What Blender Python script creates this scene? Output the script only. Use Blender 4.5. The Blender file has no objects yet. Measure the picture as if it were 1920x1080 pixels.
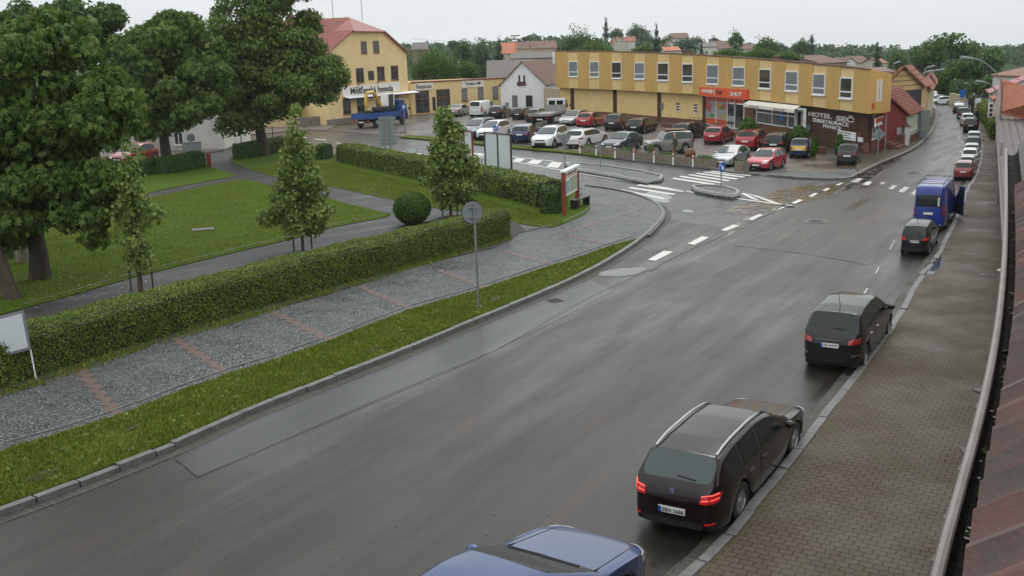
import bpy, bmesh, math, random
import numpy as np
from mathutils import Vector, Matrix
from mathutils.bvhtree import BVHTree
random.seed(7); RS=np.random.RandomState(11)
C=bpy.context.scene.collection; SC=bpy.context.scene
# ---------------------------------------------------------------- camera
FPX=1915.0; PIT=math.atan((540-108)/FPX); ROL=.031; H=7.6
def rot(v):
    c,s=math.cos(ROL),math.sin(ROL); v=(v[0]*c+v[2]*s, v[1], -v[0]*s+v[2]*c)
    c,s=math.cos(PIT),math.sin(PIT); return Vector((v[0], v[1]*c+v[2]*s, -v[1]*s+v[2]*c))
cd=bpy.data.cameras.new('camera'); cam=bpy.data.objects.new('camera',cd); C.objects.link(cam)
cd.sensor_width=36; cd.lens=FPX/1920*36; cd.clip_start=.05; cd.clip_end=3000
r_,f_,u_=rot((1,0,0)),rot((0,1,0)),rot((0,0,1))
cam.matrix_world=Matrix(((r_.x,u_.x,-f_.x,0),(r_.y,u_.y,-f_.y,0),(r_.z,u_.z,-f_.z,H),(0,0,0,1)))
SC.camera=cam
# ---------------------------------------------------------------- overcast daylight
SUN_EL,SUN_AZ=math.radians(52),math.radians(200)
w=bpy.data.worlds.new('World'); SC.world=w; w.use_nodes=True
nt=w.node_tree; bg=nt.nodes['Background']
sky=nt.nodes.new('ShaderNodeTexSky'); sky.sky_type='NISHITA'; sky.sun_disc=False
sky.sun_elevation=SUN_EL; sky.sun_rotation=SUN_AZ; sky.dust_density=5; sky.air_density=1.2
hs=nt.nodes.new('ShaderNodeHueSaturation'); hs.inputs['Saturation'].default_value=.12
nt.links.new(sky.outputs[0],hs.inputs['Color'])
tc=nt.nodes.new('ShaderNodeTexCoord'); mp=nt.nodes.new('ShaderNodeMapping'); mp.inputs['Scale'].default_value=(1,1,3.5)
nz=nt.nodes.new('ShaderNodeTexNoise'); nz.inputs['Scale'].default_value=1.6; nz.inputs['Detail'].default_value=4
cr=nt.nodes.new('ShaderNodeValToRGB'); cr.color_ramp.elements[0].position=.3; cr.color_ramp.elements[1].position=.72
cr.color_ramp.elements[0].color=(5.5,5.8,5.95,1); cr.color_ramp.elements[1].color=(7.4,7.65,7.7,1)
nt.links.new(tc.outputs['Generated'],mp.inputs[0]); nt.links.new(mp.outputs[0],nz.inputs[0]); nt.links.new(nz.outputs[0],cr.inputs[0])
# cloud deck is brighter overhead than at the horizon
sx=nt.nodes.new('ShaderNodeSeparateXYZ'); nt.links.new(tc.outputs['Generated'],sx.inputs[0])
mr=nt.nodes.new('ShaderNodeMapRange'); mr.inputs[1].default_value=.1; mr.inputs[2].default_value=.9; mr.inputs[3].default_value=1.0; mr.inputs[4].default_value=1.5
nt.links.new(sx.outputs[2],mr.inputs[0])
vm=nt.nodes.new('ShaderNodeVectorMath'); vm.operation='SCALE'; nt.links.new(cr.outputs[0],vm.inputs[0]); nt.links.new(mr.outputs[0],vm.inputs['Scale'])
mx=nt.nodes.new('ShaderNodeMix'); mx.data_type='RGBA'; mx.inputs[0].default_value=.9
nt.links.new(hs.outputs[0],mx.inputs[6]); nt.links.new(vm.outputs[0],mx.inputs[7]); nt.links.new(mx.outputs[2],bg.inputs['Color'])
bg.inputs['Strength'].default_value=.135
sl=bpy.data.lights.new('sun','SUN'); sl.energy=.9; sl.angle=math.radians(25); sl.color=(1,.97,.93)
so=bpy.data.objects.new('sun',sl); C.objects.link(so)
so.rotation_euler=(math.pi/2-SUN_EL,0,math.pi-SUN_AZ+math.pi)
SC.view_settings.view_transform='Standard'; SC.view_settings.look='None'; SC.view_settings.exposure=.1; SC.view_settings.gamma=1
# ---------------------------------------------------------------- pixel of the photo (1920 wide) -> a place in the world
def ray(px,py): return rot(((px-960)/FPX,1,-(py-540)/FPX))
def G(px,py,z=0):
    d=ray(px,py); t=(z-H)/d.z; return Vector((d.x*t,d.y*t,z))
def AT(px,py,Y):
    d=ray(px,py); t=Y/d.y; return Vector((d.x*t,Y,H+d.z*t))
def HT(g,px,py):
    d=ray(px,py); t=math.hypot(g.x,g.y)/math.hypot(d.x,d.y); return H+d.z*t
# ---------------------------------------------------------------- tagging / linking
def tag(o,label=None,cat=None,group=None,kind=None):
    for k,v in (('label',label),('category',cat),('group',group),('kind',kind)):
        if v: o[k]=v
    return o
def empty(name,loc=(0,0,0),rz=0,label=None,cat=None,group=None):
    o=bpy.data.objects.new(name,None); C.objects.link(o); o.location=loc; o.rotation_euler=(0,0,rz); o.empty_display_size=.2
    return tag(o,label,cat,group)
def link(name,me,parent=None):
    o=bpy.data.objects.new(name,me); C.objects.link(o)
    if parent: o.parent=parent
    return o
def np_mesh(name,V,F,mats,mi=None,smooth=False):
    me=bpy.data.meshes.new(name); V=np.asarray(V,np.float32); F=np.asarray(F,np.int32); n=F.shape[1]
    me.vertices.add(len(V)); me.vertices.foreach_set('co',V.ravel())
    me.loops.add(F.size); me.loops.foreach_set('vertex_index',F.ravel())
    me.polygons.add(len(F)); me.polygons.foreach_set('loop_start',np.arange(0,F.size,n,dtype=np.int32))
    for m in mats: me.materials.append(m)
    if mi is not None: me.polygons.foreach_set('material_index',np.asarray(mi,np.int32))
    me.update(calc_edges=True)
    if smooth: me.polygons.foreach_set('use_smooth',[True]*len(F))
    return me
class MB:
    def __init__(s): s.v=[];s.f=[];s.m=[]
    def add(s,vs,fs,mi=0):
        b=len(s.v); s.v+= [tuple(v) for v in vs]; s.f+=[tuple(i+b for i in f) for f in fs]; s.m+=[mi]*len(fs); return s
    def box(s,a,b,mi=0,fr=None):      # corners a..b, optional frame (O,U,N): local x along U, y along N, z up
        x0,y0,z0=a;x1,y1,z1=b
        vs=[(x,y,z) for z in (z0,z1) for y in (y0,y1) for x in (x0,x1)]
        if fr: O,U,N=fr; vs=[(O.x+U.x*x+N.x*y,O.y+U.y*x+N.y*y,O.z+z) for x,y,z in vs]
        return s.add(vs,[(0,2,3,1),(4,5,7,6),(0,1,5,4),(2,6,7,3),(0,4,6,2),(1,3,7,5)],mi)
    def prism(s,poly,z0,z1,mi=0):
        n=len(poly); vs=[(p[0],p[1],z0) for p in poly]+[(p[0],p[1],z1) for p in poly]
        return s.add(vs,[tuple(range(n))[::-1],tuple(range(n,2*n))]+[(i,(i+1)%n,n+(i+1)%n,n+i) for i in range(n)],mi)
    def quad(s,a,b,c,d,mi=0): return s.add([a,b,c,d],[(0,1,2,3)],mi)
    def slab(s,pts,nrm,t,mi=0):       # planar polygon given thickness t along -nrm
        n=len(pts); P=[Vector(p) for p in pts]; Q=[p-nrm*t for p in P]
        return s.add(P+Q,[tuple(range(n)),tuple(range(n,2*n))[::-1]]+[(i,n+i,n+(i+1)%n,(i+1)%n) for i in range(n)],mi)
    def tube(s,pts,rs,n=8,mi=0,cap=True):
        P=[Vector(p) for p in pts]; 
        if not hasattr(rs,'__len__'): rs=[rs]*len(P)
        b=len(s.v); prev=None
        for i,p in enumerate(P):
            d=(P[min(i+1,len(P)-1)]-P[max(i-1,0)]).normalized()
            a=d.orthogonal().normalized() if prev is None else (prev-d*prev.dot(d)).normalized(); prev=a
            c=d.cross(a)
            for k in range(n):
                t=2*math.pi*k/n; s.v.append(tuple(p+(a*math.cos(t)+c*math.sin(t))*rs[i]))
        for i in range(len(P)-1):
            for k in range(n):
                s.f.append((b+i*n+k,b+i*n+(k+1)%n,b+(i+1)*n+(k+1)%n,b+(i+1)*n+k)); s.m.append(mi)
        if cap:
            s.f.append(tuple(b+k for k in range(n))[::-1]); s.m.append(mi)
            s.f.append(tuple(b+(len(P)-1)*n+k for k in range(n))); s.m.append(mi)
        return s
    def disc(s,c,ax,r,t,n=24,mi=0):
        c=Vector(c);ax=Vector(ax).normalized(); return s.tube([c-ax*t/2,c+ax*t/2],r,n,mi)
    def blob(s,c,r,mi=0,nu=10,nv=7,jit=0):
        b=len(s.v); c=Vector(c)
        if not hasattr(r,'__len__'): r=(r,r,r)
        for j in range(nv+1):
            ph=math.pi*j/nv
            for i in range(nu):
                th=2*math.pi*i/nu; k=1+random.uniform(-jit,jit)
                s.v.append((c.x+r[0]*k*math.sin(ph)*math.cos(th),c.y+r[1]*k*math.sin(ph)*math.sin(th),c.z+r[2]*k*math.cos(ph)))
        for j in range(nv):
            for i in range(nu): s.f.append((b+j*nu+i,b+(j+1)*nu+i,b+(j+1)*nu+(i+1)%nu,b+j*nu+(i+1)%nu)); s.m.append(mi)
        return s
    def build(s,name,mats,parent=None,smooth=False,bev=0):
        me=bpy.data.meshes.new(name); me.from_pydata(s.v,[],s.f)
        if not isinstance(mats,(list,tuple)): mats=[mats]
        for m in mats: me.materials.append(m)
        me.polygons.foreach_set('material_index',s.m)
        bm=bmesh.new(); bm.from_mesh(me); bmesh.ops.remove_doubles(bm,verts=bm.verts,dist=1e-5) if smooth else None
        bmesh.ops.recalc_face_normals(bm,faces=bm.faces); bm.to_mesh(me); bm.free()
        if smooth:
            me.polygons.foreach_set('use_smooth',[True]*len(me.polygons)); me.set_sharp_from_angle(angle=math.radians(40))
        me.update(); o=link(name,me,parent)
        if bev:
            m=o.modifiers.new('bevel','BEVEL'); m.width=bev; m.segments=2; m.limit_method='ANGLE'
        return o
# ---------------------------------------------------------------- materials
def mat(name,col,rough=.8,metal=0,var=0,vs=1.0,bump=0,bs=20.,coat=0,spec=.5,col2=None,vdist=0,detail=5,stretch=None,emit=0,alpha=1,trans=0):
    m=bpy.data.materials.new(name); m.use_nodes=True; nt=m.node_tree; N=nt.nodes; Lk=nt.links; p=N['Principled BSDF']
    p.inputs['Base Color'].default_value=(*col,1); p.inputs['Roughness'].default_value=rough; p.inputs['Metallic'].default_value=metal
    p.inputs['Coat Weight'].default_value=coat; p.inputs['Coat Roughness'].default_value=.06; p.inputs['Specular IOR Level'].default_value=spec
    if emit: p.inputs['Emission Color'].default_value=(*col,1); p.inputs['Emission Strength'].default_value=emit
    if trans: p.inputs['Transmission Weight'].default_value=trans
    if var or bump:
        g=N.new('ShaderNodeNewGeometry'); src=g.outputs['Position']
        if stretch:
            mp=N.new('ShaderNodeMapping'); mp.inputs['Scale'].default_value=stretch[:3]; mp.inputs['Rotation'].default_value=(0,0,stretch[3] if len(stretch)>3 else 0)
            Lk.new(src,mp.inputs[0]); src=mp.outputs[0]
    if var:
        n=N.new('ShaderNodeTexNoise'); n.inputs['Scale'].default_value=vs; n.inputs['Detail'].default_value=detail; n.inputs['Roughness'].default_value=.65
        Lk.new(src,n.inputs['Vector'])
        r=N.new('ShaderNodeMapRange'); r.inputs[1].default_value=.3; r.inputs[2].default_value=.7; Lk.new(n.outputs[0],r.inputs[0])
        x=N.new('ShaderNodeMix'); x.data_type='RGBA'; c2=col2 or tuple(c*(1-var) for c in col); c1=col if col2 else tuple(min(1,c*(1+var)) for c in col)
        x.inputs[6].default_value=(*c1,1); x.inputs[7].default_value=(*c2,1); Lk.new(r.outputs[0],x.inputs[0]); Lk.new(x.outputs[2],p.inputs['Base Color'])
    if bump:
        n2=N.new('ShaderNodeTexNoise'); n2.inputs['Scale'].default_value=bs; n2.inputs['Detail'].default_value=6; Lk.new(src,n2.inputs['Vector'])
        b=N.new('ShaderNodeBump'); b.inputs['Strength'].default_value=bump; b.inputs['Distance'].default_value=.02; Lk.new(n2.outputs[0],b.inputs['Height']); Lk.new(b.outputs[0],p.inputs['Normal'])
    return m
class NT:   # tiny node helper
    def __init__(s,name):
        s.m=bpy.data.materials.new(name); s.m.use_nodes=True; s.t=s.m.node_tree; s.p=s.t.nodes['Principled BSDF']
        s.g=s.t.nodes.new('ShaderNodeNewGeometry'); s.pos=s.g.outputs['Position']
    def L(s,a,b): s.t.links.new(a,b)
    def map(s,src,scale=(1,1,1),rz=0,loc=(0,0,0)):
        n=s.t.nodes.new('ShaderNodeMapping'); n.inputs['Rotation'].default_value=(0,0,rz); s.L(src,n.inputs[0]); q=s.t.nodes.new('ShaderNodeMapping'); q.inputs['Scale'].default_value=scale; q.inputs['Location'].default_value=loc; s.L(n.outputs[0],q.inputs[0]); return q.outputs[0]
    def noise(s,src,scale,detail=5,rough=.6,dist=0):
        n=s.t.nodes.new('ShaderNodeTexNoise'); n.inputs['Scale'].default_value=scale; n.inputs['Detail'].default_value=detail; n.inputs['Roughness'].default_value=rough; n.inputs['Distortion'].default_value=dist; s.L(src,n.inputs['Vector']); return n.outputs[0]
    def vor(s,src,scale,feat='F1',rnd=1):
        n=s.t.nodes.new('ShaderNodeTexVoronoi'); n.feature=feat; n.inputs['Scale'].default_value=scale; n.inputs['Randomness'].default_value=rnd; s.L(src,n.inputs['Vector']); return n
    def rng(s,v,a,b,c=0,d=1):
        n=s.t.nodes.new('ShaderNodeMapRange'); 
        for i,x in enumerate((a,b,c,d)): n.inputs[i+1].default_value=x
        s.L(v,n.inputs[0]); return n.outputs[0]
    def mix(s,f,a,b,mode='MIX'):
        n=s.t.nodes.new('ShaderNodeMix'); n.data_type='RGBA'; n.blend_type=mode
        if isinstance(f,(int,float)): n.inputs[0].default_value=f
        else: s.L(f,n.inputs[0])
        for i,x in ((6,a),(7,b)):
            if isinstance(x,tuple): n.inputs[i].default_value=(*x,1)
            else: s.L(x,n.inputs[i])
        return n.outputs[2]
    def math(s,op,a,b=None):
        n=s.t.nodes.new('ShaderNodeMath'); n.operation=op
        for i,x in ((0,a),(1,b)):
            if x is None: continue
            if isinstance(x,(int,float)): n.inputs[i].default_value=x
            else: s.L(x,n.inputs[i])
        return n.outputs[0]
    def bump(s,h,st=.5,dist=.02):
        n=s.t.nodes.new('ShaderNodeBump'); n.inputs['Strength'].default_value=st; n.inputs['Distance'].default_value=dist; s.L(h,n.inputs['Height']); s.L(n.outputs[0],s.p.inputs['Normal'])
    def out(s,col=None,rough=None):
        for x,k in ((col,'Base Color'),(rough,'Roughness')):
            if x is None: continue
            if isinstance(x,tuple): s.p.inputs[k].default_value=(*x,1)
            elif isinstance(x,(int,float)): s.p.inputs[k].default_value=x
            else: s.L(x,s.p.inputs[k])
        return s.m
def m_asphalt(name,dark,light,rz,r0=.16,r1=.55,tint=(.10,.075,.06)):
    n=NT(name); st=n.map(n.pos,(1,.10,1),rz)            # long streaks with the traffic
    a=n.noise(st,.6,4,.5); b=n.mix(.35,n.noise(st,1.6,5,.6),n.noise(n.pos,.3,5,.6)); f=n.noise(n.pos,55,3,.7); g=n.vor(n.pos,38).outputs['Distance']; g2=n.vor(n.pos,22).outputs['Distance']
    c=n.mix(n.rng(a,.35,.68),dark,light); c=n.mix(n.rng(n.noise(st,.9,3),.52,.66,0,.75),c,tint)
    c=n.mix(n.rng(f,.35,.65,0,.5),c,n.mix(.55,c,(.01,.01,.01),'MIX')); c=n.mix(n.rng(g,.12,.28,.85,0),c,(.10,.092,.08)); c=n.mix(n.rng(g2,.06,.12,.9,0),c,(.24,.225,.19)); c=n.mix(n.rng(n.noise(n.pos,.7,6,.7),.56,.62,0,.35),c,(.008,.007,.006))
    w=n.math('MULTIPLY',n.rng(b,.36,.64),n.rng(a,.34,.62,.35,1)); 
    n.bump(n.math('ADD',n.math('MULTIPLY',f,.7),n.math('MULTIPLY',g,.6)),.22,.012)
    n.p.inputs['Specular IOR Level'].default_value=.40; return n.out(c,n.rng(w,0,1,r1,r0))
RZ=math.radians(31)
M={}
M['road']=m_asphalt('wet_asphalt',(.013,.0108,.0080),(.027,.0225,.0175),RZ,.07,.50,(.042,.025,.018))
M['patch']=m_asphalt('asphalt_patch',(.017,.017,.019),(.026,.027,.029),RZ,.09,.30,(.04,.04,.04))
M['street']=m_asphalt('side_street_asphalt',(.026,.027,.030),(.040,.042,.046),math.radians(60),.12,.42,(.055,.05,.045))
M['path']=m_asphalt('park_path_asphalt',(.030,.029,.031),(.045,.044,.047),.9,.35,.7,(.05,.045,.04))
def m_cobble():
    n=NT('grey_setts'); p=n.map(n.pos,(1,1,1),RZ)
    sx=n.t.nodes.new('ShaderNodeSeparateXYZ'); n.L(p,sx.inputs[0])
    s=n.math('ABSOLUTE',n.math('SINE',n.math('MULTIPLY',sx.outputs[1],2.3)))
    cx=n.t.nodes.new('ShaderNodeCombineXYZ'); n.L(n.math('ADD',sx.outputs[0],n.math('MULTIPLY',s,.34)),cx.inputs[0]); n.L(sx.outputs[1],cx.inputs[1])
    v=n.vor(cx.outputs[0],8.5,'F1',.55); e=n.vor(cx.outputs[0],8.5,'DISTANCE_TO_EDGE',.55).outputs['Distance']
    sep=n.t.nodes.new('ShaderNodeSeparateColor'); n.L(v.outputs['Color'],sep.inputs[0])
    c=n.mix(sep.outputs[0],(.06,.065,.072),(.165,.17,.18)); c=n.mix(n.rng(n.noise(n.pos,.6),.35,.7,0,.5),c,(.10,.10,.10))
    c=n.mix(n.rng(e,.02,.10,1,0),c,(.018,.02,.013)); n.bump(n.rng(e,0,.2),1.0,.03)
    return n.out(c,n.rng(n.noise(n.pos,.5),.35,.65,.55,.24))
M['cobble']=m_cobble()
def m_paver(name,c1,c2,mort,rz,w=.22,h=.11,rough=(.75,.4),moss=0):
    n=NT(name); p=n.map(n.pos,(1,1,1),rz); wv=n.noise(p,14,2)
    b=n.t.nodes.new('ShaderNodeTexBrick'); n.L(p,b.inputs['Vector']); b.inputs['Scale'].default_value=1; b.inputs['Brick Width'].default_value=w; b.inputs['Row Height'].default_value=h
    b.inputs['Mortar Size'].default_value=.009; b.inputs['Mortar Smooth'].default_value=.4; b.inputs['Color1'].default_value=(*c1,1); b.inputs['Color2'].default_value=(*c2,1); b.inputs['Mortar'].default_value=(*mort,1)
    c=n.mix(n.rng(n.noise(n.pos,.35,6),.35,.68,0,.3),b.outputs[0],tuple(x*.7 for x in c1)); c=n.mix(n.rng(n.noise(n.pos,30),.35,.65,0,.3),c,mort)
    if moss: c=n.mix(n.rng(n.noise(n.pos,.8,6),.5,.62,0,moss),c,(.06,.07,.02))
    n.p.inputs['Specular IOR Level'].default_value=.15; n.bump(n.math('SUBTRACT',n.math('MULTIPLY',wv,.2),b.outputs['Fac']),.7,.015)
    return n.out(c,n.rng(n.noise(n.pos,.5),.35,.65,*rough))
M['paver']=m_paver('brown_interlocking_pavers',(.105,.08,.057),(.088,.067,.048),(.022,.018,.013),RZ,.21,.15,moss=.25)
M['flag']=m_paver('concrete_paving',(.20,.165,.135),(.155,.13,.11),(.09,.075,.06),math.radians(-25),.5,.5)
def m_lot():
    n=NT('patched_parking_surface'); b=n.noise(n.pos,.22,5,.6,.6); v=n.vor(n.map(n.pos,(1,.55,1),-.4),.16)
    sep=n.t.nodes.new('ShaderNodeSeparateColor'); n.L(v.outputs['Color'],sep.inputs[0])
    c=n.mix(sep.outputs[1],(.070,.054,.044),(.058,.053,.050)); c=n.mix(n.rng(b,.42,.6),c,(.088,.066,.05)); c=n.mix(n.rng(n.noise(n.pos,3,6),.5,.7,0,.6),c,(.05,.045,.04))
    n.bump(n.noise(n.pos,25),.4,.02); return n.out(c,n.rng(b,.4,.62,.6,.22))
M['lot']=m_lot()
def m_grass(name,a,b,c3):
    n=NT(name); c=n.mix(n.rng(n.noise(n.pos,.5,6),.32,.68),a,b); c=n.mix(n.rng(n.noise(n.pos,28,5),.3,.7,0,.8),c,c3); c=n.mix(n.rng(n.noise(n.pos,1.7,5),.6,.75,0,.5),c,(.13,.12,.03))
    n.bump(n.noise(n.pos,60,4),.8,.05); n.p.inputs['Specular IOR Level'].default_value=.12; return n.out(c,.9)
M['lawn']=m_grass('lawn_grass',(.098,.150,.011),(.070,.120,.009),(.045,.080,.006))
M['verge']=m_grass('verge_grass',(.115,.155,.014),(.08,.12,.011),(.05,.07,.015))
M['hill']=m_grass('hillside_meadow',(.05,.09,.025),(.035,.065,.02),(.02,.04,.015))
def m_leaf(name,cols,tr=.35):
    n=NT(name); r=n.t.nodes.new('ShaderNodeValToRGB'); n.L(n.g.outputs['Random Per Island'],r.inputs[0]); k=len(cols)
    for i,cc in enumerate(cols):
        e=r.color_ramp.elements[i] if i<2 else r.color_ramp.elements.new(1)
        e.position=i/(k-1); e.color=(*cc,1)
    nz=n.noise(n.pos,.9,3); c=n.mix(n.rng(nz,.35,.65,0,.45),r.outputs[0],cols[0])
    n.out(c,.45); n.p.inputs['Specular IOR Level'].default_value=.2
    t=n.t.nodes.new('ShaderNodeBsdfTranslucent'); n.L(c,t.inputs[0]); ms=n.t.nodes.new('ShaderNodeMixShader'); ms.inputs[0].default_value=tr
    o=n.t.nodes['Material Output']; n.L(n.p.outputs[0],ms.inputs[1]); n.L(t.outputs[0],ms.inputs[2]); n.L(ms.outputs[0],o.inputs[0]); return n.m
M['l_chest']=m_leaf('chestnut_leaves',[(0.049,0.108,0.021),(0.101,0.195,0.035),(0.169,0.264,0.053),(0.270,0.312,0.088)])
M['l_lime']=m_leaf('lime_leaves',[(0.066,0.125,0.029),(0.131,0.205,0.042),(0.210,0.285,0.061),(0.131,0.182,0.042)])
M['l_young']=m_leaf('young_lime_leaves',[(0.083,0.144,0.028),(0.151,0.230,0.043),(0.256,0.331,0.086),(0.393,0.445,0.174)])
M['l_hedge']=m_leaf('hedge_leaves',[(0.064,0.115,0.015),(0.120,0.182,0.024),(0.184,0.243,0.036),(0.241,0.257,0.055)],.25)
M['l_hedge2']=m_leaf('dark_hedge_leaves',[(0.033,0.083,0.013),(0.074,0.150,0.024),(0.116,0.188,0.030)],.25)
M['l_bright']=m_leaf('bright_green_leaves',[(0.048,0.106,0.013),(0.096,0.175,0.023),(0.138,0.225,0.034)])
M['l_dark']=m_leaf('dark_green_leaves',[(0.043,0.091,0.025),(0.082,0.154,0.037),(0.130,0.204,0.052)])
M['l_con']=m_leaf('conifer_needles',[(0.019,0.051,0.023),(0.035,0.080,0.032),(0.056,0.112,0.043)],.1)
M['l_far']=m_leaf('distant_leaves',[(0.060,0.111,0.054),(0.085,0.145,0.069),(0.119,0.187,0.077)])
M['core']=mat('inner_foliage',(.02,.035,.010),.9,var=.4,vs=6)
M['bark']=mat('bark',(.06,.045,.032),.9,var=.5,vs=5,bump=1,bs=14,stretch=(1,1,.2))
M['blade']=m_leaf('grass_blades',[(0.076,0.128,0.011),(0.126,0.180,0.013),(0.185,0.225,0.020),(0.252,0.240,0.041)],.3)
M['kerb']=mat('granite_kerb',(.125,.125,.12),.5,var=.35,vs=5,bump=.5,bs=40)
M['gutterstone']=mat('gutter_setts',(.085,.08,.072),.4,var=.4,vs=6,bump=.6,bs=25)
M['soil']=mat('wet_soil',(.035,.027,.018),.8,var=.4,vs=5,bump=1,bs=30)
M['redbrick']=mat('red_paving_band',(.105,.066,.055),.5,var=.35,vs=9,bump=.8,bs=30)
def m_paint_mark(lo=.54,mx=.75):
    n=NT('worn_road_paint'); k=n.noise(n.pos,9,6,.7)
    c=n.mix(n.rng(k,lo,lo+.12,0,mx),(.62,.61,.57),(.10,.095,.09)); return n.out(c,.4)
M['mark']=m_paint_mark()
M['water']=mat('puddle_water',(.035,.035,.036),.03,bump=.03,bs=3,spec=.8)
# ================================================================ GROUND
def sheet(name,P,z,m,kind='structure',skirt=0,px=True):
    pts=[(Vector((p.x,p.y,z)) if isinstance(p,Vector) else G(p[0],p[1],z)) for p in P] if px else [Vector((p[0],p[1],z)) for p in P]
    bm=bmesh.new(); vs=[bm.verts.new(p) for p in pts]; es=[bm.edges.new((vs[i],vs[(i+1)%len(vs)])) for i in range(len(vs))]
    bmesh.ops.triangle_fill(bm,edges=es,use_beauty=True)
    for f in bm.faces:
        if f.normal.z<0: f.normal_flip()
    if skirt:
        lo=[bm.verts.new((p.x,p.y,z-skirt)) for p in pts]
        for i in range(len(vs)): bm.faces.new((vs[i],vs[(i+1)%len(vs)],lo[(i+1)%len(vs)],lo[i]))
    me=bpy.data.meshes.new(name); bm.to_mesh(me); bm.free(); me.materials.append(m); return tag(link(name,me),kind=kind)
def smooth(P,n=4):      # Catmull-Rom through pixel points
    o=[]; Q=[P[0]]+list(P)+[P[-1]]
    for i in range(1,len(Q)-2):
        a,b,c,d=[np.array(Q[j],float) for j in (i-1,i,i+1,i+2)]
        for k in range(n):
            t=k/n; o.append(tuple(.5*((2*b)+(c-a)*t+(2*a-5*b+4*c-d)*t*t+(3*b-a-3*c+d)*t**3)))
    o.append(tuple(P[-1])); return o
def hill_z(x,y):
    d=max(0,y-205); s=min(1,max(0,(190-x)/160)); z=min(d,210)*.042*s
    return z+ (.7*math.sin(x*.031+1)+.5*math.sin(y*.02))*min(1,d/60)
nx,ny=70,90; xs=np.linspace(-700,900,nx); ys=np.linspace(-60,1500,ny)
V=[(x,y,hill_z(x,y)-.06) for y in ys for x in xs]
F=[(j*nx+i,j*nx+i+1,(j+1)*nx+i+1,(j+1)*nx+i) for j in range(ny-1) for i in range(nx-1)]
tag(link('ground',np_mesh('ground',V,F,[M['hill']],smooth=True)),kind='structure')
sheet('road',[(-90,-4),(60,-4),(60,60),(110,120),(110,196),(-190,196),(-190,60)],0,M['street'],px=False)
LK=[(-330,1090),(0,970),(130,922),(330,843),(450,788),(600,727),(740,672),(880,613),(1000,563),(1090,522),(1160,483),(1210,448),(1238,420),(1247,405),(1240,391),(1222,378),(1190,366),(1150,357),(1100,350)]
RK=[(1215,1150),(1290,1080),(1336,1038),(1385,978),(1490,848),(1593,718),(1674,607),(1721,525),(1752,487),(1787,417),(1811,358),(1825,337),(1835,307),(1838,287),(1838,267),(1832,240),(1818,213),(1807,200),(1780,192)]
FK=[(743,255),(765,259),(888,270),(961,278),(1086,289),(1152,297.5),(1240,308),(1328,317.5),(1370,325),(1424,329),(1474,334),(1540,337.5),(1589,337),(1611,328),(1644,311),(1711,282),(1740,258),(1750,245),(1757,225),(1756,206),(1749,189)]
LKs,RKs,FKs=smooth(LK),smooth(RK),smooth(FK)
# the main carriageway, its surface darker than the side street's
main=[(-330,1090)]+LKs[1:LKs.index(min(LKs,key=lambda p:abs(p[0]-1247)+abs(p[1]-405)))]+[(1300,420),(1390,430),(1470,395),(1560,350),(1611,328),(1644,311),(1711,282),(1740,258),(1750,245),(1757,225),(1756,206),(1749,189),(1745,186)]+[(1776,186)]+RKs[::-1]+[(900,2600),(-700,2600)]
sheet('main_road',main,.004,M['road'])
sheet('asphalt_patch',[(330,858),(372,893),(560,812),(760,727),(930,655),(1060,592),(1150,546),(1105,524),(1000,569),(880,619),(740,679),(600,735),(450,797)],.008,M['patch'])
# parking place, paved corner
lot=FKs[:]+[(1740,187),(1700,215),(1560,200),(1040,192),(640,205),(560,238),(640,240)]
sheet('parking_place',[(743,256)]+[p for p in FKs if p[0]<1600]+[(1640,313),(1660,290),(1560,230),(1300,205),(1040,196),(760,204),(640,225),(585,244),(660,248)],.02,M['lot'])
sheet('corner_pavement',[(1611,327),(1644,310),(1711,281),(1740,257),(1750,244),(1756,225),(1755,206),(1748,189),(1735,189),(1738,205),(1730,225),(1690,250),(1640,262),(1560,262),(1600,300)],.10,M['paver'],skirt=.1)
sheet('cobbled_corner',[(1424,328),(1474,333),(1540,336.5),(1589,336),(1611,327),(1600,317),(1560,322),(1500,320),(1440,318)],.03,M['cobble'],skirt=.03)
# right-hand pavement
wallpx=[(1862,253),(1850,233),(1838,214),(1825,200),(1795,190)]
w0=Vector((1.55,2.5)); w1=Vector((7.0,13.1))     # foot of the near house, under its gutter
rp=[G(*p,.12) for p in RKs]; P=[(v.x,v.y) for v in rp if v.y>8]; wl=[(-.4,-1.0),(w0.x+.25,w0.y),(w1.x+.3,w1.y)]+[(G(*p,.12).x,G(*p,.12).y) for p in [(1871,275)]+wallpx]
P=[(-6.2,-1.0),(-1.5,7)]+P; sheet('pavement',P+wl[::-1],.12,M['paver'],skirt=.12,px=False)
# cobbled pavement left, verge, park
inner=[(-330,850),(0,739),(78,716),(175,681),(272,649),(373,618),(480,589),(620,551),(780,499),(925,466),(977,443),(1039,427),(1073,414),(1099,401),(1107,391),(1107,384),(1099,375),(1086,361),(1092,352)]
outer=[(-330,960),(15,840),(113,813),(210,782),(334,735),(428,700),(480,686),(620,638),(760,583),(890,546),(1031,499),(1086,482),(1143,462),(1190,448),(1212,440)]
lkt=[p for p in LKs if p[0]>1205 or p[1]<440]
cob=inner+[(1100,349)]+[p for p in LKs if p[1]<446 and p[0]>1100][::-1]+outer[::-1]
sheet('cobbled_pavement',cob,.12,M['cobble'],skirt=.1)
off=lambda P,d:[ (lambda a,b,c:(b+Vector((-(c-a).y,(c-a).x,0)).normalized()*d))(P[max(i-1,0)],P[i],P[min(i+1,len(P)-1)]) for i in range(len(P))]
LKin=off([G(*p) for p in LKs if p[0]<1206 and p[1]>450],.2)
sheet('verge',outer[:-1]+LKin[::-1],.13,M['verge'],skirt=.1)
park=[(-420,900)]+inner+[(1045,352),(1045,345),(900,322),(760,302),(625,288),(560,268),(445,268),(392,298),(250,325),(-20,362),(-420,470)]
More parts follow.
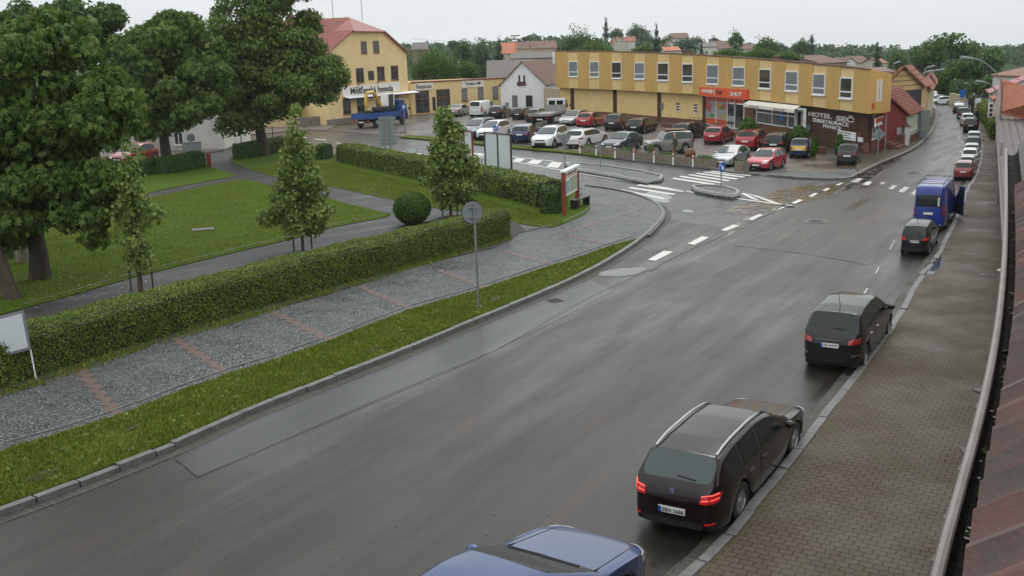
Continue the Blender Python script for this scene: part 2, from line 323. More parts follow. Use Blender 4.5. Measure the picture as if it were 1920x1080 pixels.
sheet('park_path',park,.10,M['path'],skirt=.1)
LA=[(-420,560),(-100,445),(100,405),(263,374),(437,338),(470,338),(505,347),(560,360),(615,372),(656,383),(690,391),(733,401),(725,406),(630,424),(550,447),(440,472),(253,518),(143,550),(43,577),(-60,606),(-420,716)]
LB=[(-420,520),(-100,426),(100,388),(263,365),(330,350),(430,332),(443,329),(393,312),(375,305),(250,327),(-20,364),(-420,470)]
LC=[(430,303),(470,318),(508,329),(560,338),(624,350),(700,366),(754,377),(810,388),(880,398),(940,410),(975,418),(990,421),(1034,426),(1073,413),(1098,400),(1105,391),(1105,384),(1097,375),(1084,361),(1075,356),(1045,350),(900,322),(760,302),(625,288),(560,268),(445,270)]
LD=[(-420,790),(0,655),(250,578),(440,520),(560,485),(730,438),(830,405),(890,398),(950,404),(985,430),(925,464),(780,497),(620,549),(480,587),(272,647),(78,714),(-420,880)]
for P in (LA,LB,LC): sheet('lawn',P,.135,M['lawn'],skirt=.03)
sheet('hedge_bed',LD,.125,M['soil'],skirt=.02)
for P,wd in ((LA,.05),(LC,.05)): pass
def kerb(name,P,wd=.16,h=.13,L=1.0,side=1,m=None,jit=.012,z0=0,px=True,gap=.012):
    pts=[G(*p,z0) for p in P] if px else [Vector(p) for p in P]
    # resample
    R=[pts[0]]; acc=0
    for a,b in zip(pts,pts[1:]):
        d=(b-a).length; t=L-acc
        while t<=d: R.append(a.lerp(b,t/d)); t+=L
        acc=(acc+d)%L
    R.append(pts[-1]); mb=MB()
    for a,b in zip(R,R[1:]):
        if (b-a).length<.1: continue
        U=(b-a).normalized(); N=Vector((-U.y,U.x,0))*side; l=(b-a).length; j=random.uniform(-jit,jit)
        mb.box((gap,j,0),(l-gap,wd+j,h+random.uniform(-jit,jit)*.6),0,(a,U,N))
    o=mb.build(name,m or M['kerb'],bev=.012); return tag(o,kind='structure')
near=[p for p in LKs if p[1]>840]; mid=[p for p in LKs if p[1]<=845 ]
kerb('kerb',near,.17,.14,.85,1,jit=.03,gap=.02); kerb('kerb',mid,.17,.15,1.0,1)
kerb('channel',[(x-2,y+13) for x,y in LKs if y>600],.0,.0,1) if 0 else None
# channel of small setts along the left kerb
off=lambda P,d:[ (lambda a,b,c:(b+Vector((-(c-a).y,(c-a).x,0)).normalized()*d))(P[max(i-1,0)],P[i],P[min(i+1,len(P)-1)]) for i in range(len(P))]
def band(name,pts,d0,d1,z,m,kind='structure'):
    A,B=off(pts,d0),off(pts,d1); n=len(A)
    V=[(p.x,p.y,z) for p in A]+[(p.x,p.y,z) for p in B]; F=[(i,i+1,n+i+1,n+i) for i in range(n-1)]
    mb=MB().add(V,F); o=mb.build(name,m); return tag(o,kind=kind)
M['setts']=m_paver('channel_setts',(.10,.095,.085),(.07,.07,.06),(.03,.035,.02),RZ,.5,.14)
lkw=[G(*p) for p in LKs]; band('channel',lkw[:-14],-.3,.02,.012,M['setts'])
rkw=[G(*p) for p in RKs if p[1]<1140]; band('channel',rkw,-.02,.3,.012,M['setts'])
kerb('kerb',[p for p in RKs if p[1]<1120],.18,.14,1.0,-1,jit=.025)
fk=[p for p in FKs if p[0]<1430 and p[1]>250 and p[1]<331]; kerb('kerb',fk,.15,.13,1.0,1)
kerb('kerb',[p for p in FKs if p not in fk],.2,.13,1.0,1)
kerb('kerb',[(393,286),(440,278)][::-1]+[(314,294),(200,312),(60,335)],.15,.12,1.0,-1)
kerb('kerb',[(438,256),(489,251.5),(539,247),(585,244),(613,245)],.15,.12,1.5,1)
kerb('kerb',[(1607,326),(1644,310)],.2,.12,1,1) if 0 else None
# park path edging
for P in ([(43,577),(143,550),(253,518),(440,472),(550,447),(630,424),(725,406)],[(430,303),(470,318),(508,329),(560,338),(624,350),(700,366),(754,377),(810,388),(880,398)],[(263,374),(437,338)],[(980,440),(1039,426),(1073,413),(1100,400),(1108,391),(1100,375),(1086,360)],outer[1:-1]):
    kerb('edging',P,.05,.15,1.0,1,M['kerb'],.006,gap=.006)
# grass strip along the parking kerb
strip=[(750,256),(765,253),(800,255),(888,264),(961,272),(1086,283),(1150,290),(1152,296),(1086,287.5),(961,276.5),(888,268.5),(765,258)]
sheet('grass_strip',strip,.135,M['verge'],skirt=.1)
sheet('flagged_forecourt',[(60,334),(314,293),(392,285),(440,277),(440,262),(390,262),(330,268),(200,290),(60,305)],.1,M['flag'],skirt=.1)
sheet('sidewalk',[(438,255),(489,250.5),(539,246),(585,243),(613,244),(640,228),(560,228),(438,245)],.1,M['flag'],skirt=.1)
# traffic islands
M['kerblight']=mat('pale_concrete_kerb',(.27,.27,.265),.5,var=.25,vs=5,bump=.3,bs=40)
def island(P,name='traffic_island'):
    sheet(name,P,.14,M['cobble'],skirt=.14); kerb('kerb',P+[P[0]],.16,.15,.9,-1,m=M['kerblight'],gap=.003)
island([(1060,311),(1084,308),(1140,313),(1200,322),(1245,332),(1240,338),(1212,343),(1150,331),(1085,320)])
island([(1296,352),(1320,349),(1360,352),(1384,360),(1388,366),(1375,370),(1340,366),(1303,358)])
# red brick bands that wander across the cobbles
def wavy(a,b,n=6,wd=.26,amp=.16):
    A,B=G(*a,.128),G(*b,.128); U=(B-A); L=U.length; U.normalize(); N=Vector((-U.y,U.x,0)); up=[];dn=[]
    for i in range(n*8+1):
        t=i/(n*8); c=A.lerp(B,t)+N*amp*abs(math.sin(t*n*math.pi))*(1); up.append(c+N*wd/2); dn.append(c-N*wd/2)
    k=len(up); tag(MB().add(up+dn,[(i,i+1,k+i+1,k+i) for i in range(k-1)]).build('red_brick_band',M['redbrick']),kind='structure')
for a,b in [((140,692),(214,782)),((322,636),(424,706)),((503,583),(612,640)),((670,538),(776,584)),((815,505),(905,540)),((940,470),(1040,499)),((1060,441),(1128,458)),((1060,437),(1205,392))]: wavy(a,b,8)
# ---------------------------------------------------------------- painted markings
def marks(name,quads,z=.016):
    mb=MB()
    for q in quads: mb.add([G(*p,z) for p in q],[tuple(range(len(q)))])
    return tag(mb.build(name,M['mark']),kind='structure')
def dash(x0,y0,x1,y1,h): return [(x0-h*.5,y0+h*.25),(x0+h*.9,y0+h*.35),(x1+h*.5,y1-h*.1),(x1-h*.9,y1-h*.2)]
marks('lane_dashes',[[(1214,487),(1229,489),(1262,472),(1245,470)],[(1289,457),(1302,459),(1330,445),(1316,443)],[(1351,431),(1361,433),(1386,423),(1375,421)],[(1402,411),(1412,413),(1432,403),(1423,401)],[(1447,393.5),(1455,395),(1472,388.5),(1464,387)],[(1483,380.5),(1491,382),(1506,375),(1498,373.5)],[(1516,367.5),(1522,369),(1534,362.5),(1528,361.5)],[(1542,357),(1548,358),(1557,353),(1551,352)],[(1566,346.5),(1572,347.5),(1581,343),(1575,342)],[(1617,346),(1628,347.5),(1636,341),(1626,340)],])
marks('zebra_crossing',[[(1160,357),(1167,355),(1249,371.5),(1242,373.5)],[(1176,352.5),(1183,350.5),(1268,363.5),(1262,365.5)],[(1192,347.5),(1200,345.5),(1287,358),(1280,360)],[(1174,367.5),(1182,365.5),(1228,374.5),(1220,377.5)],
 [(1258,335),(1264,333),(1341,344.5),(1335,347)],[(1272,331.5),(1278,329.5),(1357,342),(1351,344)],[(1288,328),(1294,326.5),(1370,338),(1364,340)],[(1303,325.5),(1309,324),(1385,334.5),(1379,336.5)],[(1317,323),(1323,321.5),(1398,331),(1392,333)],[(1330,321.5),(1336,320),(1410,328.5),(1404,330)]])
marks('hatched_island',[[(880,286),(893,285),(912,291.5),(900,292.5)],[(961,302),(972,294),(989,295.5),(975,304)],[(987,306),(1002,297.5),(1021,299),(1008,308)],[(1024,312.5),(1037,302),(1056,304),(1046,315)],[(1062,320),(1066,307),(1084,309),(1070,322)],
 [(880,291),(961,302),(1062,320),(1200,343),(1200,344.3),(1062,321.4),(961,303.2),(880,292.2)],[(880,284.5),(961,293.2),(1070,305.5),(1070,306.5),(961,294.3),(880,285.5)],
 [(1202,344.5),(1300,361.5),(1400,375.5),(1485,386),(1485,384.6),(1400,373.8),(1300,360),(1202,343)],
 [(1388,362.5),(1397,362),(1424,375.5),(1411,373.5)],[(1397,362),(1420,367),(1462,381.5),(1448,380)]])
marks('far_lane_dashes',[[(590,260),(612,262),(612,263.2),(590,261.2)],[(630,267),(656,270),(656,271.3),(630,268.3)],[(675,273.5),(705,277),(705,278.5),(675,275)],[(735,281),(790,288),(790,290),(735,283)],[(810,291),(870,298),(869,300),(809,293)],[(560,256),(575,257.5),(575,258.5),(560,257)],[(600,270),(624,272.5),(620,274),(596,271.5)],[(395,309),(430,319),(429,320),(393,310)]])
M['mark']=m_paint_mark(.44,.9); marks('parking_bay_line',[[(1667,468),(1669,468.5),(1678,451),(1676,450.5)],[(1640,513),(1642.5,513.5),(1650,501),(1647.5,500.5)],[(1612,560),(1615,561),(1628,541),(1625,540)],[(1580,610),(1583,611),(1590,598),(1587,597)]])
marks('worn_dashes',[[(1595,341),(1607,342),(1620,335),(1608,334)],[(1649,345),(1655,346),(1660,342),(1654,341)],[(1665,354),(1673,355.5),(1683,348),(1674,347)],[(1684,359),(1694,361),(1706,351),(1696,350)],[(1707,364),(1718,366),(1727,356),(1717,355)]])
# puddles, silt, cracks, covers
def puddle(name,px,py,rx,ry,z,m,ang=0,n=48,j=.25,seed=1):
    r=random.Random(seed); ph=[r.uniform(0,6.28) for _ in range(6)]; P=[]
    for i in range(n):
        t=2*math.pi*i/n; k=1+j*sum(math.sin((q+2)*t+ph[q])/(q+1.5) for q in range(6))*.6
        x,y=rx*k*math.cos(t),ry*k*math.sin(t); P.append((px+x*math.cos(ang)-y*math.sin(ang),py+x*math.sin(ang)+y*math.cos(ang)))
    return sheet(name,P,z,m)
def m_film(name,col,rough,fade):
    n=NT(name); k=n.noise(n.pos,1.3,6,.65,.8); n.out(n.mix(n.rng(n.noise(n.pos,5,5),.3,.7),col,tuple(c*.6 for c in col)),rough)
    n.L(n.rng(k,fade,fade+.1),n.p.inputs['Alpha']); return n.m
M['silt']=m_film('brown_silt',(.115,.078,.03),.18,.42); M['stain']=m_film('dark_wet_stain',(.03,.03,.03),.12,.46); M['film']=m_film('water_film',(.055,.055,.056),.04,.40)
puddle('puddle',1168,510,40,8,.0125,M['water'],-.1,seed=3); puddle('puddle',1235,365+4,26,9,.0125,M['water'],.3,seed=5) ; puddle('puddle',1290,396,13,2.5,.0125,M['water'],.05,seed=6)
puddle('silt_deposit',1470,372,85,18,.0130,M['silt'],-.25,seed=8,j=.5); puddle('silt_deposit',1400,412,62,6,.0134,M['silt'],-.62,seed=9,j=.5); puddle('silt_deposit',1540,360,50,9,.0138,M['silt'],-.3,seed=10,j=.5)
puddle('wet_stain',1620,335,40,6,.0142,M['stain'],-.45,seed=12,j=.5); puddle('wet_stain',1655,310,22,3,.0146,M['stain'],-.5,seed=13,j=.4)
puddle('puddle',1735,510,16,7,.0155,M['stain'],-.9,seed=30,j=.3); puddle('water_film',1750,500,22,10,.126,M['film'],-.9,seed=31)
def crack(pts,wd,z=.0165,m=None,sm=5):
    P=[G(*p,z) for p in smooth(pts,sm)]; P=[p+Vector((random.uniform(-.5,.5),random.uniform(-.5,.5),0))*wd for p in P]
    A,B=off(P,wd/2),off(P,-wd/2); n=len(A)
    return tag(MB().add(A+B,[(i,i+1,n+i+1,n+i) for i in range(n-1)]).build('road_crack',m or M['soil']),kind='structure')
M['tar']=mat('tar_seam',(.018,.018,.018),.25,bump=.5,bs=20)
for pts,wd in [([(1215,507),(1100,560),(930,655),(760,729),(560,813),(373,893)],.022),([(372,893),(331,860)],.04),([(1375,460),(1450,468),(1540,480),(1625,496)],.07),([(1215,507),(1290,468),(1370,434),(1440,400),(1510,366),(1560,348),(1620,322)],.16),([(1795,250),(1800,262),(1806,275),(1806,290),(1797,318)],.30),([(1720,215),(1730,230),(1738,250)],.2),([(1458,383),(1475,387),(1490,388)],.3)]:
    crack(pts,wd,m=M['tar'])
iron=mat('cast_iron',(.045,.043,.04),.45,metal=.6,bump=.6,bs=40); rim=mat('cover_ring',(.14,.13,.12),.5)
def cover(px,py,r,z=.02,lab=''):
    g=G(px,py,z); t=empty('manhole_cover',g,0,lab,'manhole cover'); a=MB()
    n=28; a.add([(r*1.25*math.cos(6.2832*i/n),r*1.25*math.sin(6.2832*i/n),.0) for i in range(n)]+[(r*math.cos(6.2832*i/n),r*math.sin(6.2832*i/n),.004) for i in range(n)],[(i,(i+1)%n,n+(i+1)%n,n+i) for i in range(n)]); a.build('ring',rim,t)
    b=MB().disc((0,0,0),(0,0,1),r,.012,28); 
    for i in range(-2,3): b.box((-r*.6,i*r*.3-.02,.006),(r*.6,i*r*.3+.02,.012))
    b.build('lid',iron,t)
cover(1530,415,.38,lab='round cast iron manhole cover in the middle of the junction'); cover(1712,324,.45,lab='round iron manhole cover far up the street beside the hotel corner'); cover(1851,515,.16,.135,'small round cover set in the right-hand brick pavement')
cover(1013,333,.55,lab='round iron manhole cover in the side street beside the small hedge')
def drain(px,py,rz,lab):
    t=empty('storm_drain',G(px,py,.012),rz,lab,'drain'); t.scale=(.72,.72,.4); a=MB()
    for x in (-.26,.26): a.box((x-.03,-.26,0),(x+.03,.26,.03))
    for y in (-.26,.26): a.box((-.23,y-.03,0),(.23,y+.03,.03))
    a.build('frame',iron,t); b=MB()
    for i in range(7): b.box((-.2+i*.06,-.23,.0),(-.17+i*.06,.23,.025))
    b.build('grate',iron,t); MB().box((-.23,-.23,-.002),(.23,.23,.002)).build('pit',M['tar'],t)
drain(1040,563,.5,'square iron storm drain beside the left grass verge kerb'); drain(1604,701,1.1,'square iron storm drain behind the black family car by the right kerb')
# fallen leaves / litter on the lawn; stone slab
t=empty('stone_slab',G(381,431,.14),.3,'flat grey stone slab lying in the lawn','slab'); MB().box((-.5,-.35,0),(.5,.35,.05)).build('slab',M['kerb'],t,bev=.01)
lv=MB(); 
for i in range(150):
    g=G(random.gauss(150,110),random.gauss(535,22),.145); a=random.uniform(0,6.28); s=random.uniform(.03,.06); lv.add([(g.x+s*math.cos(a+k*1.57),g.y+s*math.sin(a+k*1.57),.15+random.uniform(0,.02)) for k in range(4)],[(0,1,2,3)])
tag(lv.build('fallen_leaves',mat('yellow_leaf',(.35,.30,.12),.6)),'small yellow fallen leaves scattered on the grass under the big tree','leaves',kind='stuff')

lt=MB(); rl_=random.Random(9)
for i in range(260):
    x,y=rl_.choice([(rl_.uniform(0,1100),None),(rl_.uniform(1250,1900),None)]); y=rl_.uniform(480,1060); g=G(x,y,.0); zz=.024
    if x<1150 and y<900-.42*x+20: zz=.14
    if x>1300 and y>1080-(x-1290)*1.35: zz=.135
    a=rl_.uniform(0,6.28); s=rl_.uniform(.012,.03); g=G(x,y,zz); lt.add([(g.x+s*math.cos(a+k*1.57),g.y+s*.6*math.sin(a+k*1.57),zz+rl_.uniform(0,.008)) for k in range(4)],[(0,1,2,3)])
M['rust_film']=m_film('reddish_seal_band',(.031,.0205,.0155),.36,.36)
def bandpx(pts,wd,z):
    P=[G(*q,z) for q in smooth(pts,4)]; A,B=off(P,wd/2),off(P,-wd/2); n=len(A); tag(MB().add(A+B,[(i,i+1,n+i+1,n+i) for i in range(n-1)]).build('reddish_road_band',M['rust_film']),kind='structure')

tag(lt.build('litter_leaves',mat('wet_leaf_litter',(.10,.085,.03),.5)),'small wet leaves and twigs scattered on road and pavements','leaves',kind='stuff')
for pts,wd in [([(1480,680),(1400,668),(1330,664)],.015),([(1300,420),(1360,425),(1440,430)],.03)]: crack(pts,wd,.0168,M['tar'])
# ================================================================ FOLIAGE
def leaf_arrays(Cn,Nr,size,shape='quad',droop=0,asp=1.0,rs=RS):
    """Cn centres (n,3), Nr outward directions (n,3) -> quads of leaves"""
    n=len(Cn); rv=rs.normal(size=(n,3)); 
    N=Nr+rv*.55; N/=np.linalg.norm(N,axis=1)[:,None]
    U=np.cross(N,rs.normal(size=(n,3))); U/=np.linalg.norm(U,axis=1)[:,None]
    if droop: U[:,2]-=droop; U-=N*(U*N).sum(1)[:,None]; U/=np.linalg.norm(U,axis=1)[:,None]
    W=np.cross(N,U); s=(size*rs.uniform(.7,1.3,n))[:,None]
    if shape=='quad':
        V=np.stack([Cn-U*s*.5*asp,Cn+W*s*.36,Cn+U*s*.5*asp-N*s*.12,Cn-W*s*.36],1).reshape(-1,3)
        return V,np.arange(4*n).reshape(n,4)
    # palmate: 5 leaflets
    Vs=[]
    for a in (-1.25,-.62,0,.62,1.25):
        D=U*math.cos(a)+W*math.sin(a); E=-U*math.sin(a)+W*math.cos(a); l=s*(1.0 if abs(a)<1 else .8)
        tip=D*l-N*l*.28; Vs.append(np.stack([Cn,Cn+D*l*.62+E*l*.17,Cn+tip,Cn+D*l*.62-E*l*.17],1))
    V=np.stack(Vs,1).reshape(-1,3); return V,np.arange(20*n).reshape(5*n,4)
def clump_points(cen,rad,n,rs=RS,shell=.55,up=.25):
    d=rs.normal(size=(n,3)); d/=np.linalg.norm(d,axis=1)[:,None]; d[:,2]=d[:,2]+up; d/=np.linalg.norm(d,axis=1)[:,None]
    r=(shell+(1-shell)*rs.uniform(0,1,n))[:,None]
    return np.array(cen)+d*r*np.array(rad),d
DK=7.0; CORE=9.0
def crown_clumps(ells,per,rs,rmin,rmax,surf=.82):
    out=[]
    for (c,r) in ells:
        k=max(3,int(1.35*per*(r[0]*r[1]+r[0]*r[2]+r[1]*r[2])/3))
        for _ in range(k):
            d=rs.normal(size=3); d/=np.linalg.norm(d); q=surf*rs.uniform(.55,1.12)
            out.append((np.array(c)+d*q*np.array(r),rs.uniform(rmin,rmax)))
    return out
def tree(name,base,ells,leafmat,leaf=.16,per=2.2,rc=(.5,.9),dens=60,trunk_r=.3,trunk_top=None,label='',cat='tree',group=None,seed=1,shape='quad',droop=.0,forks=5,core=True,surf=.82,flat=.75,barkm=None):
    rs=np.random.RandomState(seed); b=Vector(base); root=empty(name,b,0,label,cat,group)
    cl=crown_clumps(ells,per,rs,*rc,surf=surf); Vs=[];Fs=[];o=0
    for c,r in cl:
        n=max(6,int(dens*DK*r*r*rs.uniform(.6,1.3))); P,D=clump_points(c,(r,r,r*flat),n,rs,.45)
        V,F=leaf_arrays(P,D,leaf,shape,droop,rs=rs); Vs.append(V);Fs.append(F+o);o+=len(V)
    V=np.concatenate(Vs)-np.array(b); F=np.concatenate(Fs)
    cr=link('crown',np_mesh('crown',V,F,[leafmat]),root)
    top=Vector(trunk_top)-b if trunk_top is not None else Vector((0,0,ells[0][0][2]-b.z)); mb=MB()
    k=[Vector((0,0,-.1)),top*.25+Vector((trunk_r*.2,0,0)),top*.6,top]; mb.tube(k,[trunk_r*1.25,trunk_r,trunk_r*.85,trunk_r*.7],10)
    idx=rs.permutation(len(cl))[:forks]
    for i in idx:
        e=Vector(cl[i][0])-b; s=top*rs.uniform(.7,1.0); m=s.lerp(e,.5)+Vector((0,0,(e-s).length*.12)); mb.tube([s,m,e],[trunk_r*.45,trunk_r*.25,trunk_r*.06],6)
    mb.build('trunk',barkm or M['bark'],root,smooth=True)
    if core:   # big shaded leaves that fill the inside of the crown
        Vs=[];Fs=[];o=0
        for c,r in ells:
            n=int(CORE*(r[0]*r[1]*r[2])**.667/(leaf*leaf)); P,D=clump_points(c,np.array(r)*.70,n,rs,.35,0)
            V,F=leaf_arrays(P,D,leaf*1.25,'quad',0,rs=rs); Vs.append(V);Fs.append(F+o);o+=len(V)
        link('inner_foliage',np_mesh('inner_foliage',np.concatenate(Vs)-np.array(b),np.concatenate(Fs),[leafmat]),root)
    return root
def PX(px,py,rx,ry,Y,rd=None):      # crown ellipsoid seen at a pixel, at distance Y
    c=AT(px,py,Y); k=Y/FPX; return ((c.x,c.y,c.z),(rx*k,(rd if rd else (rx*k+ry*k)/2),ry*k))
# --- the three big old trees and neighbours, left
b=G(75,522,.13); Y=b.y
tree('chestnut_tree',b,[PX(70,170,150,110,Y),PX(190,200,80,75,Y-.8),PX(60,330,150,105,Y-.5),PX(175,350,90,80,Y-1),PX(-70,250,130,180,Y),PX(90,80,95,62,Y+.5),PX(0,420,75,60,Y-1.2),PX(170,420,50,42,Y-1.5)],M['l_chest'],leaf=.235,per=4.0,rc=(.5,.9),dens=44,trunk_r=.34,trunk_top=(b.x,b.y,3.8),label='huge old chestnut tree with a dense dark crown at the left edge of the park',seed=3,shape='palm',droop=.9,forks=9)
b=G(312,318,.13); Y=b.y
tree('chestnut_tree',b,[PX(312,105,95,82,Y),PX(300,190,95,62,Y-1),PX(375,180,48,75,Y-1),PX(395,120,38,70,Y),PX(250,150,48,80,Y),PX(330,60,50,40,Y),PX(262,240,34,26,Y-2)],M['l_chest'],leaf=.33,per=1.8,rc=(.7,1.35),dens=30,trunk_r=.42,trunk_top=(b.x+.1,b.y,3.6),label='old chestnut tree with a forked trunk standing between two dark hedges',seed=4,shape='palm',droop=.7,forks=9)
b=G(492,292,.13); Y=b.y
tree('lime_tree',b,[PX(500,65,106,98,Y),PX(540,140,92,70,Y-1),PX(450,150,62,85,Y-1),PX(430,80,48,70,Y),PX(600,150,40,55,Y-1),PX(520,205,70,30,Y-2),PX(450,235,34,30,Y-2),PX(520,-30,80,55,Y),PX(418,200,26,40,Y-1)],M['l_lime'],leaf=.28,per=1.5,rc=(.7,1.45),dens=62,trunk_r=.48,trunk_top=(b.x,b.y,3.4),label='tall old lime tree with a broad crown in front of the yellow gabled house',seed=5,droop=.3,forks=9)
b=G(150,330,.1); Y=b.y+6; b=Vector((AT(150,330,Y).x,Y,0))
tree('lime_tree',b,[PX(130,30,75,60,Y),PX(180,60,45,55,Y),PX(60,70,60,60,Y)],M['l_dark'],leaf=.5,per=.5,rc=(1,1.8),dens=26,trunk_r=.4,label='dark old tree rising behind the big chestnut crowns at the upper left',seed=6,forks=5)
b=G(-60,480,.13); Y=b.y
tree('chestnut_tree',b,[PX(-60,250,110,170,Y),PX(-10,420,50,60,Y)],M['l_chest'],leaf=.34,per=1.2,rc=(.6,1.1),dens=24,trunk_r=.33,label='chestnut tree at the far left edge behind the stone bin',seed=7,shape='palm',droop=.8,forks=4)
# leaning trunk at the left edge
b=G(24,560,.13); r=empty('leaning_tree',b,0,'thick leaning tree trunk at the left edge of the park','tree'); MB().tube([(0,0,-.1),(-.35,.2,1.2),(-1.0,.5,3.0),(-1.5,.6,4.5)],[.3,.24,.2,.15],10).build('trunk',M['bark'],r,smooth=True)
Vl=[];  P_,D_=clump_points((-1.5,.6,4.8),(1.2,1.2,1.0),260); V_,F_=leaf_arrays(P_,D_,.3,'palm',.8); link('crown',np_mesh('crown',V_,F_,[M['l_chest']]),r)
# --- young staked limes
stake=mat('weathered_stake',(.075,.055,.04),.85,var=.3,vs=8)
def young(bx,by,outl,label,seed,sh):
    b=G(bx,by,.13); Y=b.y; k=Y/FPX
    root=tree('young_tree',b,[PX(cx,cy,rx*1.32,ry*1.05,Y,rx*k*1.3) for cx,cy,rx,ry in outl],M['l_young'],leaf=.15*sh,per=11,rc=(.26*sh,.46*sh),dens=80,trunk_r=.055,trunk_top=tuple(AT(outl[0][0],outl[0][1],Y)),label=label,cat='tree',group='young staked trees behind the long hedge',seed=seed,forks=22,core=False,surf=.74,droop=.9,flat=1.0)
    kk=root; 
    s=empty('tree_stakes',b,.3,{1:'dark wooden stake frame round the leftmost young tree',2:'dark wooden stake frame round the middle young tree in front of the lawn',3:'dark wooden stake frame round the young tree by the round bush'}[seed-30],'tree support','stake frames round the young trees'); 
    h=1.15; 
    for i in range(3):
        a=2.1*i+.4; x,y=.42*math.cos(a),.42*math.sin(a); MB().tube([(x,y,-.1),(x,y,h)],.035,6).build('post',stake,s)
        a2=2.1*(i+1)+.4; MB().tube([(x,y,h-.06),(.42*math.cos(a2),.42*math.sin(a2),h-.06)],.03,6).build('rail',stake,s)
young(265,545,[(246,350,20,40),(248,300,9,28),(250,330,17,30),(250,375,30,30),(252,415,37,30),(258,450,40,30),(266,482,32,24),(290,415,14,30)],'leftmost young staked tree with a slim crown in front of the big chestnut',31,1.0)
young(568,470,[(556,290,24,40),(553,215,8,30),(555,250,15,30),(557,300,30,32),(558,335,44,30),(560,370,56,28),(562,400,64,26),(564,424,48,16)],'middle young staked tree with a tall pointed crown on the lawn edge',32,1.1)
young(845,405,[(840,290,30,30),(837,230,9,24),(838,255,20,26),(840,285,32,26),(842,315,41,26),(843,345,48,26),(845,370,34,16)],'young staked tree with a pointed crown next to the round clipped bush',33,1.25)
# --- clipped hedges
def hedge(pts,width,height,label,leafm,leaf=.06,dens=260,name='hedge',side=1,jit=.05,group=None,cat='hedge'):
    P=[Vector((p.x,p.y,0)) for p in pts]; A=P; B=off(P,width*side); root_b=P[len(P)//2].copy(); root_b.z=.1
    h=height; z0=.1
    V=[];F=[]; m=len(A); seg=[]
    # cross-section ring: slightly rounded box
    prof=[(0,0),(.0,.5),(.02,.86),(.10,.99),(.5,1.02),(.90,.99),(.98,.86),(1,.5),(1,0)]
    ex=[];  
    for i in range(m):
        for (u,t) in prof:
            p=A[i].lerp(B[i],u); V.append((p.x,p.y,z0+t*h))
    k=len(prof); V=np.array(V)
    V[:,:]+=RS.normal(size=V.shape)*np.array([.03,.03,.02])
    for i in range(m-1):
        for j in range(k-1): F.append((i*k+j,i*k+j+1,(i+1)*k+j+1,(i+1)*k+j))
    # ends
    mb=MB(); mb.add(V-np.array(root_b),F); mb.add([V[j]-np.array(root_b) for j in range(k)],[tuple(range(k))]); mb.add([V[(m-1)*k+j]-np.array(root_b) for j in range(k)],[tuple(range(k))])
    # leaves
    quads=[np.array([V[a] for a in f]) for f in F]+[np.array([V[0],V[3],V[5],V[8]]),np.array([V[(m-1)*k+a] for a in (0,3,5,8)])]
    Cs=[];Ns=[]; cen=V.mean(0)
    for qi,q in enumerate(quads):
        n1=np.cross(q[1]-q[0],q[3]-q[0]); n2=np.cross(q[2]-q[1],q[3]-q[1]); ar=(np.linalg.norm(n1)+np.linalg.norm(n2))/2; nn=n1+n2; nn=nn/ (np.linalg.norm(nn)+1e-9)
        i=min(qi//(k-1),m-1); mid=(np.array(A[i])+np.array(B[i]))/2; mid[2]=z0+h*.45
        if np.dot(q.mean(0)-mid,nn)<0: nn=-nn
        c=max(1,int(ar*dens)); u=RS.uniform(size=(c,1)); v=RS.uniform(size=(c,1))
        p=(q[0]*(1-u)+q[1]*u)*(1-v)+(q[3]*(1-u)+q[2]*u)*v
        bump_=(.5+.5*np.sin(p[:,0:1]*5.1+p[:,2:3]*4)*np.sin(p[:,1:2]*4.3+1))*jit*1.2
        Cs.append(p+nn*(RS.uniform(-.03,1,size=(c,1))*jit+bump_)); Ns.append(np.repeat(nn[None],c,0))
    LV,LF=leaf_arrays(np.concatenate(Cs),np.concatenate(Ns),leaf,'quad',0)
    LV=LV-np.array(root_b); n0=len(mb.v)
    root=empty(name,root_b,0,label,cat,group)
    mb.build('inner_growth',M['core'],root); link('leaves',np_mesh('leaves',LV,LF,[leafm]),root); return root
def rs_line(pp,step,z=.1):
    P=[G(*p,z) for p in smooth(pp,6)]; R=[P[0]]
    for p in P[1:]:
        if (p-R[-1]).length>=step: R.append(p)
    return R
hedge(rs_line([(-150,775),(0,728),(200,665),(400,603),(600,545),(780,495),(925,455),(958,443)],.4),1.35,1.12,'long clipped green hedge running between the park path and the cobbled pavement',M['l_hedge'],.058,850,jit=.045)
def hB(a,lab,w=1.0,h=1.0,lm='l_hedge2',leaf=.13,dens=150): hedge(rs_line(a,.8),w,h,lab,M[lm],leaf,dens,jit=.06)
hB([(632,302),(700,318),(800,340),(900,362),(960,376),(1015,392)],'clipped hedge along the side street behind the two billboards',1.6,1.25,'l_hedge')
hB([(1016,402),(1035,404),(1054,400)],'small square hedge block beside the red framed notice board',1.5,1.2)
hB([(252,334),(300,325)],'dark clipped hedge left of the forked tree trunk',1.2,1.1)
hB([(316,327),(350,321),(386,313)],'dark clipped hedge ending at a short rust red post',1.2,1.15)
hB([(443,300),(470,298),(500,292),(545,283)],'dark clipped hedge at the foot of the old lime tree',1.4,1.2)
hB([(592,300),(618,300)],'short dark hedge block left of the long roadside hedge',1.4,1.1)
# round bush
g=G(774,419,.12); t=empty('round_bush',g,0,'round clipped bush where the park paths meet','bush'); R=.90; P_,D_=clump_points((0,0,R*.8),(R,R,R*.86),4200,RS,.93,.0); V_,F_=leaf_arrays(P_,D_,.10,'quad'); V_[:,2]=np.maximum(V_[:,2],0.0)
MB().blob((0,0,R*.8),(R*.93,R*.93,R*.8),0,16,10,.02).build('inner_growth',M['core'],t,smooth=True); link('leaves',np_mesh('leaves',V_,F_,[M['l_hedge2']]),t)
